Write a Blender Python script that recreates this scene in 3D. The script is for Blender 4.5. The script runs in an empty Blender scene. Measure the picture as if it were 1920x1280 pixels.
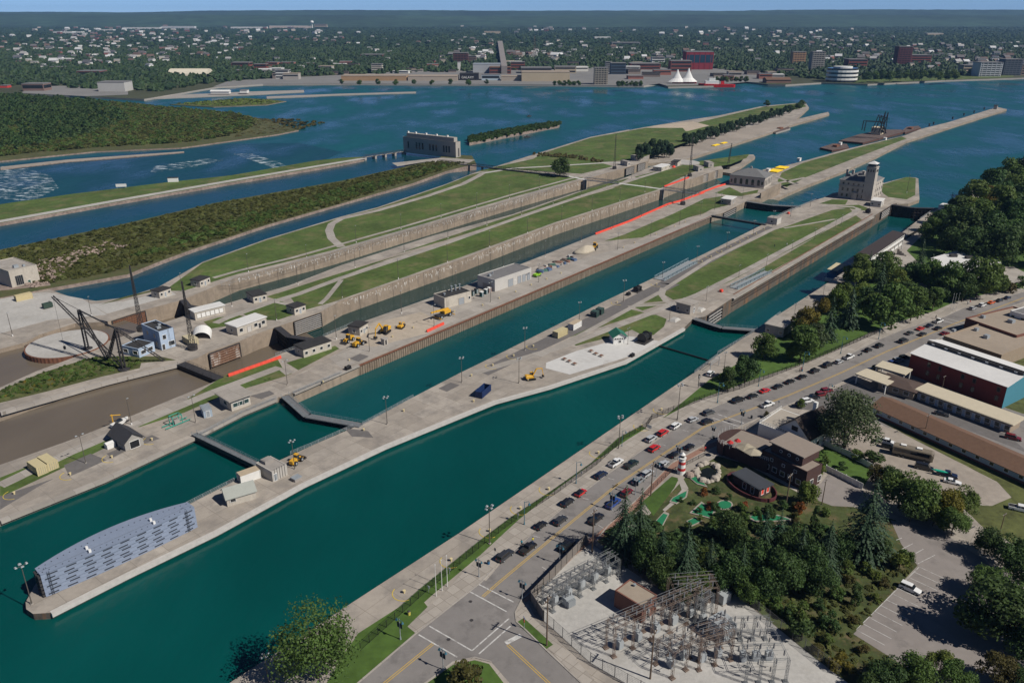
import bpy, math, random
import numpy as np
from mathutils import Vector, Matrix
random.seed(7); np.random.seed(7)
S = bpy.context.scene
C = S.collection
R = math.radians
# ---- camera, sky, sun, exposure
H = 114.0                       # drone height over the quays, metres
F = 1493.3                      # focal length in pixels of the 1920 px wide photograph (28 mm on 36 mm)
YH = 24.0                       # row of the horizon
PITCH = math.atan((640 - YH) / F)
cam = bpy.data.cameras.new("camera"); cam.lens = 28; cam.sensor_width = 36
cam.clip_start = 1.0; cam.clip_end = 40000
camo = bpy.data.objects.new("camera", cam); C.objects.link(camo)
camo.location = (0, 0, H); camo.rotation_euler = (R(90) - PITCH, 0, 0)
S.camera = camo
SUN_AZ, SUN_EL = R(118), R(44)
W = bpy.data.worlds.new("World"); S.world = W; W.use_nodes = True
nt = W.node_tree; bg = nt.nodes["Background"]
sky = nt.nodes.new("ShaderNodeTexSky"); sky.sky_type = 'NISHITA'; sky.sun_disc = False
sky.sun_elevation = SUN_EL; sky.sun_rotation = SUN_AZ; sky.altitude = 180
sky.air_density = 0.3; sky.dust_density = 0.0; sky.ozone_density = 6.0
nt.links.new(sky.outputs[0], bg.inputs[0]); bg.inputs[1].default_value = 0.08
sl = bpy.data.lights.new("sun", 'SUN'); sl.energy = 4.5; sl.angle = R(0.5); sl.color = (1.0, 0.95, 0.87)
so = bpy.data.objects.new("sun", sl); C.objects.link(so)
sd = Vector((math.sin(SUN_AZ) * math.cos(SUN_EL), math.cos(SUN_AZ) * math.cos(SUN_EL), math.sin(SUN_EL)))
so.rotation_euler = (-sd).to_track_quat('-Z', 'Y').to_euler(); so.location = (200, -200, 400)
S.view_settings.view_transform = 'Standard'; S.view_settings.look = 'None'
S.view_settings.exposure = 0.12; S.view_settings.gamma = 1.0; S.view_settings.use_curve_mapping = False
S.render.engine = 'CYCLES'
S.cycles.max_bounces = 6; S.cycles.diffuse_bounces = 2; S.cycles.glossy_bounces = 2
S.cycles.transmission_bounces = 2; S.cycles.volume_bounces = 0; S.cycles.transparent_max_bounces = 8
S.cycles.use_denoising = True
S.cycles.caustics_reflective = False; S.cycles.caustics_refractive = False
# ---- survey: a sighted point -> ground position
LOW = [[(1437, 381), (1474, 363), (1514, 347), (1700, 270), (1900, 210), (1875, 190), (1500, 290), (1452, 305), (1436, 325), (1452, 345), (1436, 366)],
       [(1358, 318), (1371, 324), (1397, 307), (1422, 290), (1402, 284), (1345, 296), (1340, 312)], [(1219, 303), (1279, 301), (1410, 262), (1565, 212), (1530, 180), (1420, 190), (1270, 222), (1180, 240), (1190, 260), (1215, 285)],
       [(1683, 384), (1703, 382), (1726, 373), (1726, 326), (1700, 326), (1652, 341), (1655, 362)]]
Z_PIER = -4.5                    # level of the outer piers below the locks
def inside(x, y, poly):
 c = False; n = len(poly)
 for i in range(n):
  (x1, y1), (x2, y2) = poly[i], poly[i - 1]
  if (y1 > y) != (y2 > y) and x < (x2 - x1) * (y - y1) / (y2 - y1) + x1: c = not c
 return c
def level(px, py): return Z_PIER if any(inside(px, py, q) for q in LOW) else 0.0
def G(px, py, z=None):
 if z is None: z = level(px, py)
 dx = (px - 960) / F; dy = (640 - py) / F
 d = (dx, math.cos(PITCH) + dy * math.sin(PITCH), -math.sin(PITCH) + dy * math.cos(PITCH))
 t = (z - H) / d[2]
 return Vector((d[0] * t, d[1] * t, z))
def PP(pts, z=0.0): return [G(p[0], p[1], z).xy for p in pts]
def ppm(v):                      # pixels (1920 wide) per metre at a point
 d = math.cos(PITCH) * v[1] - math.sin(PITCH) * (v[2] - H)
 return F / d
def text(body, size, mat, parent, loc, rot, ext=.02):
 c = bpy.data.curves.new("lettering", 'FONT'); c.body = body; c.size = size; c.extrude = ext; c.align_x = 'CENTER'; o = bpy.data.objects.new("lettering", c); C.objects.link(o)
 me = bpy.data.meshes.new_from_object(o.evaluated_get(bpy.context.evaluated_depsgraph_get())); bpy.data.objects.remove(o); me.materials.append(mat)
 o = link("lettering", me, parent, loc); o.rotation_euler = rot; return o
def hgt(px, base, top):          # height of an upright whose foot and top are sighted
 p = G(px, base)
 a = (640 - top) / F
 dy = math.cos(PITCH) + a * math.sin(PITCH); dz = -math.sin(PITCH) + a * math.cos(PITCH)
 return H + dz / dy * p.y
def heading(a, b): return math.atan2(b[1] - a[1], b[0] - a[0])
# ---- materials
MATS = {}
def M(name, col=(.5, .5, .5), rough=.85, var=.15, scale=.5, bump=0, metal=0, spec=.3, big=.0, stain=None, emit=None, slab=None):
 if name in MATS: return MATS[name]
 m = bpy.data.materials.new(name); m.use_nodes = True; MATS[name] = m
 n = m.node_tree.nodes; l = m.node_tree.links; b = n["Principled BSDF"]
 b.inputs["Roughness"].default_value = rough; b.inputs["Metallic"].default_value = metal
 b.inputs["Specular IOR Level"].default_value = spec
 b.inputs["Base Color"].default_value = (*col, 1)
 m.diffuse_color = (*col, 1)
 if var > 0 or bump or stain:
  geo = n.new("ShaderNodeNewGeometry")
  ns = n.new("ShaderNodeTexNoise"); ns.inputs["Scale"].default_value = scale; ns.inputs["Detail"].default_value = 6; ns.inputs["Roughness"].default_value = .65
  l.new(geo.outputs["Position"], ns.inputs["Vector"])
  mr = n.new("ShaderNodeMapRange"); mr.inputs[1].default_value = .3; mr.inputs[2].default_value = .7
  mr.inputs[3].default_value = 1 - var; mr.inputs[4].default_value = 1 + var
  l.new(ns.outputs[0], mr.inputs[0])
  val = mr.outputs[0]
  if big:
   n2 = n.new("ShaderNodeTexNoise"); n2.inputs["Scale"].default_value = scale * .12; n2.inputs["Detail"].default_value = 4
   l.new(geo.outputs["Position"], n2.inputs["Vector"])
   m2 = n.new("ShaderNodeMapRange"); m2.inputs[1].default_value = .3; m2.inputs[2].default_value = .7
   m2.inputs[3].default_value = 1 - big; m2.inputs[4].default_value = 1 + big
   l.new(n2.outputs[0], m2.inputs[0])
   mu = n.new("ShaderNodeMath"); mu.operation = 'MULTIPLY'; l.new(val, mu.inputs[0]); l.new(m2.outputs[0], mu.inputs[1]); val = mu.outputs[0]
  hs = n.new("ShaderNodeHueSaturation"); hs.inputs["Color"].default_value = (*col, 1); l.new(val, hs.inputs["Value"])
  out = hs.outputs[0]
  if slab:                 # sawn joints of cast slabs: (length, width, turn)
   mp = n.new("ShaderNodeMapping"); mp.inputs["Rotation"].default_value = (0, 0, -slab[2]); l.new(geo.outputs["Position"], mp.inputs[0])
   bt = n.new("ShaderNodeTexBrick"); l.new(mp.outputs[0], bt.inputs[0]); bt.offset = 0; bt.inputs["Color1"].default_value = (1, 1, 1, 1); bt.inputs["Color2"].default_value = (.80, .79, .78, 1) if slab[0] < 90 else (.86, .88, .84, 1); bt.inputs["Mortar"].default_value = (.62, .6, .58, 1)
   bt.inputs["Scale"].default_value = 1; bt.inputs["Mortar Size"].default_value = .06 if slab[0] < 90 else 0; bt.inputs["Brick Width"].default_value = slab[0]; bt.inputs["Row Height"].default_value = slab[1]
   ml = n.new("ShaderNodeMix"); ml.data_type = 'RGBA'; ml.blend_type = 'MULTIPLY'; ml.inputs[0].default_value = 1; l.new(out, ml.inputs[6]); l.new(bt.outputs[0], ml.inputs[7]); out = ml.outputs[2]
  if stain:                # (colour, scale, low, high, vertical stretch)
   mp = n.new("ShaderNodeMapping"); mp.inputs["Scale"].default_value = (1, 1, stain[4]); l.new(geo.outputs["Position"], mp.inputs[0])
   n3 = n.new("ShaderNodeTexNoise"); n3.inputs["Scale"].default_value = stain[1]; n3.inputs["Detail"].default_value = 5; n3.inputs["Roughness"].default_value = .7
   l.new(mp.outputs[0], n3.inputs["Vector"])
   m3 = n.new("ShaderNodeMapRange"); m3.inputs[1].default_value = stain[2]; m3.inputs[2].default_value = stain[3]; l.new(n3.outputs[0], m3.inputs[0])
   mx = n.new("ShaderNodeMix"); mx.data_type = 'RGBA'; mx.inputs[7].default_value = (*stain[0], 1)
   l.new(m3.outputs[0], mx.inputs[0]); l.new(out, mx.inputs[6]); out = mx.outputs[2]
  l.new(out, b.inputs["Base Color"])
  if bump:
   bp = n.new("ShaderNodeBump"); bp.inputs["Strength"].default_value = bump; bp.inputs["Distance"].default_value = .3
   l.new(ns.outputs[0], bp.inputs["Height"]); l.new(bp.outputs[0], b.inputs["Normal"])
 if emit:
  b.inputs["Emission Color"].default_value = (*emit[0], 1); b.inputs["Emission Strength"].default_value = emit[1]
 return m
def water_mat(name, col, rough=.12, wave=.35, strength=.25, foam=None):
 m = bpy.data.materials.new(name); m.use_nodes = True
 n = m.node_tree.nodes; l = m.node_tree.links; b = n["Principled BSDF"]
 b.inputs["Roughness"].default_value = rough; b.inputs["IOR"].default_value = 1.33
 geo = n.new("ShaderNodeNewGeometry")
 mp = n.new("ShaderNodeMapping"); mp.inputs["Rotation"].default_value = (0, 0, R(35)); mp.inputs["Scale"].default_value = (1, .55, 1); l.new(geo.outputs["Position"], mp.inputs[0])
 ns = n.new("ShaderNodeTexNoise"); ns.inputs["Scale"].default_value = wave; ns.inputs["Detail"].default_value = 5; l.new(mp.outputs[0], ns.inputs["Vector"])
 bp = n.new("ShaderNodeBump"); bp.inputs["Strength"].default_value = strength; bp.inputs["Distance"].default_value = .5
 l.new(ns.outputs[0], bp.inputs["Height"]); l.new(bp.outputs[0], b.inputs["Normal"])
 n2 = n.new("ShaderNodeTexNoise"); n2.inputs["Scale"].default_value = .022; n2.inputs["Detail"].default_value = 7; l.new(mp.outputs[0], n2.inputs["Vector"])
 mr = n.new("ShaderNodeMapRange"); mr.inputs[1].default_value = .3; mr.inputs[2].default_value = .7; mr.inputs[3].default_value = .78; mr.inputs[4].default_value = 1.22; l.new(n2.outputs[0], mr.inputs[0])
 mq = n.new("ShaderNodeMapRange"); mq.inputs[1].default_value = .35; mq.inputs[2].default_value = .65; mq.inputs[3].default_value = rough * .5; mq.inputs[4].default_value = rough * 1.9; l.new(n2.outputs[0], mq.inputs[0]); l.new(mq.outputs[0], b.inputs["Roughness"])
 hs = n.new("ShaderNodeHueSaturation"); hs.inputs["Color"].default_value = (*col, 1); l.new(mr.outputs[0], hs.inputs["Value"])
 out = hs.outputs[0]
 if foam:
  mp2 = n.new("ShaderNodeMapping"); mp2.inputs["Rotation"].default_value = (0, 0, R(-35)); mp2.inputs["Scale"].default_value = (.6, 1.6, 1); l.new(geo.outputs["Position"], mp2.inputs[0])
  n3 = n.new("ShaderNodeTexNoise"); n3.inputs["Scale"].default_value = .16; n3.inputs["Detail"].default_value = 10; n3.inputs["Roughness"].default_value = .78; l.new(mp2.outputs[0], n3.inputs["Vector"])
  m3 = n.new("ShaderNodeMapRange"); m3.inputs[1].default_value = foam; m3.inputs[2].default_value = foam + .09; l.new(n3.outputs[0], m3.inputs[0])
  mx = n.new("ShaderNodeMix"); mx.data_type = 'RGBA'; mx.inputs[7].default_value = (.55, .62, .65, 1)
  l.new(m3.outputs[0], mx.inputs[0]); l.new(out, mx.inputs[6]); out = mx.outputs[2]
 l.new(out, b.inputs["Base Color"])
 return m
def leaf_mat(name, col, var=.38, trans=.36):
 m = bpy.data.materials.new(name); m.use_nodes = True
 n = m.node_tree.nodes; l = m.node_tree.links; b = n["Principled BSDF"]
 b.inputs["Roughness"].default_value = .65; b.inputs["Specular IOR Level"].default_value = .25
 geo = n.new("ShaderNodeNewGeometry"); oi = n.new("ShaderNodeObjectInfo")
 ns = n.new("ShaderNodeTexNoise"); ns.inputs["Scale"].default_value = .45; ns.inputs["Detail"].default_value = 5; l.new(geo.outputs["Position"], ns.inputs["Vector"])
 mr = n.new("ShaderNodeMapRange"); mr.inputs[1].default_value = .3; mr.inputs[2].default_value = .7; mr.inputs[3].default_value = 1 - var; mr.inputs[4].default_value = 1 + var; l.new(ns.outputs[0], mr.inputs[0])
 m2 = n.new("ShaderNodeMapRange"); m2.inputs[3].default_value = .485; m2.inputs[4].default_value = .515; l.new(oi.outputs["Random"], m2.inputs[0])
 hs = n.new("ShaderNodeHueSaturation"); hs.inputs["Color"].default_value = (*col, 1); l.new(mr.outputs[0], hs.inputs["Value"]); l.new(m2.outputs[0], hs.inputs["Hue"])
 l.new(hs.outputs[0], b.inputs["Base Color"])
 tr = n.new("ShaderNodeBsdfTranslucent"); l.new(hs.outputs[0], tr.inputs[0])
 mx = n.new("ShaderNodeMixShader"); mx.inputs[0].default_value = trans
 l.new(b.outputs[0], mx.inputs[1]); l.new(tr.outputs[0], mx.inputs[2]); l.new(mx.outputs[0], n["Material Output"].inputs[0])
 MATS[name] = m
 return m
def paint(name, col=None, rough=.35, metal=0):
 if name in MATS: return MATS[name]
 m = bpy.data.materials.new(name); m.use_nodes = True; b = m.node_tree.nodes["Principled BSDF"]
 b.inputs["Base Color"].default_value = (*col, 1); b.inputs["Roughness"].default_value = rough; b.inputs["Metallic"].default_value = metal
 if rough < .4: b.inputs["Coat Weight"].default_value = .5
 MATS[name] = m; return m
# ---- meshes
def area2(p): return sum(p[i][0] * p[(i + 1) % len(p)][1] - p[(i + 1) % len(p)][0] * p[i][1] for i in range(len(p)))
class MB:
 def __init__(s): s.v = []; s.f = []; s.m = []
 def add(s, vs, fs, mi=0):
  o = len(s.v); s.v += [tuple(v) for v in vs]; s.f += [tuple(i + o for i in f) for f in fs]; s.m += [mi] * len(fs); return s
 def box(s, cx, cy, z0, sx, sy, sz, rot=0, mi=0):
  c, n = math.cos(rot), math.sin(rot); vs = []
  for z in (z0, z0 + sz):
   for x, y in ((-sx / 2, -sy / 2), (sx / 2, -sy / 2), (sx / 2, sy / 2), (-sx / 2, sy / 2)):
    vs.append((cx + x * c - y * n, cy + x * n + y * c, z))
  return s.add(vs, [(3, 2, 1, 0), (4, 5, 6, 7), (0, 1, 5, 4), (1, 2, 6, 5), (2, 3, 7, 6), (3, 0, 4, 7)], mi)
 def b2(s, x0, x1, y0, y1, z0, z1, mi=0): return s.box((x0 + x1) / 2, (y0 + y1) / 2, z0, x1 - x0, y1 - y0, z1 - z0, 0, mi)
 def prism(s, pts, z0, z1, top=0, side=0, bottom=False):
  pts = [tuple(p) for p in pts]
  if area2(pts) < 0: pts = pts[::-1]
  n = len(pts); o = len(s.v)
  s.v += [(p[0], p[1], z1) for p in pts] + [(p[0], p[1], z0) for p in pts]
  s.f.append(tuple(range(o, o + n))); s.m.append(top)
  for i in range(n):
   j = (i + 1) % n; s.f.append((o + j, o + i, o + n + i, o + n + j)); s.m.append(side)
  if bottom: s.f.append(tuple(range(o + 2 * n - 1, o + n - 1, -1))); s.m.append(side)
  return s
 def tube(s, p, q, r, n=6, r2=None, mi=0, cap=True):
  p = Vector(p); q = Vector(q); r2 = r if r2 is None else r2
  d = (q - p)
  if d.length < 1e-6: return s
  d.normalize(); a = d.orthogonal().normalized(); b = d.cross(a); o = len(s.v)
  for P_, r_ in ((p, r), (q, r2)):
   for i in range(n):
    t = 2 * math.pi * i / n; s.v.append(tuple(P_ + (a * math.cos(t) + b * math.sin(t)) * r_))
  for i in range(n): s.f.append((o + i, o + (i + 1) % n, o + n + (i + 1) % n, o + n + i)); s.m.append(mi)
  if cap:
   s.f.append(tuple(range(o + n - 1, o - 1, -1))); s.m.append(mi); s.f.append(tuple(range(o + n, o + 2 * n))); s.m.append(mi)
  return s
 def bar(s, p, q, w, h=None, mi=0):      # square bar
  return s.tube(p, q, w * .72, 4, None, mi)
 def ball(s, c, r, n=8, k=5, mi=0, sz=1.0):
  o = len(s.v); s.v.append((c[0], c[1], c[2] + r * sz))
  for j in range(1, k):
   t = math.pi * j / k
   for i in range(n):
    a = 2 * math.pi * i / n; s.v.append((c[0] + r * math.sin(t) * math.cos(a), c[1] + r * math.sin(t) * math.sin(a), c[2] + r * sz * math.cos(t)))
  s.v.append((c[0], c[1], c[2] - r * sz)); e = len(s.v) - 1
  for i in range(n): s.f.append((o, o + 1 + i, o + 1 + (i + 1) % n)); s.m.append(mi)
  for j in range(k - 2):
   for i in range(n):
    a = o + 1 + j * n; s.f.append((a + i, a + n + i, a + n + (i + 1) % n, a + (i + 1) % n)); s.m.append(mi)
  a = o + 1 + (k - 2) * n
  for i in range(n): s.f.append((e, a + (i + 1) % n, a + i)); s.m.append(mi)
  return s
 def loft(s, rings, mi=0, cap=True):
  n = len(rings[0]); o = len(s.v)
  for r in rings: s.v += [tuple(p) for p in r]
  for k in range(len(rings) - 1):
   for i in range(n):
    a = o + k * n; s.f.append((a + i, a + (i + 1) % n, a + n + (i + 1) % n, a + n + i)); s.m.append(mi)
  if cap: s.f.append(tuple(range(o + n - 1, o - 1, -1))); s.m.append(mi); e = o + (len(rings) - 1) * n; s.f.append(tuple(range(e, e + n))); s.m.append(mi)
  return s
 def mesh(s, name, mats, smooth=False):
  me = bpy.data.meshes.new(name); me.from_pydata(s.v, [], s.f)
  for m in mats: me.materials.append(m)
  if len(mats) > 1: me.polygons.foreach_set("material_index", s.m)
  if smooth: me.polygons.foreach_set("use_smooth", [True] * len(me.polygons))
  me.update(); return me
 def build(s, name, mats, parent=None, loc=None, rz=0, smooth=False):
  if not isinstance(mats, (list, tuple)): mats = [mats]
  return link(name, s.mesh(name, mats, smooth), parent, loc, rz)
def link(name, data, parent=None, loc=None, rz=0):
 o = bpy.data.objects.new(name, data); C.objects.link(o)
 if parent: o.parent = parent
 if loc is not None: o.location = loc
 o.rotation_euler.z = rz
 return o
def tag(o, label=None, cat=None, group=None, kind=None):
 if label: o["label"] = label
 if cat: o["category"] = cat
 if group: o["group"] = group
 if kind: o["kind"] = kind
 return o
def thing(name, label, cat, loc=(0, 0, 0), rz=0, group=None):
 return tag(link(name, None, None, loc, rz), label, cat, group)
def struct(o): o["kind"] = "structure"; return o
def copy_tree(o, parent=None):
 c = o.copy(); C.objects.link(c); c.parent = parent
 for ch in list(o.children): copy_tree(ch, c)
 return c
def recolour(o, i, mat):
 o.material_slots[i].link = 'OBJECT'; o.material_slots[i].material = mat
ORD = ["first", "second", "third", "fourth", "fifth", "sixth", "seventh", "eighth", "ninth", "tenth", "eleventh", "twelfth", "thirteenth", "fourteenth", "fifteenth", "sixteenth", "seventeenth", "eighteenth", "nineteenth", "twentieth", "twenty-first", "twenty-second", "twenty-third", "twenty-fourth", "twenty-fifth", "twenty-sixth", "twenty-seventh", "twenty-eighth", "twenty-ninth", "thirtieth"]
# ---- materials of the place
m_conc = M("concrete_pavement", (.365, .325, .28), .9, .10, .35, big=.12, stain=((.20, .18, .16), .12, .46, .72, 1), slab=(7.5, 4.6, R(51)))
m_conc2 = M("new_concrete", (.52, .51, .49), .9, .07, .5, big=.06, stain=((.36, .34, .32), .08, .55, .75, 1))
m_path = M("concrete_path", (.36, .33, .295), .9, .08, .6, big=.08, slab=(5, 5, R(51)))
m_wall = M("lock_wall_concrete", (.27, .218, .168), .92, .16, .5, .3, big=.15, stain=((.165, .135, .105), .35, .5, .75, .12))
m_wallwhite = M("efflorescence", (.62, .6, .56), .9, .2, 1.5)
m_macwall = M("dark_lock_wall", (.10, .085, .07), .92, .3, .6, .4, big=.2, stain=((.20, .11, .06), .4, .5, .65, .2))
m_pile = M("sheet_pile_steel", (.20, .155, .115), .8, .2, .8, .2, stain=((.33, .28, .22), 1.2, .52, .7, .1))
m_rust = M("rusty_cap_rail", (.17, .075, .045), .8, .25, 1)
m_grass = M("mown_grass", (.074, .112, .026), .95, .3, .4, .2, big=.25, stain=((.16, .14, .065), .07, .5, .72, 1), slab=(400, 1.9, R(51)))
m_grass2 = M("park_grass", (.060, .110, .020), .95, .25, .35, .2, big=.2)
m_rough = M("rough_grass", (.085, .095, .030), .95, .35, .25, .3, big=.25, stain=((.05, .055, .018), .3, .5, .65, 1))
m_dry = M("dry_weedy_bank", (.088, .085, .034), .95, .35, .3, .4, big=.25, stain=((.06, .075, .025), .15, .45, .6, 1))
m_gravel = M("pale_gravel", (.40, .385, .36), .95, .12, .9, .2, big=.10, stain=((.33, .31, .28), .12, .52, .72, 1))
m_dirt = M("gravel_drive", (.30, .26, .22), .95, .14, .4, .2, big=.14)
m_asph = M("street_asphalt", (.205, .19, .18), .9, .08, .4, big=.10, stain=((.13, .12, .115), .16, .52, .72, 1))
m_asph2 = M("dark_asphalt_pad", (.135, .125, .12), .9, .14, .7, big=.08)
m_lot = M("worn_parking_asphalt", (.235, .21, .195), .9, .09, .35, big=.08, stain=((.16, .145, .135), .2, .55, .75, 1))
m_side = M("sidewalk", (.36, .325, .285), .9, .07, .6, big=.06, slab=(2.4, 2.4, R(46)))
m_brickpave = M("brick_pavers", (.27, .155, .115), .9, .12, 1.2)
m_white = M("white_road_paint", (.50, .49, .47), .85, .2, 1.5, stain=((.22, .205, .195), .8, .5, .65, 1))
m_yel = M("yellow_road_paint", (.52, .33, .05), .8, .12, 2)
m_rock = M("riprap_stone", (.24, .185, .155), .95, .4, .6, .5, big=.2)
m_stone = M("limestone", (.42, .385, .34), .9, .08, .6, big=.06, stain=((.30, .27, .24), .3, .5, .7, .4))
m_stoned = M("grey_stone", (.30, .275, .25), .9, .1, .6, big=.06)
m_black = M("black_paint_steel", (.014, .015, .016), .5, .1, 1)
m_dark = M("dark_steel", (.045, .042, .042), .55, .25, .8)
m_grey = M("galvanised_steel", (.34, .37, .39), .5, .1, 1, metal=.3)
m_glass = paint("window_glass", (.02, .025, .03), .08)
m_trim = M("white_trim", (.7, .69, .66), .6, .05, 1)
m_red = M("orange_red_barrier", (.66, .070, .040), .6, .14, 1)
m_yelsteel = M("yellow_machine_paint", (.60, .33, .03), .45, .08, 2)
m_bluewater = water_mat("river_water", (.006, .072, .088), .28, .18, 1.0)
m_teal = water_mat("canal_water", (.001, .056, .051), .14, .5, .3)
m_teal2 = water_mat("chamber_water", (.003, .060, .062), .16, .35, .35)
m_mud = water_mat("silty_water", (.135, .110, .083), .15, .5, .15)
m_canal = water_mat("power_canal_water", (.005, .052, .076), .22, .25, .5)
m_rapid = water_mat("rapids_water", (.006, .050, .072), .3, .22, 1.0, foam=.64)
m_foam = water_mat("white_water", (.006, .050, .072), .35, .22, 1.0, foam=.515)
Z_UP, Z_LOW, Z_POE = -1.6, -6.8, -4.0
# ---- water sheets
def sheet(name, pts, z, mat, px=True, zpix=None):
 w = PP(pts, z if zpix is None else zpix) if px else pts
 b = MB(); w = [tuple(p) for p in w]
 if area2(w) < 0: w = w[::-1]
 b.add([(p[0], p[1], z) for p in w], [tuple(range(len(w)))])
 return struct(b.build(name, mat))
sheet("river", [(-9500, -300), (9500, -300), (9500, 12500), (-9500, 12500)], Z_LOW, m_bluewater, px=False)
# ---- land: solid blocks of quay and island standing in the water
def land(name, pts, top, side, extra=[], z=0.0, zb=-14, world_extra=None, hard=True):
 w = PP(pts, z) + [Vector(e) for e in extra]
 b = MB(); b.prism(w, zb, z, 0, 1)
 o = struct(b.build(name, [top, side])); return o
A_edge = [(240, 1410), (440, 1273), (640, 1142), (859, 1000), (1006, 900), (1152, 800), (1250, 733), (1302, 698), (1343, 667), (1390, 636), (1422, 617), (1462, 588), (1537, 540), (1694, 434), (1722, 412), (1749, 394), (1759, 389), (1768, 383), (1782, 380), (1807, 368), (1838, 345), (1882, 318), (1920, 298), (2100, 245), (2500, 190)]
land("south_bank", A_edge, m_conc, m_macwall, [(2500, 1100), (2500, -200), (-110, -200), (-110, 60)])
B_edge = [(48, 1128), (49, 1141), (62, 1150), (95, 1148), (240, 1075), (404, 996), (568, 907), (720, 836), (860, 779), (927, 752), (1030, 724), (1172, 677), (1220, 650), (1282, 615), (1300, 597), (1322, 593), (1373, 559), (1540, 462), (1637, 406), (1673, 383), (1682, 381), (1656, 363), (1645, 348), (1562, 362), (1543, 371), (1513, 380), (1499, 386), (1451, 408), (1432, 420), (1320, 476), (1120, 571), (942, 660), (860, 700), (677, 795), (584, 835), (490, 878), (440, 901), (348, 948), (200, 1022), (70, 1088)]
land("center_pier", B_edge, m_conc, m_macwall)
C_edge = [(-220, 1064), (0, 975), (194, 898), (364, 819), (453, 774), (518, 747), (534, 740), (550, 737), (672, 684), (880, 597), (1003, 545), (1140, 487), (1335, 404), (1356, 399), (1400, 377), (1425, 372), (1463, 352), (1455, 330), (1436, 322), (1400, 327), (1367, 337), (1280, 373), (1120, 438), (1023, 477), (873, 535), (640, 617), (615, 627), (517, 667), (427, 707), (412, 711), (350, 737), (215, 792), (131, 825), (0, 871), (-220, 945)]
land("lock_island", C_edge, m_conc, m_wall)
D_edge = [(-220, 830), (0, 772), (95, 745), (200, 715), (337, 681), (372, 670), (390, 660), (447, 640), (480, 626), (520, 612), (550, 602), (600, 585), (640, 563), (873, 483), (1040, 420), (1243, 355), (1276, 341), (1301, 334), (1345, 319), (1356, 317), (1345, 299), (1310, 303), (1270, 301), (1222, 312), (1180, 330), (1151, 341), (1079, 361), (960, 402), (807, 443), (640, 497), (542, 535), (455, 560), (424, 569), (330, 597), (262, 620), (200, 640), (160, 662), (70, 695), (0, 726), (-220, 800)]
land("drained_lock_island", D_edge, m_conc, m_wall)
E_edge = [(-220, 720), (0, 654), (50, 641), (72, 628), (140, 606), (200, 603), (270, 581), (342, 562), (445, 519), (620, 474), (960, 374), (1097, 336), (1171, 315), (1215, 302), (1218, 290), (1190, 262), (1180, 243), (1107, 257), (1000, 290), (933, 311), (887, 325), (837, 345), (707, 389), (640, 406), (500, 448), (380, 491), (297, 538), (233, 558), (180, 564), (137, 558), (93, 543), (-220, 560)]
land("north_lock_bank", E_edge, m_conc, m_wall)
land("outer_pier", [(1420, 381), (1437, 381), (1474, 364), (1514, 347), (1582, 321), (1642, 294), (1699, 265), (1802, 232), (1888, 205), (1870, 201), (1780, 229), (1727, 242), (1697, 254), (1590, 279), (1507, 302), (1467, 312), (1430, 318)], m_conc, m_wall, z=Z_PIER)
land("outer_pier", [(1350, 322), (1371, 325), (1397, 307), (1416, 294), (1413, 290), (1402, 290), (1345, 298), (1335, 305)], m_conc, m_wall, z=Z_PIER)
land("outer_pier", [(1200, 308), (1279, 301), (1400, 263), (1443, 249), (1480, 236), (1555, 214), (1553, 210), (1493, 224), (1517, 202), (1510, 192), (1430, 199), (1347, 217), (1280, 227), (1207, 239), (1160, 248), (1180, 280)], m_conc, m_wall, z=Z_PIER)
land("outer_pier", [(1660, 384), (1703, 382), (1724, 374), (1722, 335), (1717, 333), (1700, 332), (1650, 345), (1640, 355)], m_conc, m_wall, z=Z_PIER)
F_edge = [(-220, 510), (0, 468), (213, 424), (400, 381), (640, 339), (707, 324), (817, 300), (835, 289), (885, 292), (893, 307), (837, 321), (773, 344), (640, 382), (500, 422), (360, 468), (297, 491), (240, 514), (90, 541), (-220, 600)]
land("canal_dike", F_edge, m_dry, m_rock, z=.5)
G_edge = [(-220, 456), (0, 418), (213, 380), (427, 343), (640, 307), (683, 298), (683, 294), (640, 296), (593, 301), (433, 329), (320, 341), (133, 364), (0, 383), (-220, 415)]
land("canal_spit", G_edge, m_grass, m_rock)
I_edge = [(880, 268), (960, 252), (1048, 235), (1050, 231), (1030, 231), (950, 244), (880, 258)]
land("shrubby_spit", I_edge, m_rough, m_rock, z=-4)
H_edge = [(-500, 372), (0, 302), (177, 284), (340, 277), (433, 264), (520, 252), (560, 244), (520, 232), (480, 222), (440, 212), (345, 204), (190, 189), (60, 180), (0, 176), (-500, 165)]
land("island", H_edge, m_dry, m_rock, z=-5.5)
land("marsh_bar", [(318, 196), (400, 201), (500, 197), (537, 190), (500, 186), (455, 184), (400, 190)], m_rough, m_rock, z=-6)
for pts in ([(1, 318), (130, 303), (345, 286), (345, 284), (130, 299), (1, 313)],):
 land("gravel_bar", pts, m_dirt, m_rock, z=-6)
def poly_between(*ls):
 out = []
 for l in ls: out += l
 return out
sheet("upper_approach", [(-300, 1060), (0, 965), (194, 893), (450, 772), (518, 742), (535, 738), (588, 780), (682, 791), (700, 790), (760, 815), (1282, 610), (1296, 594), (1345, 615), (1425, 624), (1440, 640), (1300, 720), (640, 1160), (440, 1290), (200, 1450), (-300, 1700)], Z_UP, m_teal)
sheet("wide_lock_water", [(537, 738), (588, 779), (684, 793), (760, 800), (1440, 425), (1502, 387), (1450, 374), (1395, 374), (1330, 400), (880, 590), (600, 690)], Z_POE, m_teal2)
sheet("narrow_lock_water", [(1298, 592), (1345, 614), (1425, 622), (1460, 600), (1780, 400), (1760, 380), (1700, 378), (1660, 384), (1340, 560)], Z_LOW + .05, m_teal2, zpix=-1)
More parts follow.
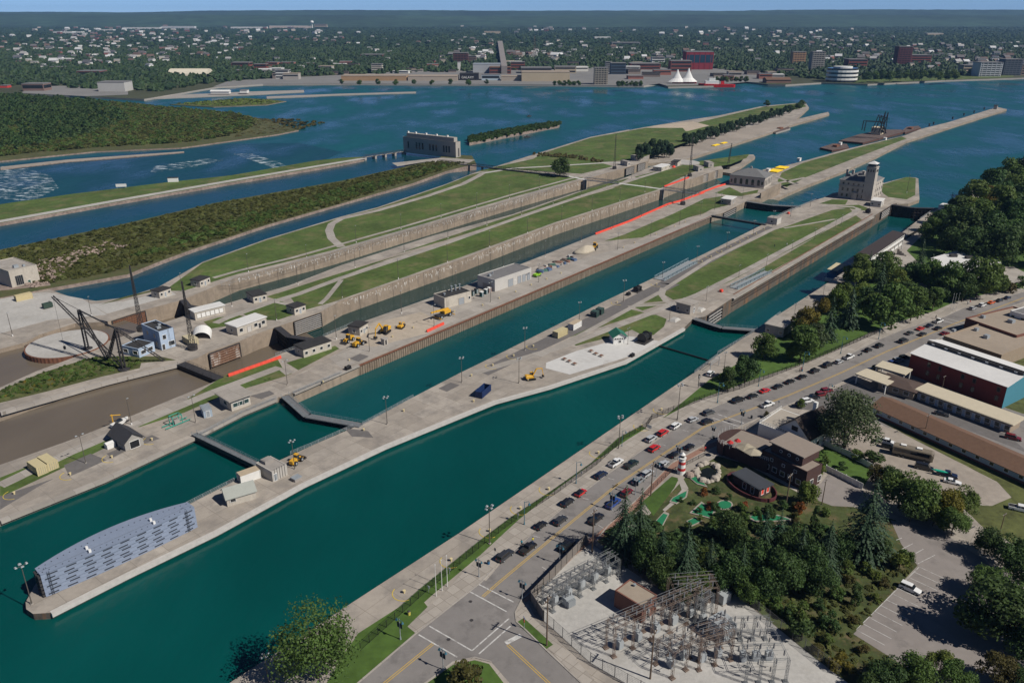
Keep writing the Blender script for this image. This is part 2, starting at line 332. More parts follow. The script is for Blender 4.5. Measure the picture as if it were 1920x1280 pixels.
sheet("drained_lock_water", [(520, 610), (575, 632), (625, 640), (1300, 380), (1375, 345), (1330, 315), (600, 560)], Z_LOW + .06, water_mat("still_chamber_water", (.016, .045, .042), .12, .4, .2), zpix=-2)
sheet("drained_lock_water", [(335, 555), (400, 590), (1160, 350), (1210, 300), (420, 500)], Z_LOW + .07, MATS.get("x") or bpy.data.materials["still_chamber_water"], zpix=-2)
sheet("silty_basin", [(-300, 900), (0, 790), (330, 672), (346, 678), (420, 712), (350, 760), (0, 890), (-300, 1000)], Z_UP, m_mud)
sheet("silty_basin", [(-300, 760), (0, 640), (140, 590), (206, 592), (272, 612), (262, 640), (0, 745), (-300, 830)], Z_UP, m_mud)
sheet("drained_pool", [(338, 660), (420, 720), (520, 690), (622, 640), (560, 600), (440, 610)], Z_LOW + .25, m_mud, zpix=-3)
sheet("drained_pool", [(200, 590), (270, 630), (400, 590), (345, 550)], Z_LOW + .25, m_mud, zpix=-3)
sheet("power_canal", [(-400, 545), (0, 470), (640, 340), (815, 301), (850, 292), (757, 284), (683, 292), (640, 300), (0, 412), (-400, 480)], Z_UP - .4, m_canal)
b = MB(); tw = [(60, 570, -1.1), (90, 535, -1.1), (297, 488, -1.3), (640, 376, -1.0), (840, 318, -1.6), (905, 300, -6.7), (930, 320, -6.7), (850, 342, -1.6), (640, 410, -1.0), (380, 520, -1.3), (180, 605, -1.1)]
b.add([tuple(G(x, y, z)) for x, y, z in tw], [(0, 1, 10), (1, 2, 9, 10), (2, 3, 8, 9), (3, 4, 7, 8), (4, 5, 6, 7)]); struct(b.build("tailrace_channel", m_canal))
sheet("rapids", [(-500, 480), (0, 395), (320, 345), (593, 305), (640, 285), (560, 268), (430, 270), (340, 280), (0, 308), (-500, 380)], Z_LOW + .15, m_rapid)
for q in ([(-60, 400), (0, 372), (60, 378), (110, 352), (95, 330), (40, 312), (0, 312), (-60, 330)], [(438, 289), (470, 288), (520, 303), (540, 312), (515, 316), (470, 300)], [(280, 325), (380, 310), (420, 300), (380, 298), (290, 312)]): sheet("white_water", q, Z_LOW + .2, m_foam)
# ---- ground cover and paving laid on the blocks
def patch(name, pts, mat, z=.03, base=None, zpix=None):
 if base is None: base = level(sum(p[0] for p in pts) / len(pts), sum(p[1] for p in pts) / len(pts))
 w = [tuple(p) for p in PP(pts, base)]
 b = MB(); b.prism(w, base - .05, base + z, 0, 0)
 return struct(b.build(name, mat))
def strip(name, pts, width, mat, z=.04, base=0.0, off=0.0):
 """a band of constant width in metres along sighted points"""
 w = PP(pts, base); L = []; Rr = []
 for i, p in enumerate(w):
  a = w[max(0, i - 1)]; c = w[min(len(w) - 1, i + 1)]; d = (c - a).normalized(); nn = Vector((-d.y, d.x))
  L.append(p + nn * (width / 2 + off)); Rr.append(p - nn * (width / 2 - off))
 b = MB(); b.prism(L + Rr[::-1], base - .05, base + z, 0, 0)
 return struct(b.build(name, mat))
patch("lawn", [(308, 545), (345, 545), (445, 514), (620, 470), (800, 418), (960, 370), (1040, 348), (1094, 333), (940, 316), (885, 327), (830, 349), (707, 391), (640, 408), (500, 450), (380, 493)], m_grass, .02)
patch("lawn", [(890, 322), (1000, 298), (1010, 292), (1070, 290), (1150, 312), (1090, 326), (960, 318)], m_grass, .025)
patch("lawn", [(1010, 290), (1107, 259), (1210, 240), (1280, 240), (1300, 262), (1190, 300), (1100, 306), (1040, 300)], m_grass, .03)
patch("bare_sand", [(1180, 250), (1225, 236), (1300, 228), (1330, 236), (1290, 246), (1215, 250)], M("bare_sand", (.42, .35, .27), .95, .12, .3, big=.1), .06)
patch("lawn", [(1300, 232), (1430, 201), (1505, 193), (1512, 200), (1450, 215), (1330, 250), (1290, 262), (1275, 250)], m_grass, .045)
strip("service_track", [(400, 521), (445, 508), (545, 484), (620, 463), (760, 424), (960, 365), (1085, 331), (1165, 310)], 2.4, m_path, .05)
strip("garden_path", [(640, 463), (622, 447), (617, 432), (622, 420), (640, 410), (707, 395), (800, 368), (868, 345), (895, 331), (905, 325)], 4.5, m_path, .06)
strip("garden_path", [(905, 325), (960, 316), (1030, 312), (1140, 305), (1170, 306)], 4, m_gravel, .06)
patch("gravel_yard", [(-220, 690), (0, 625), (90, 600), (200, 590), (155, 560), (90, 548), (-220, 570)], m_gravel, .03)
patch("gravel_yard", [(200, 588), (330, 552), (320, 545), (230, 565), (170, 570)], m_gravel, .03)
patch("verge", [(185, 572), (225, 562), (300, 543), (330, 543), (310, 538), (235, 556)], m_rough, .05)
patch("dirt_quay", [(1225, 300), (1279, 296), (1400, 259), (1480, 232), (1470, 222), (1380, 245), (1290, 272), (1240, 285)], m_dirt, .05)
patch("lawn", [(565, 583), (625, 566), (873, 479), (1040, 417), (1235, 355), (1265, 338), (1200, 335), (1120, 361), (1000, 399), (870, 443), (725, 491), (622, 523), (540, 552)], m_grass, .02)
patch("lawn", [(500, 556), (622, 517), (790, 461), (1000, 391), (1110, 352), (1180, 334), (1150, 350), (1000, 399), (870, 441), (725, 487), (520, 562)], m_grass, .025)
patch("lawn", [(1190, 332), (1290, 305), (1405, 289), (1400, 296), (1370, 308), (1310, 318), (1250, 345), (1232, 350)], m_grass, .025)
strip("long_path", [(404, 606), (425, 596), (510, 566), (560, 551), (640, 521), (747, 486), (840, 455), (1000, 398), (1140, 351), (1220, 327), (1285, 306)], 3.6, m_path, .06)
strip("cross_path", [(640, 525), (628, 540), (612, 560), (600, 570)], 2.2, m_path, .05)
strip("cross_path", [(515, 566), (560, 575)], 2, m_path, .05)
strip("long_path", [(430, 572), (520, 548), (600, 522), (700, 491), (840, 451), (960, 413), (1080, 372), (1150, 352)], 2.5, m_dirt, .055)
patch("lawn", [(382, 603), (410, 595), (445, 590), (478, 598), (420, 612), (395, 616)], m_grass, .03)
patch("lawn", [(455, 588), (520, 562), (545, 572), (550, 590), (520, 600), (480, 600)], m_grass, .03)
patch("weedy_point", [(-220, 815), (0, 755), (90, 733), (190, 706), (262, 690), (265, 680), (330, 675), (300, 668), (235, 668), (190, 668), (165, 672), (75, 700), (0, 732), (-220, 805)], m_rough, .05)
patch("lawn", [(427, 700), (460, 694), (520, 672), (530, 690), (548, 700), (430, 745), (340, 775), (262, 800), (250, 800), (330, 762)], m_grass, .02)
patch("lawn", [(537, 680), (585, 665), (628, 648), (637, 654), (600, 676), (560, 694)], m_grass, .03)
patch("lawn", [(0, 930), (0, 895), (75, 865), (150, 842), (205, 822), (230, 823), (165, 855), (75, 897), (0, 932)], m_grass, .02)
patch("lawn", [(1133, 452), (1170, 440), (1260, 402), (1320, 373), (1355, 368), (1372, 383), (1335, 392), (1318, 401), (1290, 408), (1205, 445)], m_grass, .02)
patch("lawn", [(1340, 362), (1368, 351), (1390, 362), (1422, 356), (1420, 362), (1390, 368), (1365, 366)], m_grass, .025)
patch("lawn", [(1456, 343), (1466, 324), (1507, 305), (1590, 282), (1690, 256), (1700, 260), (1600, 298), (1510, 333), (1475, 351)], m_grass, .02)
strip("cross_path", [(1448, 328), (1490, 345)], 3, m_path, .05)
strip("cross_path", [(1450, 345), (1510, 333)], 3, m_path, .05)
strip("quay_road", [(0, 910), (130, 848), (250, 797), (400, 735), (520, 690), (545, 700)], 4, m_path, .035)
strip("brown_track", [(270, 802), (350, 775), (430, 740), (545, 705), (640, 655)], 2.2, m_dirt, .045)
patch("new_slab", [(610, 665), (760, 610), (880, 560), (1040, 500), (1180, 460), (1330, 400), (1340, 404), (1150, 482), (900, 586), (700, 668), (640, 690)], m_path, .015)
patch("dirt_yard", [(640, 640), (700, 605), (790, 585), (820, 600), (800, 625), (700, 650)], M("disturbed_dirt", (.40, .34, .27), .95, .15, .4, big=.1), .05)
patch("new_slab", [(1024, 680), (1080, 658), (1180, 630), (1240, 640), (1225, 650), (1180, 668), (1068, 702), (1023, 690)], m_conc2, .03)
patch("asphalt_pad", [(893, 696), (1045, 622), (1160, 568), (1235, 530), (1275, 533), (1180, 580), (1040, 645), (916, 703)], m_asph2, .03)
patch("asphalt_pad", [(1235, 530), (1330, 477), (1440, 424), (1452, 428), (1330, 494), (1260, 535)], m_asph2, .03)
for q in ([(1239, 548), (1248, 533), (1330, 492), (1453, 431), (1476, 424), (1520, 408), (1560, 394), (1592, 390), (1600, 398), (1531, 443), (1450, 484), (1367, 529), (1300, 556), (1262, 562)],
          [(1392, 528), (1420, 508), (1480, 473), (1550, 432), (1605, 404), (1616, 412), (1560, 446), (1440, 512), (1405, 532)],
          [(1062, 634), (1130, 590), (1175, 578), (1208, 586), (1130, 612)],
          [(1068, 642), (1200, 592), (1230, 590), (1250, 598), (1245, 612), (1225, 628), (1200, 626), (1185, 618), (1145, 632), (1080, 648)],
          [(1190, 568), (1230, 549), (1250, 564), (1210, 568)], [(1181, 573), (1250, 567), (1205, 582)],
          [(1536, 382), (1560, 374), (1590, 375), (1585, 384)], [(1560, 387), (1610, 384), (1627, 390), (1622, 395)],
          [(1655, 346), (1700, 332), (1717, 334), (1716, 366), (1700, 374), (1652, 368)]):
 patch("lawn", q, m_grass, .02)
strip("pier_path", [(870, 705), (1060, 648), (1230, 583), (1310, 552), (1400, 506), (1500, 453), (1560, 421), (1602, 398), (1610, 392), (1600, 388), (1540, 386)], 3.4, m_path, .045)
strip("pier_path", [(1010, 668), (1100, 622), (1240, 546), (1330, 488), (1440, 433), (1475, 419)], 2.4, m_path, .04)
strip("cross_path", [(1244, 540), (1240, 552), (1250, 565), (1268, 573)], 3, m_path, .05)
strip("cross_path", [(1470, 428), (1566, 411)], 1.8, m_path, .05)
strip("cross_path", [(1178, 575), (1250, 570)], 2, m_path, .05)
strip("canal_towpath", [(-220, 455), (0, 415), (213, 377), (427, 340), (640, 304), (683, 297)], 6, m_gravel, .05)
patch("dike_green", [(250, 478), (400, 420), (640, 352), (820, 308), (880, 305), (820, 322), (640, 376), (500, 416), (350, 466), (280, 490)], m_rough, .1, base=.5)
patch("dike_rock", [(-220, 545), (60, 490), (200, 450), (230, 455), (150, 480), (80, 500), (95, 535), (0, 545)], m_rock, .12, base=.5)
patch("dike_apron", [(735, 306), (830, 296), (890, 300), (870, 310), (800, 303), (745, 312)], m_path, .15, base=.5)
# ---- south bank: promenade, street, park
patch("park_lawn", [(1278, 755), (1330, 712), (1400, 672), (1470, 625), (1545, 575), (1600, 535), (1700, 462), (1760, 420), (1850, 360), (1940, 310), (2300, 300), (2300, 480), (1920, 545), (1800, 576), (1700, 613), (1646, 632), (1520, 692), (1420, 725), (1320, 760), (1260, 797), (1222, 800)], m_grass2, .02)
patch("park_path", [(1640, 480), (1690, 445), (1730, 440), (1700, 470), (1720, 490), (1760, 500), (1900, 500), (1940, 520), (1920, 540), (1870, 520), (1760, 510), (1690, 500), (1650, 505)], m_path, .035)
strip("fence_verge", [(676, 1219), (799, 1109), (909, 1019), (971, 972), (1040, 927), (1119, 871), (1169, 824), (1211, 802)], 3.4, m_grass2, .03)
patch("verge", [(560, 1320), (612, 1280), (671, 1187), (777, 1119), (790, 1122), (802, 1137), (779, 1187), (671, 1280), (630, 1320)], m_grass2, .025)
curbN = [(600, 1350), (671, 1280), (780, 1187), (887, 1103), (902, 1091), (932, 1060), (1000, 998), (1060, 948), (1130, 895), (1200, 846), (1260, 806), (1320, 770), (1423, 729), (1520, 696), (1579, 671), (1651, 635), (1695, 617), (1770, 594), (1807, 577), (1920, 547), (2200, 470)]
curbS = [(730, 1350), (784, 1290), (849, 1241), (890, 1232), (921, 1240), (965, 1290), (1000, 1330), (1140, 1330), (1090, 1280), (1023, 1217), (985, 1180), (968, 1165), (966, 1148), (978, 1124), (1050, 1062), (1116, 1015), (1140, 985), (1190, 940), (1228, 900), (1259, 868), (1312, 838), (1353, 815), (1457, 768), (1504, 748), (1600, 708), (1617, 700), (1689, 668), (1789, 620), (1861, 588), (1920, 566), (2200, 490)]
sw = PP(curbN);
strip("sidewalk", [(902, 1085), (932, 1050), (1000, 985), (1060, 935), (1130, 882), (1200, 833), (1260, 795), (1320, 762), (1423, 723), (1520, 691), (1579, 666), (1651, 630), (1695, 612), (1770, 589), (1807, 572), (1920, 542)], 5.5, m_side, .04, off=1.5)
patch("sidewalk", [(764, 1174), (802, 1137), (830, 1115), (875, 1065), (905, 1048), (930, 1052), (902, 1091), (887, 1103), (780, 1187)], m_side, .05)
b = MB(); b.prism(PP(curbN) + PP(curbS)[::-1], -.05, .012, 0, 0)
struct(b.build("street", m_asph))
def kerb(name, pts):
 w = PP(pts); b = MB(); n = len(w); a1 = []; a2 = []
 for i, p in enumerate(w):
  d = (w[min(n - 1, i + 1)] - w[max(0, i - 1)]).normalized(); nn = Vector((-d.y, d.x)); a1.append(p + nn * .15); a2.append(p - nn * .15)
 b.prism(a1 + a2[::-1], -.05, .13, 0, 0); return struct(b.build(name, m_path))
kerb("kerb", curbN); kerb("kerb", curbS[:5] + []); kerb("kerb", curbS[8:])
strip("brick_strip", [(981, 1125), (1045, 1064), (1094, 1021), (1122, 1006), (1146, 985), (1196, 941), (1234, 902), (1265, 871), (1318, 842), (1350, 828)], 1.7, m_brickpave, .06)
strip("sidewalk", [(1152, 990), (1202, 946), (1240, 908), (1271, 876), (1324, 846), (1365, 824), (1457, 778)], 3, m_side, .05, off=-2.2)
patch("sidewalk", [(966, 1150), (990, 1130), (1000, 1150), (1060, 1215), (1130, 1290), (1110, 1300), (1030, 1217), (985, 1172), (968, 1165)], m_side, .045)
patch("corner_lawn", [(968, 1167), (982, 1158), (1037, 1208), (1023, 1217)], m_grass2, .08)
patch("corner_lawn", [(784, 1292), (849, 1246), (890, 1237), (917, 1244), (960, 1300), (800, 1320)], m_grass2, .05)
def line(pts, w=.16, mat=None, name="road_marking"):
 return strip(name, pts, w, mat or m_white, .02)
for a, c in (((898, 1095), (963, 1128)), ((882, 1109), (950, 1146)), ((805, 1173), (885, 1219)), ((785, 1189), (857, 1231)), ((954, 1159), (885, 1219)), ((957, 1173), (898, 1225))): line([a, c], .28)
line([(977, 1190), (948, 1205)], 1.0)
for o in (-.22, .22):
 strip("road_marking", [(690, 1308), (721, 1280), (812, 1206)], .14, m_yel, .02, off=o)
 strip("road_marking", [(952, 1208), (1029, 1280), (1060, 1310)], .14, m_yel, .02, off=o)
 strip("road_marking", [(905, 1118), (937, 1090), (1045, 1000), (1156, 909), (1231, 859), (1320, 800), (1400, 770), (1476, 742), (1576, 699), (1664, 658), (1789, 607), (1920, 558)], .14, m_yel, .02, off=o)
for a, c in (((1345, 776), (1395, 793)), ((1336, 783), (1384, 799)), ((1764, 600), (1810, 612)), ((1771, 596), (1818, 608))): line([a, c], .28)
for (x, y) in ((1000, 1004), (1048, 965), (1092, 933), (1140, 896), (1236, 832), (1280, 806)): line([(x, y), (x + 12, y + 3)], .12)
for (x, y) in ((1026, 1068), (1070, 1040), (1132, 990)): line([(x, y), (x - 10, y - 6)], .12)
for (x, y) in ((882, 1127), (884, 1162), (841, 1198), (922, 1067)):
 c = G(x, y); b = MB(); b.tube((0, 0, 0), (0, 0, .03), .4, 12); struct(b.build("manhole_cover", m_dark, None, c))
# ---- building kit
CACHE = {}
def cached(key, fn):
 if key not in CACHE: CACHE[key] = fn()
 return CACHE[key]
def win_mesh(w, h, frame=.1, mats=None, cross=0):
 key = ("win", round(w, 2), round(h, 2), frame, cross, tuple(m.name for m in mats))
 def f():
  b = MB()
  b.b2(-w / 2, w / 2, -.03, .05, 0, h, 1)
  b.b2(-w / 2 - frame, w / 2 + frame, -.10, .02, -frame, 0, 0); b.b2(-w / 2 - frame, w / 2 + frame, -.10, .02, h, h + frame, 0)
  b.b2(-w / 2 - frame, -w / 2, -.10, .02, 0, h, 0); b.b2(w / 2, w / 2 + frame, -.10, .02, 0, h, 0)
  for i in range(cross):
   x = -w / 2 + w * (i + 1) / (cross + 1); b.b2(x - .04, x + .04, -.07, .02, 0, h, 0)
  return b.mesh("window", mats)
 return cached(key, f)
class Bld:
 """a building from its near corner a, the far end b of its right-hand face and the far end c of its left-hand face"""
 def __init__(s, name, label, cat, a, b, c, h, wall, roof, z=0.0, kind="flat", over=.0, ridge=1.8, L=None, Wd=None, base=0.0, parapet=.35, axis='x', group=None):
  A = G(a[0], a[1], z).xy; B = G(b[0], b[1], z).xy; Cc = G(c[0], c[1], z).xy
  if (B - A).length >= (Cc - A).length: ex = (B - A).normalized()
  else:
   ey = (Cc - A).normalized(); ex = Vector((ey.y, -ey.x))
  ey = Vector((-ex.y, ex.x))
  s.L = L or abs((B - A).dot(ex)); s.W = Wd or abs((Cc - A).dot(ey)); s.h = h
  s.o = thing(name, label, cat, (A.x, A.y, base), math.atan2(ex.y, ex.x), group)
  s.wallm = wall; L_, W_ = s.L, s.W
  b_ = MB()
  if kind == "flat":
   b_.b2(0, L_, 0, W_, -.3, h, 0)
   b_.build("wall", wall, s.o)
   r = MB(); o = over
   if o > 0:
    r.b2(-o, L_ + o, -o, W_ + o, h + .003, h + .28); r.b2(-o + .3, L_ + o - .3, -o + .3, W_ + o - .3, h + .28, h + .34)
   else:
    p = parapet; t = .25
    r.b2(0.02, L_ - .02, .02, W_ - .02, h, h + .08)
    q = MB()
    q.b2(-.04, L_ + .04, -.04, t, h + .002, h + p); q.b2(-.04, L_ + .04, W_ - t, W_ + .04, h + .002, h + p)
    q.b2(-.04, t, t, W_ - t, h + .002, h + p); q.b2(L_ - t, L_ + .04, t, W_ - t, h + .002, h + p)
    q.build("parapet", wall, s.o)
   s.roof = r.build("roof", roof, s.o)
  else:
   b_.b2(0, L_, 0, W_, -.3, h, 0)
   o = over; r = MB()
   if kind == "gable":
    if axis == 'x':
     b_.add([(0, 0, h), (0, W_, h), (0, W_ / 2, h + ridge), (L_, 0, h), (L_, W_, h), (L_, W_ / 2, h + ridge)], [(0, 2, 1), (3, 4, 5), (0, 3, 5, 2), (1, 2, 5, 4)])
     k = ridge / (W_ / 2); e = .18
     prof = [(-o, h - o * k + .02), (W_ / 2, h + ridge + .02), (W_ + o, h - o * k + .02), (W_ + o, h - o * k + e), (W_ / 2, h + ridge + e), (-o, h - o * k + e)]
     r.loft([[(-o, y, z_) for y, z_ in prof], [(L_ + o, y, z_) for y, z_ in prof]])
    else:
     b_.add([(0, 0, h), (L_, 0, h), (L_ / 2, 0, h + ridge), (0, W_, h), (L_, W_, h), (L_ / 2, W_, h + ridge)], [(0, 1, 2), (3, 5, 4), (0, 2, 5, 3), (1, 4, 5, 2)])
     k = ridge / (L_ / 2); e = .18
     prof = [(-o, h - o * k + .02), (L_ / 2, h + ridge + .02), (L_ + o, h - o * k + .02), (L_ + o, h - o * k + e), (L_ / 2, h + ridge + e), (-o, h - o * k + e)]
     r.loft([[(x, -o, z_) for x, z_ in prof][::-1], [(x, W_ + o, z_) for x, z_ in prof][::-1]])
   else:   # hip
    m_ = min(L_, W_) / 2
    v = [(-o, -o, h), (L_ + o, -o, h), (L_ + o, W_ + o, h), (-o, W_ + o, h)]
    if L_ >= W_: t_ = [(m_, W_ / 2, h + ridge), (L_ - m_, W_ / 2, h + ridge)]; fs = [(0, 1, 5, 4), (1, 2, 5), (2, 3, 4, 5), (3, 0, 4), (3, 2, 1, 0)]
    else: t_ = [(L_ / 2, m_, h + ridge), (L_ / 2, W_ - m_, h + ridge)]; fs = [(0, 1, 4), (1, 2, 5, 4), (2, 3, 5), (3, 0, 4, 5), (3, 2, 1, 0)]
    r.add([(x, y, z_ + .02) for x, y, z_ in v + t_], fs); r.b2(-o, L_ + o, -o, W_ + o, h - .2, h + .015)
   b_.build("wall", wall, s.o)
   s.roof = r.build("roof", roof, s.o)
 def put(s, me, name, face, u, z0, parent=None):
  o = link(name, me, parent or s.o)
  if face == 'R': o.location = (u, -.01, z0)
  elif face == 'L': o.location = (-.01, u, z0); o.rotation_euler.z = R(-90)
  elif face == 'B': o.location = (u, s.W + .01, z0); o.rotation_euler.z = R(180)
  elif face == 'E': o.location = (s.L + .01, u, z0); o.rotation_euler.z = R(90)
  return o
 def wins(s, face, us, z0, w, h, frame=None, glass=None, name="window", cross=0, fr=.1):
  me = win_mesh(w, h, fr, [frame or m_trim, glass or m_glass], cross)
  for u in us: s.put(me, name, face, u, z0)
  return s
 def spread(s, face, n, z0, w, h, m0=.5, m1=None, **k):
  Ln = s.L if face in 'RB' else s.W; m1 = m0 if m1 is None else m1
  return s.wins(face, [m0 + w / 2 + (Ln - m0 - m1 - w) * (i / (n - 1) if n > 1 else .5) for i in range(n)], z0, w, h, **k)
 def door(s, face, u, w=1.0, h=2.1, mat=None, name="door", frame=None):
  return s.wins(face, [u], .05, w, h, frame or m_trim, mat or m_dark, name)
 def unit(s, x, y, sx, sy, sz, mat=None, name="roof_unit"):
  b = MB(); b.box(0, 0, 0, sx, sy, sz); b.box(0, 0, sz, sx * .8, sy * .8, .08); return b.build(name, mat or m_grey, s.o, (x, y, s.h + .08))
 def vent(s, x, y, r=.2, h=1.2, mat=None):
  b = MB(); b.tube((0, 0, 0), (0, 0, h), r, 8); b.tube((0, 0, h), (0, 0, h + .25), r * 1.6, 8); return b.build("roof_vent", mat or m_grey, s.o, (x, y, s.h))
def corr_container(name, label, a, b, c, mat, top=None, L=None, Wd=None, h=2.5, group=None):
 A = G(*a).xy; B = G(*b).xy; Cc = G(*c).xy
 ex = (B - A).normalized() if (B - A).length >= (Cc - A).length else Vector(((Cc - A).y, -(Cc - A).x)).normalized()
 ey = Vector((-ex.y, ex.x)); L = L or abs((B - A).dot(ex)); Wd = Wd or abs((Cc - A).dot(ey))
 t = thing(name, label, "container", (A.x, A.y, 0), math.atan2(ex.y, ex.x), group)
 bd = MB(); bd.b2(.04, L - .04, .04, Wd - .04, .15, h - .1)
 for face in range(2):
  n = int((L if face == 0 else Wd) / .3)
  for i in range(n):
   if face == 0: x = .1 + (L - .2) * (i + .5) / n; bd.b2(x - .07, x + .07, 0, .04, .2, h - .15); bd.b2(x - .07, x + .07, Wd - .04, Wd, .2, h - .15)
   else: y = .1 + (Wd - .2) * (i + .5) / n; bd.b2(0, .04, y - .07, y + .07, .2, h - .15); bd.b2(L - .04, L, y - .07, y + .07, .2, h - .15)
 bd.build("body", mat, t)
 r = MB(); r.b2(0, L, 0, Wd, h - .1, h); r.build("roof", top or mat, t)
 fr = MB()
 for x in (0, L):
  for y in (0, Wd): fr.box(x, y, 0, .16, .16, h - .102)
 fr.b2(0.08, L - .08, -.02, .1, 0, .148); fr.b2(.08, L - .08, Wd - .1, Wd + .02, 0, .148); fr.build("frame", mat, t)
 d = MB(); k = 'x' if L < Wd else 'y'
 for i in range(4):
  if k == 'x': d.tube((L * (.2 + .2 * i), -.05, .2), (L * (.2 + .2 * i), -.05, h - .2), .03, 5)
  else: d.tube((-.05, Wd * (.2 + .2 * i), .2), (-.05, Wd * (.2 + .2 * i), h - .2), .03, 5)
 d.build("locking_bar", m_grey, t)
 return t
def railing(label, pts, h=1.1, z=0.0, mat=None, step=2.4, rails=3, r=.045, name="railing", cat="railing", group=None):
 w = PP(pts, z) if not isinstance(pts[0], Vector) else pts
 t = thing(name, label, cat, (w[0].x, w[0].y, z), 0, group); mat = mat or m_grey
 pm = cached(("post", h, r, mat.name), lambda: MB().tube((0, 0, 0), (0, 0, h), r * 1.2, 5).mesh("post", [mat]))
 for i in range(len(w) - 1):
  a, b = w[i], w[i + 1]; d = (b - a).length; n = max(1, int(round(d / step)))
  for k in range(n + (i == len(w) - 2)):
   p = a.lerp(b, k / n); link("post", pm, t, (p.x - w[0].x, p.y - w[0].y, 0))
  rl = MB()
  for j in range(rails):
   zz = h * (j + 1) / rails - .02; rl.tube((a.x - w[0].x, a.y - w[0].y, zz), (b.x - w[0].x, b.y - w[0].y, zz), r, 4)
  rl.build("rail", mat, t)
 return t
def mesh_fence(label, pts, h, mat, step=2.6, wire=.3, r=.012, pr=.05, name="fence", base=0.0, hstep=None, top=True):
 w = PP(pts, base); t = thing(name, label, "fence", (w[0].x, w[0].y, base))
 pm = cached(("fpost", h, pr, mat.name), lambda: MB().tube((0, 0, 0), (0, 0, h), pr, 6).ball((0, 0, h + .03), pr * 1.3, 6, 4).mesh("post", [mat]))
 for i in range(len(w) - 1):
  a, b = w[i], w[i + 1]; d = (b - a).length; n = max(1, int(round(d / step)))
  hd = heading(a, b); pl = d / n
  key = ("fpanel", round(pl, 1), h, mat.name, wire, hstep)
  def f():
   m = MB(); L = round(pl, 1)
   m.tube((0, 0, h - .06), (L, 0, h - .06), .03, 4); m.tube((0, 0, .15), (L, 0, .15), .03, 4)
   k = int(L / wire)
   for q in range(k): m.tube((L * (q + .5) / k, 0, .1), (L * (q + .5) / k, 0, h), r, 3, cap=False)
   if hstep:
    for q in range(int(h / hstep)): m.tube((0, 0, .1 + hstep * q), (L, 0, .1 + hstep * q), r, 3, cap=False)
   return m.mesh("panel", [mat])
  me = cached(key, f)
  for k in range(n):
   p = a.lerp(b, k / n); link("post", pm, t, (p.x - w[0].x, p.y - w[0].y, 0))
   link("panel", me, t, (p.x - w[0].x, p.y - w[0].y, 0), hd)
 return t
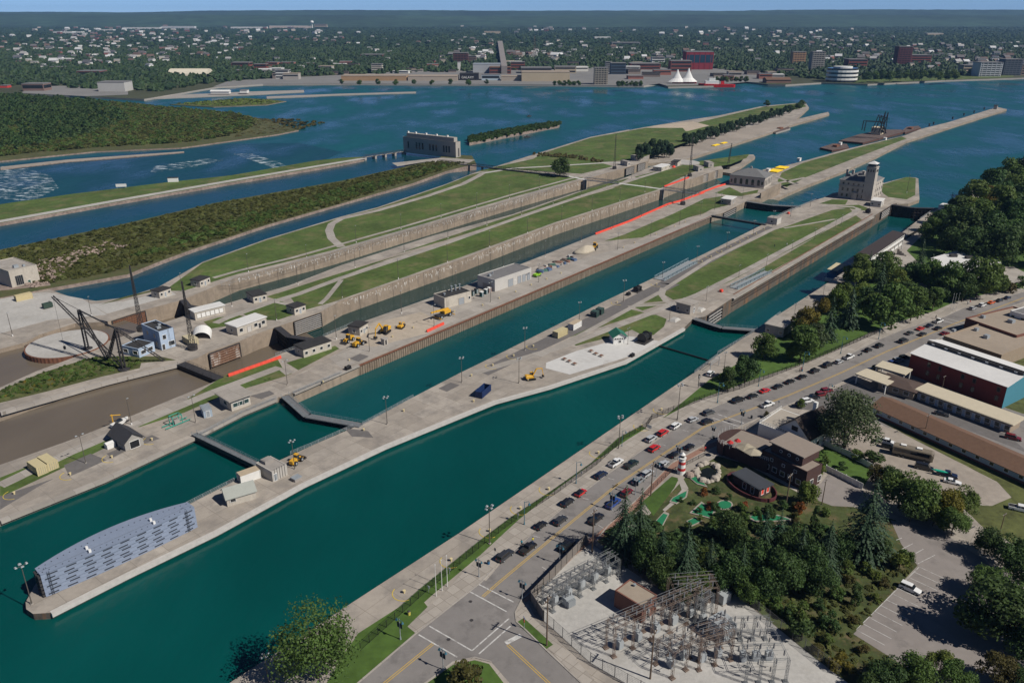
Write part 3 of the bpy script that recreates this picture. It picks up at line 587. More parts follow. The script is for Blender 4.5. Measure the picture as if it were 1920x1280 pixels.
def lamp_proto(kind):
 b = {}
 if kind == "mast4":     # tall mast with four tilted floodlights
  t = thing("lamp_mast", "x", "lamp post")
  MB().tube((0, 0, 0), (0, 0, 1.0), .16, 8, .13).tube((0, 0, .0), (0, 0, 9), .11, 8, .07).build("pole", m_lamp, t)
  MB().box(0, 0, 0, .5, .5, .25).build("base", m_path, t)
  MB().tube((-.9, 0, 8.9), (.9, 0, 8.9), .05, 5).tube((0, -.55, 8.95), (0, .55, 8.95), .05, 5).build("crossarm", m_lamp, t)
  hm = MB(); hm.loft([[(-.3, -.22, 0), (.3, -.22, 0), (.3, .22, .05), (-.3, .22, .05)], [(-.2, -.15, .22), (.2, -.15, .22), (.2, .15, .27), (-.2, .15, .27)]]); me = hm.mesh("lamp_head", [m_lamphead])
  for x, y, a in ((-.95, 0, 90), (.95, 0, -90), (0, -.6, 180), (0, .6, 0)): link("lamp_head", me, t, (x, y, 8.95), R(a))
 elif kind == "mast2":
  t = thing("lamp_mast", "x", "lamp post")
  MB().tube((0, 0, 0), (0, 0, 9), .11, 8, .06).build("pole", m_lamp, t)
  MB().box(0, 0, 0, .5, .5, .25).build("base", m_path, t)
  MB().tube((-.8, 0, 8.9), (.8, 0, 8.9), .05, 5).build("crossarm", m_lamp, t)
  hm = MB(); hm.loft([[(-.32, -.2, 0), (.32, -.2, 0), (.32, .2, 0), (-.32, .2, 0)], [(-.22, -.14, .2), (.22, -.14, .2), (.22, .14, .2), (-.22, .14, .2)]]); me = hm.mesh("lamp_head", [m_lamphead])
  for x in (-.9, .9): link("lamp_head", me, t, (x, 0, 8.92))
 elif kind == "plain":
  t = thing("lamp_pole", "x", "lamp post")
  MB().tube((0, 0, 0), (0, 0, 9), .13, 7, .07).build("pole", m_lamp, t)
  MB().tube((0, 0, 0), (0, 0, .7), .2, 7, .17).build("base", m_trim, t)
  MB().box(0.25, 0, 8.9, .7, .22, .14).build("lamp_head", m_lamphead, t)
 elif kind == "ornate":  # street lamp: fluted post, teal bracket, hanging bell lamps and banner boards
  t = thing("street_lamp", "x", "lamp post")
  MB().tube((0, 0, 0), (0, 0, .8), .2, 8, .12).tube((0, 0, .8), (0, 0, 5.2), .09, 8, .07).build("pole", m_grey, t)
  MB().tube((-.9, 0, 5.0), (.9, 0, 5.0), .05, 5).tube((0, 0, 5.2), (0, 0, 5.7), .05, 6, .01).tube((-.6, 0, 4.6), (-.85, 0, 5.0), .03, 4).tube((.6, 0, 4.6), (.85, 0, 5.0), .03, 4).build("bracket", m_teallamp, t)
  hm = MB(); hm.tube((0, 0, -.5), (0, 0, -.1), .3, 8, .1); hm.ball((0, 0, -.5), .2, 8, 5); me = hm.mesh("lamp_head", [m_teallamp])
  for x in (-.85, .85): link("lamp_head", me, t, (x, 0, 5.0))
  bm_ = MB().b2(.12, .72, -.02, .02, 0, 1.3).mesh("banner", [m_banner])
  link("banner", bm_, t, (0, 0, 3.0)); link("banner", bm_, t, (0, 0, 3.0), R(180))
 elif kind == "single":
  t = thing("street_lamp", "x", "lamp post")
  MB().tube((0, 0, 0), (0, 0, .7), .17, 8, .1).tube((0, 0, .7), (0, 0, 5.6), .08, 8, .06).build("pole", m_teallamp, t)
  MB().tube((0, 0, 5.4), (.9, 0, 5.7), .05, 5).tube((.9, 0, 5.7), (1.0, 0, 5.3), .05, 5).build("bracket", m_teallamp, t)
  hm = MB(); hm.tube((0, 0, -.5), (0, 0, -.1), .3, 8, .1); hm.ball((0, 0, -.5), .2, 8, 5); link("lamp_head", hm.mesh("lamp_head", [m_teallamp]), t, (1.0, 0, 5.4))
 elif kind == "utility":
  t = thing("utility_pole", "x", "utility pole")
  MB().tube((0, 0, 0), (0, 0, 9), .16, 7, .1).build("pole", m_timber, t)
  MB().b2(-1.1, 1.1, -.07, .07, 8.3, 8.45).build("crossarm", m_timber, t)
  im = MB().tube((0, 0, 0), (0, 0, .25), .06, 6).mesh("insulator", [m_trim])
  for x in (-1, -.4, .4, 1): link("insulator", im, t, (x, 0, 8.45))
 elif kind == "flag":
  t = thing("flagpole", "x", "flagpole")
  MB().tube((0, 0, 0), (0, 0, 9), .09, 7, .04).build("pole", m_trim, t); MB().ball((0, 0, 9.1), .14, 6, 4).build("finial", m_trim, t)
 return t
m_lamp = M("lamp_pole_bronze", (.10, .088, .075), .6, .1, 1)
m_lamphead = M("lamp_head_grey", (.30, .32, .33), .5, .1, 1)
m_teallamp = M("teal_lamp_paint", (.045, .14, .19), .5, .1, 1)
m_banner = M("dark_banner", (.02, .03, .04), .8, .1, 1)
m_timber = M("weathered_timber", (.12, .085, .06), .9, .2, 2)
LAMPS = {}; LAMPUSED = {}
def lamp(kind, base, top, label, rz=0, group=None):
 h = hgt(base[0], base[1], top)
 p = G(*base)
 if kind not in LAMPS: LAMPS[kind] = lamp_proto(kind); LAMPUSED[kind] = False
 o = LAMPS[kind] if not LAMPUSED[kind] else copy_tree(LAMPS[kind]); LAMPUSED[kind] = True
 ref = 5.7 if kind in ("ornate", "single") else 9.0
 o.location = p; o.rotation_euler.z = rz; k = h / ref; s_ = max(.75, min(1.15, k)) if kind not in ("ornate", "single") else k
 o.scale = (s_, s_, k); o["label"] = label;
 if group: o["group"] = group
 return o
# ---- lock walls, gates and machinery
LOCKROT = heading(G(880, 597), G(1335, 404))
def world_line(pts, z=0): return [Vector((p.x, p.y, z)) for p in PP(pts, z)]
def piling(pts, z0=-12.0, z1=-.35, pitch=1.1, amp=.35):
 w = PP(pts); b = MB(); V = []
 for i in range(len(w) - 1):
  a, c = w[i], w[i + 1]; d = (c - a); n = int(d.length / pitch); u = d.normalized(); nn = Vector((u.y, -u.x))
  for k in range(n):
   for f, o in ((0, amp * .3), (.35, amp * .3), (.5, amp), (.85, amp)): V.append(a + u * (d.length * (k + f) / n) + nn * o)
 for p in V: b.v += [(p.x, p.y, z0), (p.x, p.y, z1)]
 for i in range(len(V) - 1): b.f.append((2 * i, 2 * i + 2, 2 * i + 3, 2 * i + 1)); b.m.append(0)
 return struct(b.build("sheet_pile_wall", m_pile))
piling([(672, 684), (880, 597), (1003, 545), (1140, 487), (1335, 404)])
def capstrip(name, pts, mat, w=.9, z0=-.5, z1=.06, off=0):
 ww = PP(pts); b = MB(); n = len(ww); a1 = []; a2 = []
 for i, p in enumerate(ww):
  d = (ww[min(n - 1, i + 1)] - ww[max(0, i - 1)]).normalized(); nn = Vector((d.y, -d.x)); a1.append(p + nn * (w / 2 + off)); a2.append(p - nn * (w / 2 - off))
 b.prism(a1 + a2[::-1], z0, z1, 0, 0); return struct(b.build(name, mat))
capstrip("lock_cap_rail", [(672, 684), (880, 597), (1003, 545), (1140, 487), (1335, 404)], m_rust, .7, -.34, .05, .3)
capstrip("quay_coping", [(550, 737), (672, 684)], m_path, 1.2, -.5, .05, .1)
capstrip("quay_coping", [(0, 975), (194, 898), (364, 819), (453, 774), (518, 747)], m_path, 1.4, -.8, .06, .05)
capstrip("quay_coping", [(95, 1148), (240, 1075), (404, 996), (568, 907), (720, 836), (860, 779), (927, 752), (1030, 724), (1172, 677), (1220, 650), (1282, 615)], M("pale_coping", (.46, .44, .41), .9, .12, .8), 1.2, -.9, .08, .08)
capstrip("quay_coping", [(1373, 559), (1540, 462), (1637, 406)], m_path, 1.5, -.6, .05, .1)
capstrip("quay_coping", [(1380, 553), (1545, 457), (1640, 402)], m_rust, .5, -.04, .07, -1.2)
capstrip("quay_coping", [(0, 772), (95, 745), (200, 715), (337, 681)], m_path, 1.6, -1.0, .15, .1)
def streaks(pts, n, zlo, zhi, seed):
 rnd = random.Random(seed); w = PP(pts); b = MB()
 segs = [(w[i], w[i + 1]) for i in range(len(w) - 1)]; tot = sum((c - a).length for a, c in segs)
 for k in range(n):
  s_ = rnd.random() * tot
  for a, c in segs:
   L = (c - a).length
   if s_ < L: break
   s_ -= L
  u = (c - a).normalized(); nn = Vector((u.y, -u.x)); p = a + u * s_ + nn * .012
  wd = rnd.choice((.15, .25, .4, 1.2)); z1 = -rnd.uniform(.6, 2.8); dz = rnd.uniform(.3, 2.2) if wd < .5 else rnd.uniform(.12, .3)
  q = p + u * wd; r_ = p + u * wd * rnd.uniform(.3, .7)
  b.add([(p.x, p.y, z1), (q.x, q.y, z1 + rnd.uniform(-.1, .1)), (r_.x + u.x * .05, r_.y + u.y * .05, z1 - dz), (r_.x - u.x * .05, r_.y - u.y * .05, z1 - dz * .9)], [(3, 2, 1, 0)])
 return struct(b.build("lime_streaks", m_wallwhite))
streaks([(640, 563), (873, 483), (1040, 420), (1243, 355)], 420, -3, -1, 3)
streaks([(445, 519), (620, 474), (960, 374), (1097, 336)], 420, -3, -1, 4)
def joints(pts, step, z1=-.3, z0=-7, mat=None, w=.10):
 ww = PP(pts); b = MB()
 for i in range(len(ww) - 1):
  a, c = ww[i], ww[i + 1]; u = (c - a).normalized(); nn = Vector((u.y, -u.x)); n = int((c - a).length / step)
  for k in range(1, n):
   p = a + u * (c - a).length * k / n + nn * .02; b.box(p.x, p.y, z0, w, .08, z1 - z0, math.atan2(u.y, u.x))
 return struct(b.build("wall_joints", mat or m_dark))
joints([(640, 563), (873, 483), (1040, 420), (1243, 355)], 9.5); joints([(445, 519), (620, 474), (960, 374), (1097, 336)], 9.5)
joints([(1373, 559), (1540, 462), (1637, 406)], 12, w=.25); joints([(672, 684), (1335, 404)], 24, -.4, -12, m_rust, .3)
for (a, c) in (((1373, 559), (1540, 462)), ((1540, 462), (1637, 406))):
 A, Cc = PP([a, c]); u = (Cc - A).normalized(); nn = Vector((u.y, -u.x)); b = MB(); hd = math.atan2(u.y, u.x)
 for zz in (-1.4, -2.6, -3.8):
  p = (A + Cc) / 2 + nn * .12; b.box(p.x, p.y, zz, (Cc - A).length, .22, .45, hd)
 tag(b.build("timber_fender", M("fender_timber", (.045, .035, .03), .9, .3, 1)), "dark timber fender rails on the wall of the narrow lock, " + ("nearer half" if a[0] < 1500 else "farther half"), "fender", "timber fenders of the narrow lock")
def mitre_gate(label, h1, mid, h2, top=.4, depth=12, thick=1.8, rail=True):
 P_ = PP([h1, mid, h2], top); t = thing("mitre_gate", label, "lock gate", (P_[1].x, P_[1].y, 0))
 for i, (a, c) in enumerate(((P_[0], P_[1]), (P_[1], P_[2]))):
  u = (c - a).normalized(); L = (c - a).length; hd = math.atan2(u.y, u.x); m = (a + c) / 2 - P_[1]
  nn = Vector((u.y, -u.x)); b = MB(); b.box(m.x, m.y, -depth, L - .05, thick * .5, depth + top - .35, hd)
  n = max(3, int(depth / 1.6))
  for k in range(n): b.box(m.x, m.y, -depth + (depth - .5) * (k + .5) / n, L - .1, thick, .25, hd)
  for k in range(7):
   p = a.lerp(c, (k + .5) / 7) - P_[1]; b.box(p.x, p.y, -depth, .25, thick * .9, depth - .1, hd)
  leaf = b.build("gate_leaf", m_gate, t)
  d = MB(); d.box(m.x, m.y, top - .35, L - .05, thick + .9, .22, hd); d.build("walkway", m_dark if not rail else m_walk, leaf)
  if rail:
   for s_ in (-1, 1):
    r = MB(); o = nn * s_ * (thick / 2 + .4)
    for zz in (.45, .9): r.tube(tuple((a - P_[1] + o)) + (top + zz,), tuple((c - P_[1] + o)) + (top + zz,), .03, 4)
    k = int(L / 1.8)
    for q in range(k + 1): p = a.lerp(c, q / k) - P_[1] + o; r.tube((p.x, p.y, top - .15), (p.x, p.y, top + .95), .03, 4)
    r.build("handrail", m_railb, leaf)
 return t
m_gate = M("black_gate_steel", (.022, .022, .024), .6, .3, .6, stain=((.05, .032, .022), .5, .5, .7, .3))
m_walk = M("gate_walkway", (.15, .155, .16), .7, .15, 1)
m_railb = M("blue_grey_rail", (.22, .29, .32), .5, .1, 1)
mitre_gate("closed grey mitre gate with railed walkway at the near end of the wide lock", (534, 741), (576, 778), (677, 796), depth=12)
mitre_gate("closed mitre gate with railed walkway at the near end of the narrow lock", (1302, 596), (1354, 613), (1420, 618), depth=11)
mitre_gate("black mitre gate at the far end of the wide lock", (1400, 377), (1447, 384), (1501, 387), depth=11)
mitre_gate("tall black mitre gate at the far end of the narrow lock", (1673, 383), (1712, 389), (1759, 390), depth=11, rail=False)
mitre_gate("black mitre gate of the drained lock beside the slotted wall panel", (520, 612), (541, 629), (588, 636), depth=9, rail=False)
mitre_gate("black mitre gate of the northernmost drained lock", (343, 561), (352, 572), (374, 577), depth=9, rail=False)
def wall_panel(label, a, c, depth, bars, frame, bar, off=.25, z1=-.4, name="recessed_gate_leaf", grid=0):
 A, Cc = PP([a, c]); u = (Cc - A).normalized(); L = (Cc - A).length; nn = Vector((u.y, -u.x))
 t = thing(name, label, "lock gate", (A.x + nn.x * off, A.y + nn.y * off, z1), math.atan2(u.y, u.x))
 b = MB(); b.b2(0, L, -.05, .2, -depth, 0); b.build("skin_plate", frame, t)
 g = MB().b2(.2, L - .2, -.35, -.05, 0, .22).mesh("girder", [bar])
 for i in range(bars): link("girder", g, t, (0, 0, -depth + depth * (i + .35) / bars))
 if grid:
  v = MB().b2(-.08, .08, -.25, -.05, -depth, -.05).mesh("stiffener", [bar])
  for i in range(grid): link("stiffener", v, t, (L * (i + .5) / grid, 0, 0))
 f = MB(); f.b2(-.25, .1, -.4, .1, -depth, .15); f.b2(L - .1, L + .25, -.4, .1, -depth, .15); f.b2(.1, L - .1, -.4, .1, .0, .18); f.build("frame", m_dark, t)
 return t
m_bar = M("pale_girder", (.42, .40, .38), .7, .15, 1)
wall_panel("slotted black gate leaf with pale girders in the near drained lock wall", (550, 602), (600, 585), 5.8, 7, m_gate, m_bar)
for lab, a, c in (("left of two pale slatted gate leaves on the far north lock wall", (1173, 315), (1188, 311)), ("right of two pale slatted gate leaves on the far north lock wall", (1195, 308), (1209, 304)), ("left of two slatted gate leaves beside the stone pump house", (1313, 329), (1327, 325)), ("right of two slatted gate leaves beside the stone pump house", (1332, 322), (1345, 319))): wall_panel(lab, a, c, 5.6, 7, m_gate, m_bar)
wall_panel("open gate leaf in the wall of the wide lock near its far gate", (1356, 399), (1379, 388), 3.6, 3, m_gate, m_bar)
wall_panel("open gate leaf with white braces in the narrow lock beside its near gate", (1327, 590), (1353, 573), 5.5, 4, m_gate, m_bar, grid=4)
wall_panel("open gate leaf in the narrow lock beside its far gate", (1652, 397), (1668, 387), 4.5, 4, m_gate, m_bar)
wall_panel("rust brown bulkhead panel closing the northern drained lock", (209, 600), (270, 581), 5.2, 6, M("rust_plate", (.13, .065, .04), .85, .3, 1), M("rust_girder", (.20, .10, .06), .85, .3, 1), grid=16, name="bulkhead")
wall_panel("white and rust streaked bulkhead leaf beside the floating caisson", (391, 661), (447, 641), 5.6, 6, M("chalky_plate", (.40, .37, .34), .85, .25, .6, stain=((.14, .07, .04), .5, .45, .55, .3)), M("rust_girder2", (.22, .14, .10), .85, .3, 1), name="bulkhead")
def deck_between(name, label, cat, a, c, wd, z0, z1, mat, rails=True, top=None, bars=True):
 A, Cc = PP([a, c], z1); u = (Cc - A).normalized(); L = (Cc - A).length
 t = thing(name, label, cat, (A.x, A.y, z1), math.atan2(u.y, u.x))
 MB().b2(0, L, -wd / 2, wd / 2, z0 - z1, 0).build("hull" if cat == "caisson" else "girder", mat, t)
 MB().b2(0, L, -wd / 2 - .1, wd / 2 + .1, .005, .12).build("deck", top or mat, t)
 if rails:
  for s_ in (-1, 1):
   r = MB()
   for zz in (.5, 1.0): r.tube((0, s_ * wd / 2, zz), (L, s_ * wd / 2, zz), .035, 4)
   k = max(2, int(L / 2.2))
   for q in range(k + 1): r.tube((L * q / k, s_ * wd / 2, .1), (L * q / k, s_ * wd / 2, 1.0), .035, 4)
   r.build("handrail", m_railb if mat is not m_black else m_dark, t)
 return t
deck_between("caisson", "black floating caisson closing off the silty brown pool", "caisson", (340, 681), (412, 710), 3.0, -3.5, .1, m_black, True, m_dark)
deck_between("footbridge", "grey footbridge across the upper approach to the low concrete building", "footbridge", (364, 813), (486, 872), 1.6, -.9, .4, m_dark, True, m_walk)
deck_between("footbridge", "dark footbridge across the wide lock near its far gate", "footbridge", (1335, 404), (1436, 421), 1.6, -.6, .4, m_dark, True, m_dark)
A, Cc = PP([(1231, 648), (1333, 678)], Z_UP); t = thing("floating_boom", "black floating boom across the approach to the narrow lock", "boom", (A.x, A.y, Z_UP))
fm = MB().tube((-1.05, 0, 0), (1.05, 0, 0), .38, 7).mesh("float", [m_black]); n = int((Cc - A).length / 2.2)
for k in range(n): p = (A.lerp(Cc, (k + .5) / n) - A); link("float", fm, t, (p.x, p.y, .2), heading(A, Cc))
def truss(name, label, pts_a, pts_c, wd=2.4, ht=2.2, z=.4, mat=None, n=10, deck=None):
 A, Cc = PP([pts_a, pts_c], z); u = (Cc - A).normalized(); L = (Cc - A).length; mat = mat or m_truss
 t = thing(name, label, "footbridge", (A.x, A.y, z), math.atan2(u.y, u.x))
 MB().b2(0, L, -wd / 2, wd / 2, -.3, 0).build("deck", deck or m_walk, t)
 for s_ in (-1, 1):
  y = s_ * wd / 2; b = MB(); b.bar((0, y, ht), (L, y, ht), .18); b.bar((0, y, -.15), (L, y, -.15), .2)
  for k in range(n):
   x0, x1 = L * k / n, L * (k + 1) / n; b.bar((x0, y, 0), (x0, y, ht), .12)
   b.bar((x0, y, 0), (x1, y, ht), .10) if k % 2 == 0 else b.bar((x0, y, ht), (x1, y, 0), .10)
  b.bar((L, y, 0), (L, y, ht), .12); b.build("truss", mat, t)
 return t, L
m_truss = M("grey_truss_paint", (.20, .22, .235), .6, .1, 1)
for lab, a, c in (("grey truss footbridge over the northern drained lock", (1097, 337), (1160, 344)), ("grey truss footbridge over the second drained lock", (1242, 355), (1312, 364))):
 t, L = truss("footbridge", lab, a, c, 2.2, 1.8, .5)
 p = MB(); p.b2(-1.2, .8, -1.3, 1.3, -8, -.3); p.build("abutment", m_stoned, t)
strip("cross_path", [(1160, 344), (1200, 349), (1243, 355)], 3, m_conc2, .07); strip("cross_path", [(1063, 330), (1097, 337)], 3, m_conc2, .07)
t, L = truss("footbridge", "long dark truss footbridge from the power house to the lawn", (822, 303), (1065, 331), 2.4, 1.5, .8, m_dark, 30, m_dark)
pm = MB().b2(-.5, .5, -1, 1, -8, -.3).mesh("pier", [m_stoned])
for k in (.18, .36, .54, .72, .9): link("pier", pm, t, (L * k, 0, 0))
def gangway(label, a, c, wd, z=.3):
 t, L = truss("gangway", label, a, c, wd, 1.3, z, M("teal_grey_steel", (.20, .27, .30), .5, .1, 1), 16, M("grating_grey", (.26, .28, .29), .6, .1, 2)); t["category"] = "gangway"
gangway("blue grey gangway span lying beside the wide lock", (1236, 524), (1299, 490), 5.0)
gangway("blue grey gangway span lying beside the narrow lock wall", (1376, 540), (1440, 509), 3.6)
railing("pale railing on the pier edge beside the near gate of the wide lock", [(680, 797), (775, 745)]); railing("pale railing on the north quay beside the near gate of the wide lock", [(550, 738), (640, 700)])
railing("railing on the north quay edge along the upper approach", [(373, 817), (453, 775), (518, 748)]); railing("railing on the pier edge behind the grey shed", [(350, 948), (440, 902)])
railing("railing on the pier edge beside the yellow loader", [(545, 852), (584, 836), (662, 801)]); railing("railing along the wide lock by its far gate", [(1437, 418), (1500, 388), (1530, 375)])
railing("railing on the promenade edge beyond the black boom", [(1302, 700), (1345, 668)]); railing("railing on the promenade edge beside the near gate of the narrow lock", [(1345, 664), (1392, 636), (1420, 619)])
railing("railing along the narrow lock past its near gate", [(1424, 616), (1463, 588)]); railing("railing along the narrow lock up to its far gate", [(1724, 412), (1750, 394)])
railing("railing of the drained lock beside the long dark roofed booth", [(517, 667), (553, 654)], step=2); railing("railing along the second drained lock beside the small dark booth", [(606, 632), (662, 608)])
railing("railing on the pier by the red box near the far gate", [(1452, 408), (1487, 392)])
mesh_fence("chain link fence along the north lawn above the drained lock", [(415, 536), (545, 500), (620, 479), (760, 436), (960, 379), (1060, 348)], 2.0, m_grey, 5, .45, .018, .045, hstep=.5)
m_leaf = M("lavender_grey_steel", (.205, .245, .325), .55, .06, 1.2, big=.05)
m_leafd = M("gate_slot_shadow", (.04, .048, .063), .7, .1, 1)  # shade of slots and gaps as a colour; ladders and rivets share it
def stored_leaf(label, a, c, shift, ht, rows, bow, w0, bulge=0.0):
 A, Cc = PP([a, c]); u = (Cc - A).normalized(); L = (Cc - A).length
 nn = Vector((-u.y, u.x)); A = A + nn * shift
 t = thing("stored_gate_leaf", label, "gate leaf", (A.x, A.y, 0), math.atan2(u.y, u.x))
 N = 14; rnd = random.Random(int(shift * 10) + 3)
 def wb(x): return w0 + bulge * (1 - (2 * x / L - 1) ** 2)
 def off(x): return -bow * (1 - (2 * x / L - 1) ** 2)
 dz = ht / rows
 for r in range(rows):
  b = MB(); z0 = r * dz
  ring0 = [];
  sec = []
  for i in range(N + 1):
   x = L * i / N; y = off(x) * (.75 + .25 * (r % 2 == 0))
   sec.append([(x, y, z0 + .07), (x, wb(x), z0 + .07), (x, wb(x), z0 + dz), (x, y + .12, z0 + dz)])
  b.loft(sec); row = b.build("girder_panel", m_leaf, t)
  s_ = MB().b2(-1.0, 1.0, -.03, .06, 0, .26).mesh("slot", [m_leafd])
  n = 9
  if r < rows:
   for k in range(n):
    x = L * (k + .5 + .16 * ((r % 2) - .5)) / n
    hd = math.atan2(off(x + .5) - off(x - .5), 1.0)
    link("slot", s_, row, (x, off(x) * (.75 + .25 * (r % 2 == 0)) - .0, z0 + dz * .38), hd)
 co = MB(); co.loft([[(L * i / N, off(L * i / N) * .6 + .25, 0), (L * i / N, w0 - .1, 0), (L * i / N, w0 - .1, ht), (L * i / N, off(L * i / N) * .6 + .25, ht)] for i in range(N + 1)]); co.build("gap_shade_core", m_leafd, t)  # added dark block, puts painted shade into the gaps between panels
 cap = MB(); sec = []
 for i in range(N + 1):
  x = L * i / N; y = off(x); sec.append([(x, y - .02, ht), (x, wb(x), ht), (x, wb(x), ht + .15), (x, y - .02, ht + .12)])
 cap.loft(sec); top = cap.build("top_plate", m_leaf, t)
 rv = MB().tube((0, 0, 0), (0, 0, .05), .14, 6).mesh("rivet_cap", [m_leafd])
 for k in range(26):
  x = L * (k + .5) / 26
  link("rivet_cap", rv, top, (x, (off(x) + wb(x)) * .55, ht + .14))
 for x in (1.4, L - 2.2):
  l = MB()
  for dx in (-.2, .2): l.tube((x + dx, off(x) - .18, .1), (x + dx, off(x) - .18, ht + .5), .04, 4)
  for k in range(int(ht / .35)): l.tube((x - .2, off(x) - .18, .3 + .35 * k), (x + .2, off(x) - .18, .3 + .35 * k), .03, 4)
  l.build("ladder", m_leafd, t)
 e = MB()
 for r in range(rows): e.box(-.25, w0 * .5, r * dz + .1, .5, w0 * .8, dz * .55)
 e.build("hinge_seats", m_dark, t); tr = MB().box(0, 0, 0, .5, .5, .7).mesh("pintle_cap", [m_trim])
 for x in (L * .3, L * .72): link("pintle_cap", tr, t, (x, .4, ht + .12))
 return t
stored_leaf("front one of two bowed blue grey gate leaves stored on the pier head", (87, 1119), (371, 988), 0.0, 5.6, 6, .7, 1.3)
stored_leaf("rear one of two bowed blue grey gate leaves stored on the pier head", (87, 1119), (371, 988), 1.75, 5.5, 6, 0.0, 1.6, 3.2)
# ---- buildings on the locks
m_cream = M("cream_wall", (.44, .40, .34), .85, .10, .8, big=.05, stain=((.27, .24, .20), .5, .55, .75, .3))
m_pale = M("pale_grey_wall", (.46, .44, .41), .85, .06, .8, big=.04)
m_tar = M("tar_roof", (.035, .034, .034), .9, .2, .8, big=.15)
m_greyroof = M("grey_membrane", (.17, .165, .165), .9, .12, .8, big=.08)
m_whiteroof = M("white_membrane", (.62, .61, .59), .8, .05, .8, big=.05)
m_slate = M("slate_roof", (.155, .155, .155), .8, .15, 1.5)
m_tealglass = paint("dark_teal_glass", (.02, .05, .05), .1)
b = Bld("power_annex", "cream brick power annex with gridded window at the left edge", "building", (24, 542), (79, 530), (-18, 526), 8, m_cream, m_path)
b.wins('R', [b.L * .30], 1.2, b.L * .26, 4.2, m_stoned, m_glass, cross=3); b.door('R', b.L * .62, 1.1, 2.3, M("green_door", (.03, .08, .06), .6)); b.unit(5, 4, 2, 1.5, 1.2); b.unit(8, 3, 1, 1, .8)
corr_container("shipping_container", "pale yellow container standing on the white gravel yard", (32, 566), (62, 559), (27, 561), M("pale_yellow_paint", (.50, .42, .24), .6, .06, 1), Wd=2.4)
t = thing("generator", "dark green generator box on the white gravel yard", "generator", G(90, 577), LOCKROT)
MB().b2(-1.8, 1.8, -1, 1, .3, 2.2).build("housing", M("dark_green_steel", (.035, .06, .045), .6), t); MB().b2(-1.4, 1.4, -.8, .8, 0, .3).build("skid", m_dark, t); MB().tube((1, 0, 2.2), (1, 0, 3), .12, 6).build("exhaust", m_dark, t)
c = G(127, 645); r = 71 / ppm(c)
t = thing("cofferdam_cell", "round sheet pile cell topped with pale gravel", "cofferdam", c)
rings = [[(r * math.cos(a) + .12 * (i % 2) * math.cos(a), r * math.sin(a) + .12 * (i % 2) * math.sin(a), z) for i, a in enumerate([2 * math.pi * k / 120 for k in range(120)])] for z in (-9, .3)]
MB().loft(rings).build("sheet_pile_ring", m_rust, t); MB().tube((0, 0, .25), (0, 0, .42), r - .4, 60).build("gravel_fill", m_gravel, t)
c2 = G(1285, 305); t = thing("cofferdam_cell", "pale round cell at the far mouth of the northern drained lock", "cofferdam", c2); MB().tube((0, 0, -8), (0, 0, .2), 27 / ppm(c2), 40).build("cell_wall", m_stoned, t); MB().tube((0, 0, .2), (0, 0, .35), 27 / ppm(c2) - .4, 40).build("gravel_fill", m_gravel, t)
def derrick(label, mast, mh, legs, boom=None, hook=None, link_to=None):
 p = G(*mast); t = thing("derrick", label, "derrick", p); top = Vector((0, 0, mh))
 def lattice(b, a, c, w):
  a = Vector(a); c = Vector(c); d = (c - a); o = d.orthogonal().normalized(); q = d.cross(o).normalized(); n = max(4, int(d.length / 1.2))
  for s1, s2 in ((1, 1), (1, -1), (-1, 1), (-1, -1)): b.bar(a + (o * s1 + q * s2) * w, c + (o * s1 + q * s2) * w * .7, .24)
  for k in range(n):
   x = a.lerp(c, k / n); y = a.lerp(c, (k + 1) / n); s1 = 1 if k % 2 else -1
   for s2 in (-1, 1): b.bar(x + (o * s1 + q * s2) * w, y + (-o * s1 + q * s2) * w, .09); b.bar(x + (o * s2 + q * s1) * w, y + (o * s2 - q * s1) * w, .09)
  return b
 lattice(MB(), (0, 0, 0), top, .55).build("mast", m_dark, t)
 for l in legs: q = G(*l) - p; lattice(MB(), (q.x, q.y, 0), top, .4).build("stiff_leg", m_dark, t)
 MB().tube((0, 0, -.0), (0, 0, .5), 1.9, 16).tube((0, 0, .5), (0, 0, .7), 1.2, 12).build("turntable", m_dark, t)
 if boom:
  q = G(boom[0], boom[1]) - p; tip = Vector((q.x, q.y, boom[2])); lattice(MB(), (0, 0, .8), tip, .5).build("boom", m_dark, t)
  MB().tube(tip, top, .05, 4).tube(tip + Vector((.2, 0, 0)), top, .05, 4).build("topping_line", m_dark, t)
  MB().tube(tip, (tip.x, tip.y, 3.2), .04, 4).build("hoist_rope", m_dark, t); MB().b2(tip.x - .3, tip.x + .3, tip.y - .3, tip.y + .3, 2.0, 3.2).build("hook_block", m_dark, t)
 if link_to:
  q = G(link_to[0], link_to[1]) - p; MB().bar(top, (q.x, q.y, link_to[2]), .35).build("tie_beam", m_dark, t)
 return t
h1 = hgt(164, 655, 581); h2 = hgt(233, 693, 616)
derrick("black stiff-leg derrick with long boom and hook over the round cell", (233, 693), h2, [(203, 673), (308, 676)], boom=(124, 664, 22), link_to=(164, 655, h1))
derrick("black derrick mast without boom beside the round cell", (164, 655), h1, [(202, 674)])
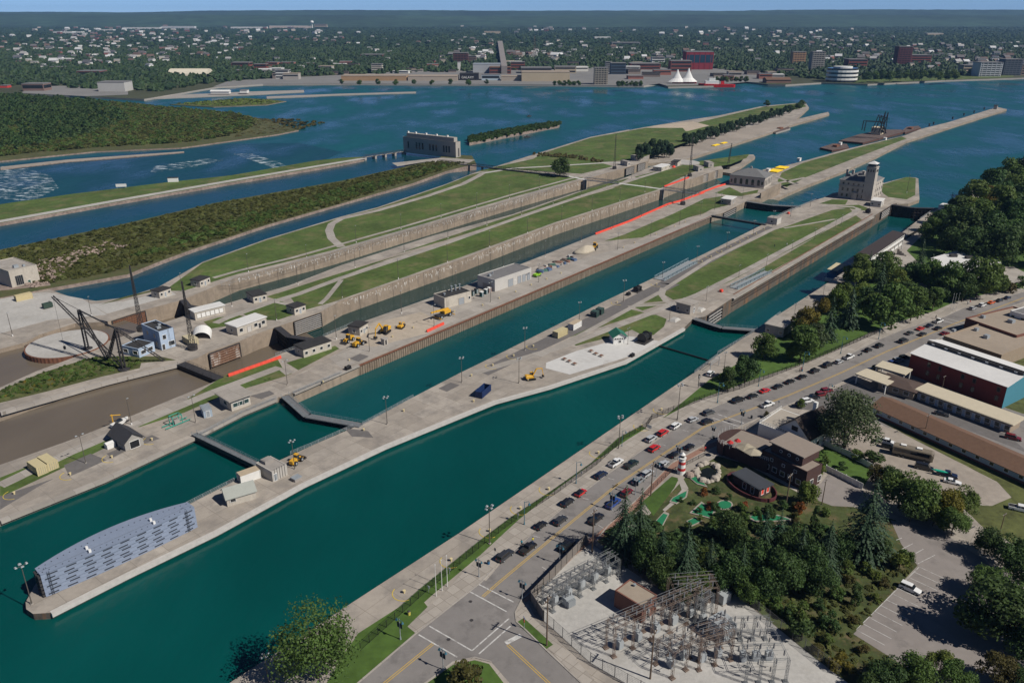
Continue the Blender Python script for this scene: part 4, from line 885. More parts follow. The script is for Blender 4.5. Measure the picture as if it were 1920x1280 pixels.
def tall_mast(label, base, top, lat=.3, lean=(0, 0)):
 h = hgt(base[0], base[1], top); t = thing("crane_boom", label, "crane", G(*base)); b = MB(); w = .7; n = int(h / 1.6)
 for s1, s2 in ((1, 1), (1, -1), (-1, 1), (-1, -1)): b.bar((s1 * w, s2 * w, 1.5), (s1 * .12 + lean[0], s2 * .12 + lean[1], h), .16)
 for k in range(n):
  f0, f1 = k / n, (k + 1) / n; w0, w1 = w + (.12 - w) * f0, w + (.12 - w) * f1; z0, z1 = 1.5 + (h - 1.5) * f0, 1.5 + (h - 1.5) * f1; s_ = 1 if k % 2 else -1
  l0 = Vector((lean[0] * f0, lean[1] * f0, 0)); l1 = Vector((lean[0] * f1, lean[1] * f1, 0))
  for q in (-1, 1): b.bar(Vector((s_ * w0, q * w0, z0)) + l0, Vector((-s_ * w1, q * w1, z1)) + l1, .09); b.bar(Vector((q * w0, s_ * w0, z0)) + l0, Vector((q * w1, -s_ * w1, z1)) + l1, .09)
 b.build("lattice_boom", m_dark, t); MB().tube((0, 0, 0), (0, 0, 1.0), 1.7, 12).b2(-1.4, 1.4, -1.2, 1.2, 1.0, 2.0).build("slewing_base", m_dark, t); return t
tall_mast("tall black lattice mast behind the blue and white house", (266, 620), 497); tall_mast("tall black lattice mast right of the blue and white house", (362, 655), 527)
tall_mast("black lattice mast on the north lock wall near the single lawn tree", (1152, 317), 252); tall_mast("tallest black lattice mast left of the stone pump house", (1293, 331), 254)
tall_mast("black lattice mast beside the red barrier and truss bridge", (1280, 384), 328); tall_mast("black lattice mast on the grassy island tip", (1364, 317), 258, lean=(1.5, 0))
m_blueish = M("pale_blue_wall", (.36, .44, .55), .8, .08, .8, big=.06)
b = Bld("lock_office", "two storey pale blue house with tar roof on the lock island", "building", (304, 657), (334, 650), (271, 641), 7.0, m_blueish, m_tar)
b.wins('R', [b.L * .3], 4.0, 1.2, 1.6); b.wins('R', [b.L * .72], 1.0, 2.2, 1.6); b.door('R', b.L * .15); b.wins('L', [b.W * .3, b.W * .7], 4, 1.1, 1.5); b.wins('L', [b.W * .25], 1.2, 1.1, 1.5); b.unit(2, 4, 1.5, 1.2, .7); b.unit(4, 7, 1.2, 1, .5)
l_ = MB(); [l_.tube((b.L * .62 + d, -.15, .2), (b.L * .62 + d, -.15, 7.4), .04, 4) for d in (-.2, .2)]; l_.build("ladder", m_grey, b.o)
b = Bld("lock_office_wing", "one storey pale blue wing with black roof and wide windows", "building", (262, 671), (302, 660), (231, 664), 3.2, m_blueish, m_tar, parapet=.3)
b.spread('R', 2, 1.0, 2.0, 1.3, 1.0); b.spread('L', 2, 1.1, 2.2, 1.3, .6);
def booth(label, a, bb, c, h=3.0, wall=None, roof=None, n=(2, 1), over=.25, name="control_booth", door=True, glass=None, ww=1.1, wh=1.1, L=None, Wd=None, group=None):
 q = Bld(name, label, "building", a, bb, c, h, wall or m_cream, roof or m_tar, over=over, L=L, Wd=Wd, group=group)
 if n[0]: q.spread('R', n[0], 1.1, ww, wh, .6, glass=glass)
 if n[1]: q.spread('L', n[1], 1.1, ww, wh, .6, glass=glass)
 if door: q.door('R', q.L * .5, .95, 2.1, m_grey)
 return q
booth("dark roofed booth nearest the tall black mast on the north bank", (300, 560), (322, 552), (290, 555)); booth("dark roofed booth at the near end of the north lawn", (376, 539), (395, 531), (364, 534))
booth("dark roofed booth between the northern drained lock and the long path", (476, 569), (497, 561), (463, 560)); booth("dark roofed booth above the slotted gate leaf", (553, 591), (574, 584), (540, 585))
booth("long dark roofed booth with green lawn beside the red barrier", (570, 671), (622, 654), (554, 662), 3.2, n=(4, 1), door=False)
booth("small dark roofed stone booth beside the yellow excavators", (675, 630), (691, 620), (661, 622), 3.4)
booth("control house with overhanging pale roof and dark window band at the upper gate", (435, 771), (472, 759), (413, 757), 3.6, m_cream, m_path, n=(3, 1), over=1.0, door=False, glass=m_tealglass, ww=2.0, wh=1.3)
q = booth("long white roofed shed beside the arched shelter", (367, 601), (423, 587), (357, 595), 3.4, m_cream, m_whiteroof, n=(0, 0), door=False, over=.3, name="storage_shed")
q.spread('R', 6, .8, 1.6, 1.8, .8, frame=m_stoned, glass=m_trim, name="shutter")
q = booth("long white roofed office with two dark windows on the lock island", (446, 630), (501, 610), (430, 621), 3.5, m_cream, m_whiteroof, n=(0, 1), door=False, over=.3); q.wins('R', [q.L * .13, q.L * .62, q.L * .88], 1.2, 1.5, 1.4); q.door('R', q.L * .75, 1.1); q.wins('R', [q.L * .4], .1, 1.8, 2.3, m_stoned, m_pale, "shutter")
for lab, a, bb, c in (("left concrete booth above the slatted far gates of the north lock", (1176, 312), (1180, 310.6), (1163, 309)), ("right concrete booth above the slatted far gates of the north lock", (1193, 302), (1199, 300), (1182, 299)), ("left concrete booth above the slatted gates by the pump house", (1309, 322), (1315, 320), (1299, 318)), ("right concrete booth above the slatted gates by the pump house", (1328, 314), (1334, 312), (1319, 310))): booth(lab, a, bb, c, 3.4, m_stone, m_stoned, (1, 1), .1, door=False)
booth("pale long booth with three openings among the far lock lawns", (1240, 322), (1256, 316), (1230, 318), 3.0, m_cream, m_whiteroof, (3, 1), door=False); booth("dark roofed booth with red awning beside the far pale booth", (1270, 312), (1276, 308), (1261, 309), 3.2, m_cream, m_tar, (1, 1), door=False)
t = thing("awning", "bright red tarpaulin in front of the far dark booth", "tarpaulin", G(1263, 314), LOCKROT); MB().loft([[(-2, -1, 0), (2, -1, 0), (2, 1, .2), (-2, 1, .2)], [(-1.4, -.6, 1.3), (1.5, -.5, 1.0), (1.6, .7, 1.4), (-1.2, .6, 1.1)]]).build("sheet", m_red, t)
t = thing("sentry_box", "tiny concrete sentry box on the north quay", "booth", G(721, 645), LOCKROT); MB().b2(-.9, .9, -.9, .9, 0, 2.3).build("wall", m_stone, t); MB().b2(-1.1, 1.1, -1.1, 1.1, 2.303, 2.5).build("roof", m_path, t); MB().b2(-.4, .4, -.95, -.88, .1, 1.9).build("door", m_dark, t)
booth("small blue grey utility cabinet near the upper control house", (383, 784), (397, 777), (377, 774), 2.4, M("blue_grey_steel", (.30, .36, .42), .6, .06), m_grey, (0, 0), .1, name="utility_cabinet")
t = thing("quonset_shelter", "white corrugated arched shelter open at its end", "shelter", G(379, 630), LOCKROT + R(55)); b = MB(); n = 14; rr = 3.4
sec = []
for x in [-4 + 8 * k / 26 for k in range(27)]:
 w_ = .06 * (int(round((x + 4) / 8 * 26)) % 2); o_ = [(x, (rr + w_) * math.cos(math.pi * i / n), .2 + (rr + w_) * .85 * math.sin(math.pi * i / n)) for i in range(n + 1)]; i_ = [(x, (rr - .12) * math.cos(math.pi * i / n), .2 + (rr - .12) * .85 * math.sin(math.pi * i / n)) for i in range(n, -1, -1)]; sec.append(o_ + i_)
b.loft(sec).build("arched_roof", m_trim, t); MB().b2(-3.6, 3.6, -3.3, -3.1, 0, 1.1).build("side_wall", m_cream, t); MB().b2(3.5, 3.7, -2.8, 2.8, 0, 1.6).build("end_wall", m_cream, t)
corr_container("shipping_container", "small cream container beside the arched shelter", (356, 649), (369, 642), (343, 641), M("cream_paint", (.48, .42, .28), .6, .06, 1))
b = Bld("garage", "gabled garage with dark shingle roof and open door on the upper quay", "building", (236, 846), (271, 833), (208, 827), 2.6, M("grey_siding", (.30, .285, .26), .85, .08), M("dark_shingles", (.045, .045, .05), .9, .2, 2), kind="gable", axis='y', over=.6, ridge=2.2)
b.wins('R', [b.L * .52], .1, b.L * .5, 2.2, m_trim, m_black, "door_opening")  # doorway is a black pane, the shade inside is only its colour
t = thing("shed", "small white box shed beside the garage", "shed", G(207, 838), LOCKROT); MB().b2(-1.2, 1.2, -.9, .9, 0, 1.5).build("wall", m_trim, t); MB().loft([[(-1.3, -1, 1.5), (1.3, -1, 1.5), (1.3, 1, 1.5), (-1.3, 1, 1.5)], [(-1.3, -.05, 1.9), (1.3, -.05, 1.9), (1.3, .05, 1.9), (-1.3, .05, 1.9)]]).build("roof", m_whiteroof, t)
mm = M("sand_container_paint", (.50, .43, .25), .6, .06, 1)
corr_container("shipping_container", "left of two sand coloured containers side by side on the grass", (72, 893), (90, 885), (54, 880), mm); corr_container("shipping_container", "right of two sand coloured containers side by side on the grass", (92, 884), (110, 876), (73, 871), mm)
b = Bld("bridge_house", "low concrete bridge house at the pier end of the footbridge", "building", (512, 903), (543, 891), (482, 886), 2.9, M("bare_concrete", (.40, .375, .34), .9, .08, .6), m_stoned, parapet=.2); b.unit(b.L * .5, b.W * .75, 2.6, 2.2, .9, m_stoned, "stair_head"); b.door('R', .9, .9, 2, m_grey)
rb = MB().b2(-.05, .05, -.06, .02, 0, 3.5).mesh("panel_joint", [m_dark]); [b.put(rb, "panel_joint", 'R', b.L * k / 6, .02) for k in range(1, 6)]
corr_container("trailer", "white storage trailer with tan roof beside the bridge house", (453, 908), (489, 895), (443, 901), m_trim, M("tan_roof", (.42, .34, .24), .8, .08))
b = Bld("shed", "grey metal roofed shed next to the stored gate leaves", "building", (427, 950), (481, 934), (417, 933), 2.3, m_cream, M("grey_green_metal_roof", (.30, .31, .28), .6, .06, 1), kind="gable", axis='x', over=.35, ridge=1.7); b.spread('R', 4, 1.1, 1.3, .8, .8, 5)
t = thing("hatch_box", "small grey hatch box on the pier near the bridge house", "hatch", G(556, 899), LOCKROT); MB().b2(-1.1, 1.1, -.9, .9, 0, .8).build("box", m_stoned, t); MB().b2(-1.2, 1.2, -1, 1, .803, .95).build("lid", m_grey, t)
b = Bld("garage_block", "long pale garage block with grey roller doors beside the wide lock", "building", (928, 547), (996, 523), (900, 536), 5.2, m_pale, m_greyroof)
for f, w_ in ((.42, 3.2), (.66, 2.2), (.79, 2.2), (.92, 2.2)): b.wins('R', [b.L * f], .05, w_, 3.4, m_stoned, M("roller_door", (.27, .29, .31), .7, .05), "roller_door")
b.door('R', b.L * .545, .9, 2.1, m_pale); b.unit(3, 6, 1.2, 1.2, .9); b.vent(6, 7, .25, 1); b.wins('L', [b.W * .3], 3.4, 1, .8); b.wins('L', [b.W * .45], .1, 5, 2.6, m_stoned, m_stoned, "door")
b = Bld("workshop", "flat dark roofed workshop with three stacks beside the wide lock", "building", (834, 579), (884, 565), (803, 573), 4.4, m_cream, m_tar)
b.wins('R', [b.L * .62], .05, 2.8, 2.8, m_stoned, M("roller_door", (.27, .29, .31)), "roller_door"); b.wins('R', [b.L * .92], 1.5, .9, 1.1); [b.vent(b.L * f, b.W * .7, .3, 2.4) for f in (.55, .7, .85)]; b.vent(b.L * .2, b.W * .5, .35, .6)
for i, (px, py, col) in enumerate(((886, 554, (.05, .09, .08)), (893, 550, (.05, .09, .08)), (903, 556, (.02, .07, .07)), (911, 551, (.02, .07, .07)), (917, 548, (.45, .3, .25)))):
 t = thing("portable_toilet" if i > 1 else "transformer_box", ("left green transformer box by the workshop", "right green transformer box by the workshop", "left dark green portable toilet by the garage block", "middle dark green portable toilet by the garage block", "tan portable toilet against the garage block")[i], "toilet" if i > 1 else "cabinet", G(px, py), LOCKROT)
 MB().b2(-.7, .7, -.7, .7, 0, 2.1).build("cabin", M("cabin_%d" % (i > 1) + str(col[0]), col, .6), t); MB().b2(-.75, .75, -.75, .75, 2.103, 2.3).build("roof", m_trim if i > 1 else m_dark, t); MB().b2(-.35, .35, -.75, -.69, .1, 1.9).build("door", m_grey, t)
b = Bld("pump_house", "grey stone pump house with hipped roof and arched windows", "building", (1432, 354), (1452, 346), (1367, 347), 7.5, m_stone, m_slate, kind="hip", over=.5, ridge=4.2)
def arched(w, h):
 q = MB(); n = 8; pts = [(-w / 2, 0), (w / 2, 0), (w / 2, h - w / 2)] + [(w / 2 * math.cos(math.pi * k / n), h - w / 2 + w / 2 * math.sin(math.pi * k / n)) for k in range(1, n)] + [(-w / 2, h - w / 2)]
 q.loft([[(x, -.04, z) for x, z in pts], [(x, .05, z) for x, z in pts]], 1); q.b2(-w / 2 - .2, w / 2 + .2, -.16, .02, -.2, -.01, 0); return q.mesh("window", [m_stone, m_glass])
wm = arched(1.9, 4.0)
for k in range(1, 6): b.put(wm, "window", 'L', b.W * k / 6, 1.6)
for k in (.06, .94): b.wins('L', [b.W * k], 2.2, 1.2, 2.4, m_stone)
for k in range(5): b.put(wm, "window", 'R', b.L * (k + .5) / 5, 1.6)
MB().b2(-.35, b.L + .35, -.35, b.W + .35, 6.6, 7.2).build("cornice", m_stone, b.o); MB().b2(-.9, 0, -.2, b.W + .2, .2, .6).build("balcony", m_stone, b.o)
for k in (.3, .5, .7): d = MB(); d.add([(-.6, -.8, 0), (.6, -.8, 0), (0, 0, .9)], [(0, 1, 2)]); d.b2(-.6, .6, -.8, .4, -.6, 0); d.build("dormer", m_slate, b.o, (b.L * .22, b.W * k, 9.0), R(-90))
MB().b2(0, 1.2, 0, 1.2, 0, 1.8).build("chimney", m_stone, b.o, (b.L * .5, b.W * .5, 11.0))
retw = PP([(1425, 372), (1463, 352)]); q = MB(); u = (retw[1] - retw[0]); q.box(*((retw[0] + retw[1]) / 2), 0, u.length, .8, 3.4, math.atan2(u.y, u.x)); tag(q.build("retaining_wall", m_wall), "stained concrete retaining wall below the stone pump house", "wall")
b = Bld("administration_building", "four storey grey stone lock building with dark hipped roof and square tower", "building", (1632, 378), (1651, 367), (1562, 374), 12.0, m_stone, m_slate, kind="hip", over=.3, ridge=5.5)
for z_ in (1.2, 5.0): b.spread('L', 6, z_, 1.2, 2.0, 2.0, frame=m_stone); b.spread('R', 5, z_, 1.2, 2.0, 1.2, frame=m_stone)
b.spread('L', 6, 9.2, 1.1, 1.2, 2.0, frame=m_stone); b.spread('R', 5, 9.2, 1.1, 1.2, 1.2, frame=m_stone); b.wins('L', [b.W * .5], .1, 2.2, 4, m_stone, m_glass, "entrance")
MB().b2(-.4, b.L + .4, -.4, b.W + .4, 8.3, 8.7).b2(-.5, b.L + .5, -.5, b.W + .5, 11.6, 12.0).build("cornice", m_stone, b.o); MB().b2(-1.2, 0, b.W * .42, b.W * .58, 0, 4.6).build("portico", m_stone, b.o)
th = hgt(1632, 378, 306); tw = MB(); tw.b2(-.3, 5.6, -.3, 5.6, 0, th - 3.2, 0); two = tw.build("tower", m_stone, b.o)
tb = MB(); tb.b2(-.6, 5.9, -.6, 5.9, th - 3.2, th - 2.8); tb.b2(.1, 5.2, .1, 5.2, th - 2.8, th - .8); tb.build("lantern_room", m_stone, two); tr = MB(); tr.add([(-.4, -.4, th - .8), (5.7, -.4, th - .8), (5.7, 5.7, th - .8), (-.4, 5.7, th - .8), (2.65, 2.65, th + .8)], [(0, 1, 4), (1, 2, 4), (2, 3, 4), (3, 0, 4), (3, 2, 1, 0)]); tr.build("tower_roof", m_whiteroof, two)
twm = win_mesh(.8, 1.6, .06, [m_stone, m_glass])
for k in range(3):
 o = link("window", twm, two, (-.33, 1.1 + 1.6 * k, th - 6), R(-90)); o = link("window", twm, two, (1.1 + 1.6 * k, -.33, th - 6), 0)
wb = MB().b2(-.02, 4.6, -.03, .03, 0, 1.1).mesh("window", [m_glass]); link("window", wb, two, (.35, .06, th - 2.4)); link("window", wb, two, (.06, 4.95, th - 2.4), R(-90))
cm = MB().b2(-.7, .7, -.7, .7, 0, 5).b2(-.85, .85, -.85, .85, 5, 5.3).mesh("chimney", [m_stone])
for f, g in ((.35, .92), (.35, .75), (.3, .42)): link("chimney", cm, b.o, (b.L * f, b.W * g, 12.5))
dm = MB().b2(-1.0, 1.0, -1, 1.5, 0, 1.6).add([(-1.2, -1.1, 1.6), (1.2, -1.1, 1.6), (0, -1.1, 2.5), (-1.2, 2, 1.6), (1.2, 2, 1.6), (0, 2, 2.5)], [(0, 1, 2), (3, 5, 4), (0, 2, 5, 3), (1, 4, 5, 2)]).mesh("dormer", [m_slate]); [link("dormer", dm, b.o, (b.L * .2, b.W * g, 13.2), R(-90)) for g in (.6, .8)]
b = None
A, Bq, Cq = PP([(1634, 479), (1697, 437), (1616, 471)], 9.0); ex = (Bq - A).normalized(); ey = Vector((-ex.y, ex.x)); L = (Bq - A).length; Wd = abs((Cq - A).dot(ey))
t = thing("viewing_stand", "long covered viewing stand with dark roof and white tiers beside the narrow lock", "grandstand", (A.x, A.y, 0), math.atan2(ex.y, ex.x))
MB().loft([[(-.5, -.5, 8.6), (L + .5, -.5, 8.6), (L + .5, Wd + .5, 9.0), (-.5, Wd + .5, 9.0)], [(-.5, -.5, 8.9), (L + .5, -.5, 8.9), (L + .5, Wd + .5, 9.3), (-.5, Wd + .5, 9.3)]]).build("roof", M("dark_brown_roof", (.045, .036, .036), .9, .15, 1), t)
for z_, y0 in ((3.0, .6), (6.0, .3)):
 MB().b2(0, L, y0, Wd, z_ - .3, z_).build("floor", m_stoned, t); MB().b2(0, L, y0 - .12, y0, z_ - .35, z_ + 1.0).build("parapet_band", m_trim, t)
MB().b2(0, L, -.1, 0, 7.9, 8.58).build("fascia", m_trim, t)
pm = MB().b2(-.15, .15, -.15, .15, 0, 8.6).mesh("column", [m_trim])
for k in range(9):
 for y in (.3, Wd - .3): link("column", pm, t, (L * k / 8, y, 0))
for k in range(4): st = MB(); st.b2(L * .8, L * .8 + 1.4, -1.5 - k * 1.2, -.4 - k * 1.2, 0, 3 - k * .8); st.build("stair_flight", m_stoned, t)
pts = PP([(1745, 484), (1793, 470), (1840, 477), (1872, 485), (1878, 494), (1850, 505), (1790, 512), (1750, 500)], 4.2); cx = sum((p for p in pts), Vector((0, 0))) / 8
t = thing("visitor_center", "white flat roofed polygonal visitor building among the park trees", "building", (cx.x, cx.y, 0)); lp = [p - cx for p in pts]
MB().prism([p * .95 for p in lp], 0, 3.9).build("wall", m_pale, t); MB().prism(lp, 3.903, 4.3).build("roof", m_whiteroof, t); u_ = MB().b2(-1.6, 1.6, -1, 1, 0, 1.2).mesh("roof_unit", [m_dark]); link("roof_unit", u_, t, (-3, 8, 4.3)); link("roof_unit", u_, t, (3, 5, 4.3))
m_lightroof = m_path
q = booth("stone control house with pale roof at the near gate of the narrow lock", (1293, 590), (1307, 582), (1267, 583), 3.8, m_stoned, m_lightroof, (1, 2), .4)
q = booth("stone control house with pale roof behind the promenade trees", (1468, 633), (1487, 617), (1441, 619), 3.8, m_stoned, m_lightroof, (1, 2), .4); booth("grey control house at the far gate of the narrow lock", (1651, 389), (1657, 383), (1632, 386), 3.6, m_pale, m_whiteroof, (1, 2), .3)
booth("grey control house with pale roof at the far gate of the wide lock", (1370, 385), (1380, 379), (1352, 382), 3.4, m_stoned, m_whiteroof, (1, 2), .3); booth("blocky grey bridge house at the pier end of the far footbridge", (1456, 422), (1464, 418), (1435, 420), 3.4, m_pale, m_stoned, (0, 1), .05, door=False)
booth("pale roofed pavilion hidden among the park trees", (1738, 557), (1752, 548), (1722, 549), 3.2, m_cream, m_path, (1, 1), .8); booth("small white flat building above the far park trees", (1814, 398), (1822, 393), (1806, 394), 3.0, m_trim, m_whiteroof, (1, 1), .3); booth("white flat booth on the bank beyond the far gate", (1772, 396), (1780, 391), (1762, 392), 2.6, m_trim, m_whiteroof, (0, 0), .3, door=False)
b = Bld("lookout_hut", "white hut with green metal gable roof on the pier", "building", (1150, 645), (1177, 643), (1142, 637), 2.8, m_trim, M("green_metal_roof", (.03, .16, .10), .45, .06, 1), kind="gable", axis='y', over=.5, ridge=1.5, L=5.0, Wd=5.0); b.spread('R', 5, 1.7, .65, .6, .4); b.wins('R', [b.L * .5], .5, .9, .8)
corr_container("shipping_container", "cream container beside the wide lock on the pier", (1046, 635), (1063, 627), (1037, 631), mm, L=6.1, Wd=2.5); corr_container("shipping_container", "white container with tan roof beside the wide lock on the pier", (1075, 620), (1091, 611), (1066, 617), m_trim, M("tan_roof"), L=6.1, Wd=2.5)
gg = M("dark_green_paint", (.04, .075, .065), .6, .06); corr_container("storage_box", "nearer of two dark green storage boxes on the pier", (1118, 596), (1124, 592), (1110, 592), gg, L=2.6, Wd=2.6); corr_container("storage_box", "farther of two dark green storage boxes on the pier", (1127, 591), (1133, 587), (1119, 587), gg, L=2.6, Wd=2.6)
A, Bq, Cq = PP([(904, 748), (921, 733), (892, 742)]); ex = (Bq - A).normalized(); L = (Bq - A).length; t = thing("dumpster", "dark blue open dumpster on the pier", "dumpster", (A.x, A.y, 0), math.atan2(ex.y, ex.x)); nv = M("navy_steel", (.012, .03, .10), .5, .1, 1)
MB().b2(0, L, 0, .12, .2, 2.3).b2(0, L, 2.4, 2.52, .2, 2.3).b2(0, .12, .12, 2.4, .2, 2.3).b2(L - .12, L, .12, 2.4, .2, 2.3).b2(.12, L - .12, .12, 2.4, .2, .35).build("bin", nv, t); rm = MB().b2(-.06, .06, -.08, 0, .2, 2.25).mesh("rib", [nv]); [link("rib", rm, t, (L * (k + .5) / 8, 0, 0)) for k in range(8)]; MB().b2(0, L, -.08, .16, 2.3, 2.42).b2(0, L, 2.36, 2.6, 2.3, 2.42).build("rim", nv, t)
for i, (px, py) in enumerate(((1058, 674), (1067, 678), (1077, 683), (1108, 659), (1117, 664), (1127, 668))):
 t = thing("valve_box", ("left", "middle", "right")[i % 3] + " brown valve box in the " + ("nearer" if i < 3 else "farther") + " row on the new slab", "valve box", G(px, py), LOCKROT, "valve boxes on the new slab"); MB().b2(-.9, .9, -.7, .7, 0, .45).build("box", m_stoned, t); MB().b2(-.6, .6, -.45, .45, .452, .6).build("lid", m_rust, t)
def winch(label, px, py, rz=0, s=1.0):
 t = thing("mooring_winch", label, "winch", G(px, py), rz); t.scale = (s, s, s); MB().b2(-2.6, 2.6, -1.6, 1.6, 0, .4).build("bedplate", m_dark, t); MB().tube((-1.6, 0, 1.5), (1.0, 0, 1.5), 1.2, 14).build("drum", m_black, t); MB().b2(1.1, 2.4, -1.1, 1.1, .4, 2.3).build("motor_housing", m_black, t); MB().tube((-1.7, 0, 1.5), (-1.6, 0, 1.5), 1.5, 14).tube((1.0, 0, 1.5), (1.1, 0, 1.5), 1.5, 14).build("flange", m_dark, t)
winch("large black boom winch beside the green roofed hut", 1208, 640, LOCKROT, 1.3); winch("black winch machine among the pads beside the wide lock", 1195, 546, LOCKROT, .9); winch("small black winch near the pale railing of the pier", 1178, 553, LOCKROT, .5); winch("black boom winch beside the far gate of the narrow lock", 1627, 399, LOCKROT, .9)
winch("black fender arm on the north quay of the wide lock", 652, 692, LOCKROT, .5); winch("black boom post on the pier edge below the new slab", 1185, 668, LOCKROT, .45)
bm = None; rows = [("along the near north quay", [(27, 926), (132, 890), (210, 858), (285, 825)], 1), ("along the promenade by the street", [(653 + 105, 1111), (846, 1051), (918, 996), (976, 954), (1029, 918), (1122, 850), (1204, 800), (1240, 769)], 1), ("along the pads beside the wide lock", [(924, 686), (963, 668), (1000, 650), (1157, 568), (1231, 534), (1316, 491), (1333, 482), (1353, 473), (1370, 463), (1387, 455), (1402, 447), (1418, 439), (1433, 430)], 1), ("along the north quay of the wide lock", [(606, 717), (655, 676), (736, 632), (775, 615), (852, 585), (905, 573), (936, 560), (967, 548), (996, 535), (1025, 524), (1052, 513), (1169, 465), (1190, 456), (1230, 440), (1265, 425), (1285, 417)], 1), ("on the pier among the cracked slabs", [(884, 705), (888, 753), (990, 714), (682, 807), (757, 771)], 0)]
pad_y = M("yellow_marking", (.55, .40, .06), .7, .1)
for lab, pts, arc in rows:
 for i, (px, py) in enumerate(pts):
  if bm is None: bm = MB().tube((0, 0, 0), (0, 0, .55), .22, 8).tube((0, 0, .55), (0, 0, .72), .34, 8).mesh("bollard", [M("cream_bollard", (.60, .50, .28), .6, .06)])
  o = link("bollard", bm, None, G(px, py)); tag(o, "%s yellow mooring bollard %s" % (ORD[i], lab), "bollard", "mooring bollards")
  if arc and i % 1 == 0 and lab.startswith("along the p") or "near north" in lab:
   b = MB(); rr = 2.6; n = 18; pp = []
   a0 = LOCKROT + R(100);
   for k in range(n + 1): a = a0 + R(150) * k / n; pp.append((rr * math.cos(a), rr * math.sin(a)))
   for k in range(n, -1, -1): a = a0 + R(150) * k / n; pp.append(((rr - .16) * math.cos(a), (rr - .16) * math.sin(a)))
   b.prism(pp, 0, .05); struct(b.build("painted_arc", pad_y, None, G(px, py)))
for lab, pts in (("near north quay", [(0, 955), (75, 910), (100, 897), (0, 930)]), ("near north quay", [(130, 893), (160, 880), (200, 862), (170, 850), (120, 872)]), ("near north quay", [(210, 858), (250, 838), (300, 822), (285, 815), (200, 850)]), ("pier", [(822, 728), (845, 717), (862, 722), (838, 734)]), ("pier", [(645, 802), (690, 808), (700, 820), (660, 818)]), ("north quay", [(655, 672), (675, 663), (692, 668), (672, 678)]), ("north quay", [(470, 742), (505, 732), (515, 738), (490, 748)])): patch("asphalt_pad", pts, m_asph2, .035)
m_tin = M("red_tin", (.7, .05, .03), .5)
for lab, px, py in (("bright red fire box on the pier near the far gate", 1478, 401), ("bright orange red box at the gangway by the narrow lock", 1352, 547)): t = thing("fire_box", lab, "box", G(px, py), LOCKROT); MB().loft([[(-1, -.7, 0), (1, -.7, 0), (1, .7, 0), (-1, .7, 0)], [(-.8, -.5, 1.1), (.8, -.5, 1.1), (.8, .5, 1.1), (-.8, .5, 1.1)]]).build("cover", m_red, t); MB().b2(-1.1, 1.1, -.8, .8, 0, .12).build("pallet", m_timber, t)
for lab, px, py in (("white cloth covered slab by the near control house", 1264, 600), ("white sand heap beside the control house", 1312, 581)): t = thing("sand_heap", lab, "heap", G(px, py), LOCKROT); MB().loft([[(-2.4, -1.8, 0), (2.4, -1.8, 0), (2.4, 1.8, 0), (-2.4, 1.8, 0)], [(-1.4, -1, .8), (1.3, -1, .9), (1.3, 1, .8), (-1.4, 1, .7)]]).build("heap", m_gravel, t)
def barrier(label, pts, seg=2.0, h=1.05):
 w = PP(pts); t = thing("safety_barrier", label, "barrier", (w[0].x, w[0].y, 0)); me = cached(("bar", seg), lambda: MB().loft([[(x, y, z) for y, z in ((-.36, 0), (.36, 0), (.36, .25), (.15, h), (-.15, h), (-.36, .25))] for x in (.02, seg - .02)]).mesh("barrier_unit", [m_red]))
 for i in range(len(w) - 1):
  a, c = w[i], w[i + 1]; n = max(1, int((c - a).length / seg))
  for k in range(n): p = a.lerp(c, k / n) - w[0]; o = link("barrier_unit", me, t, (p.x, p.y, 0), heading(a, c)); o.scale.x = (c - a).length / n / seg
barrier("short row of orange red barriers on the edge of the silty pool", [(428, 706), (527, 671)]); barrier("orange red barrier piece beside the yellow crane", [(800, 623), (832, 608)]); barrier("very long row of orange red barriers along the second drained lock", [(1116, 440), (1180, 416), (1252, 384), (1275, 378), (1320, 362)]); barrier("row of orange red barriers leading to the stone pump house", [(1310, 364), (1345, 351), (1362, 346)]); barrier("row of orange red barriers on the lawn beyond the truss bridge", [(1245, 351), (1270, 342), (1291, 334)])
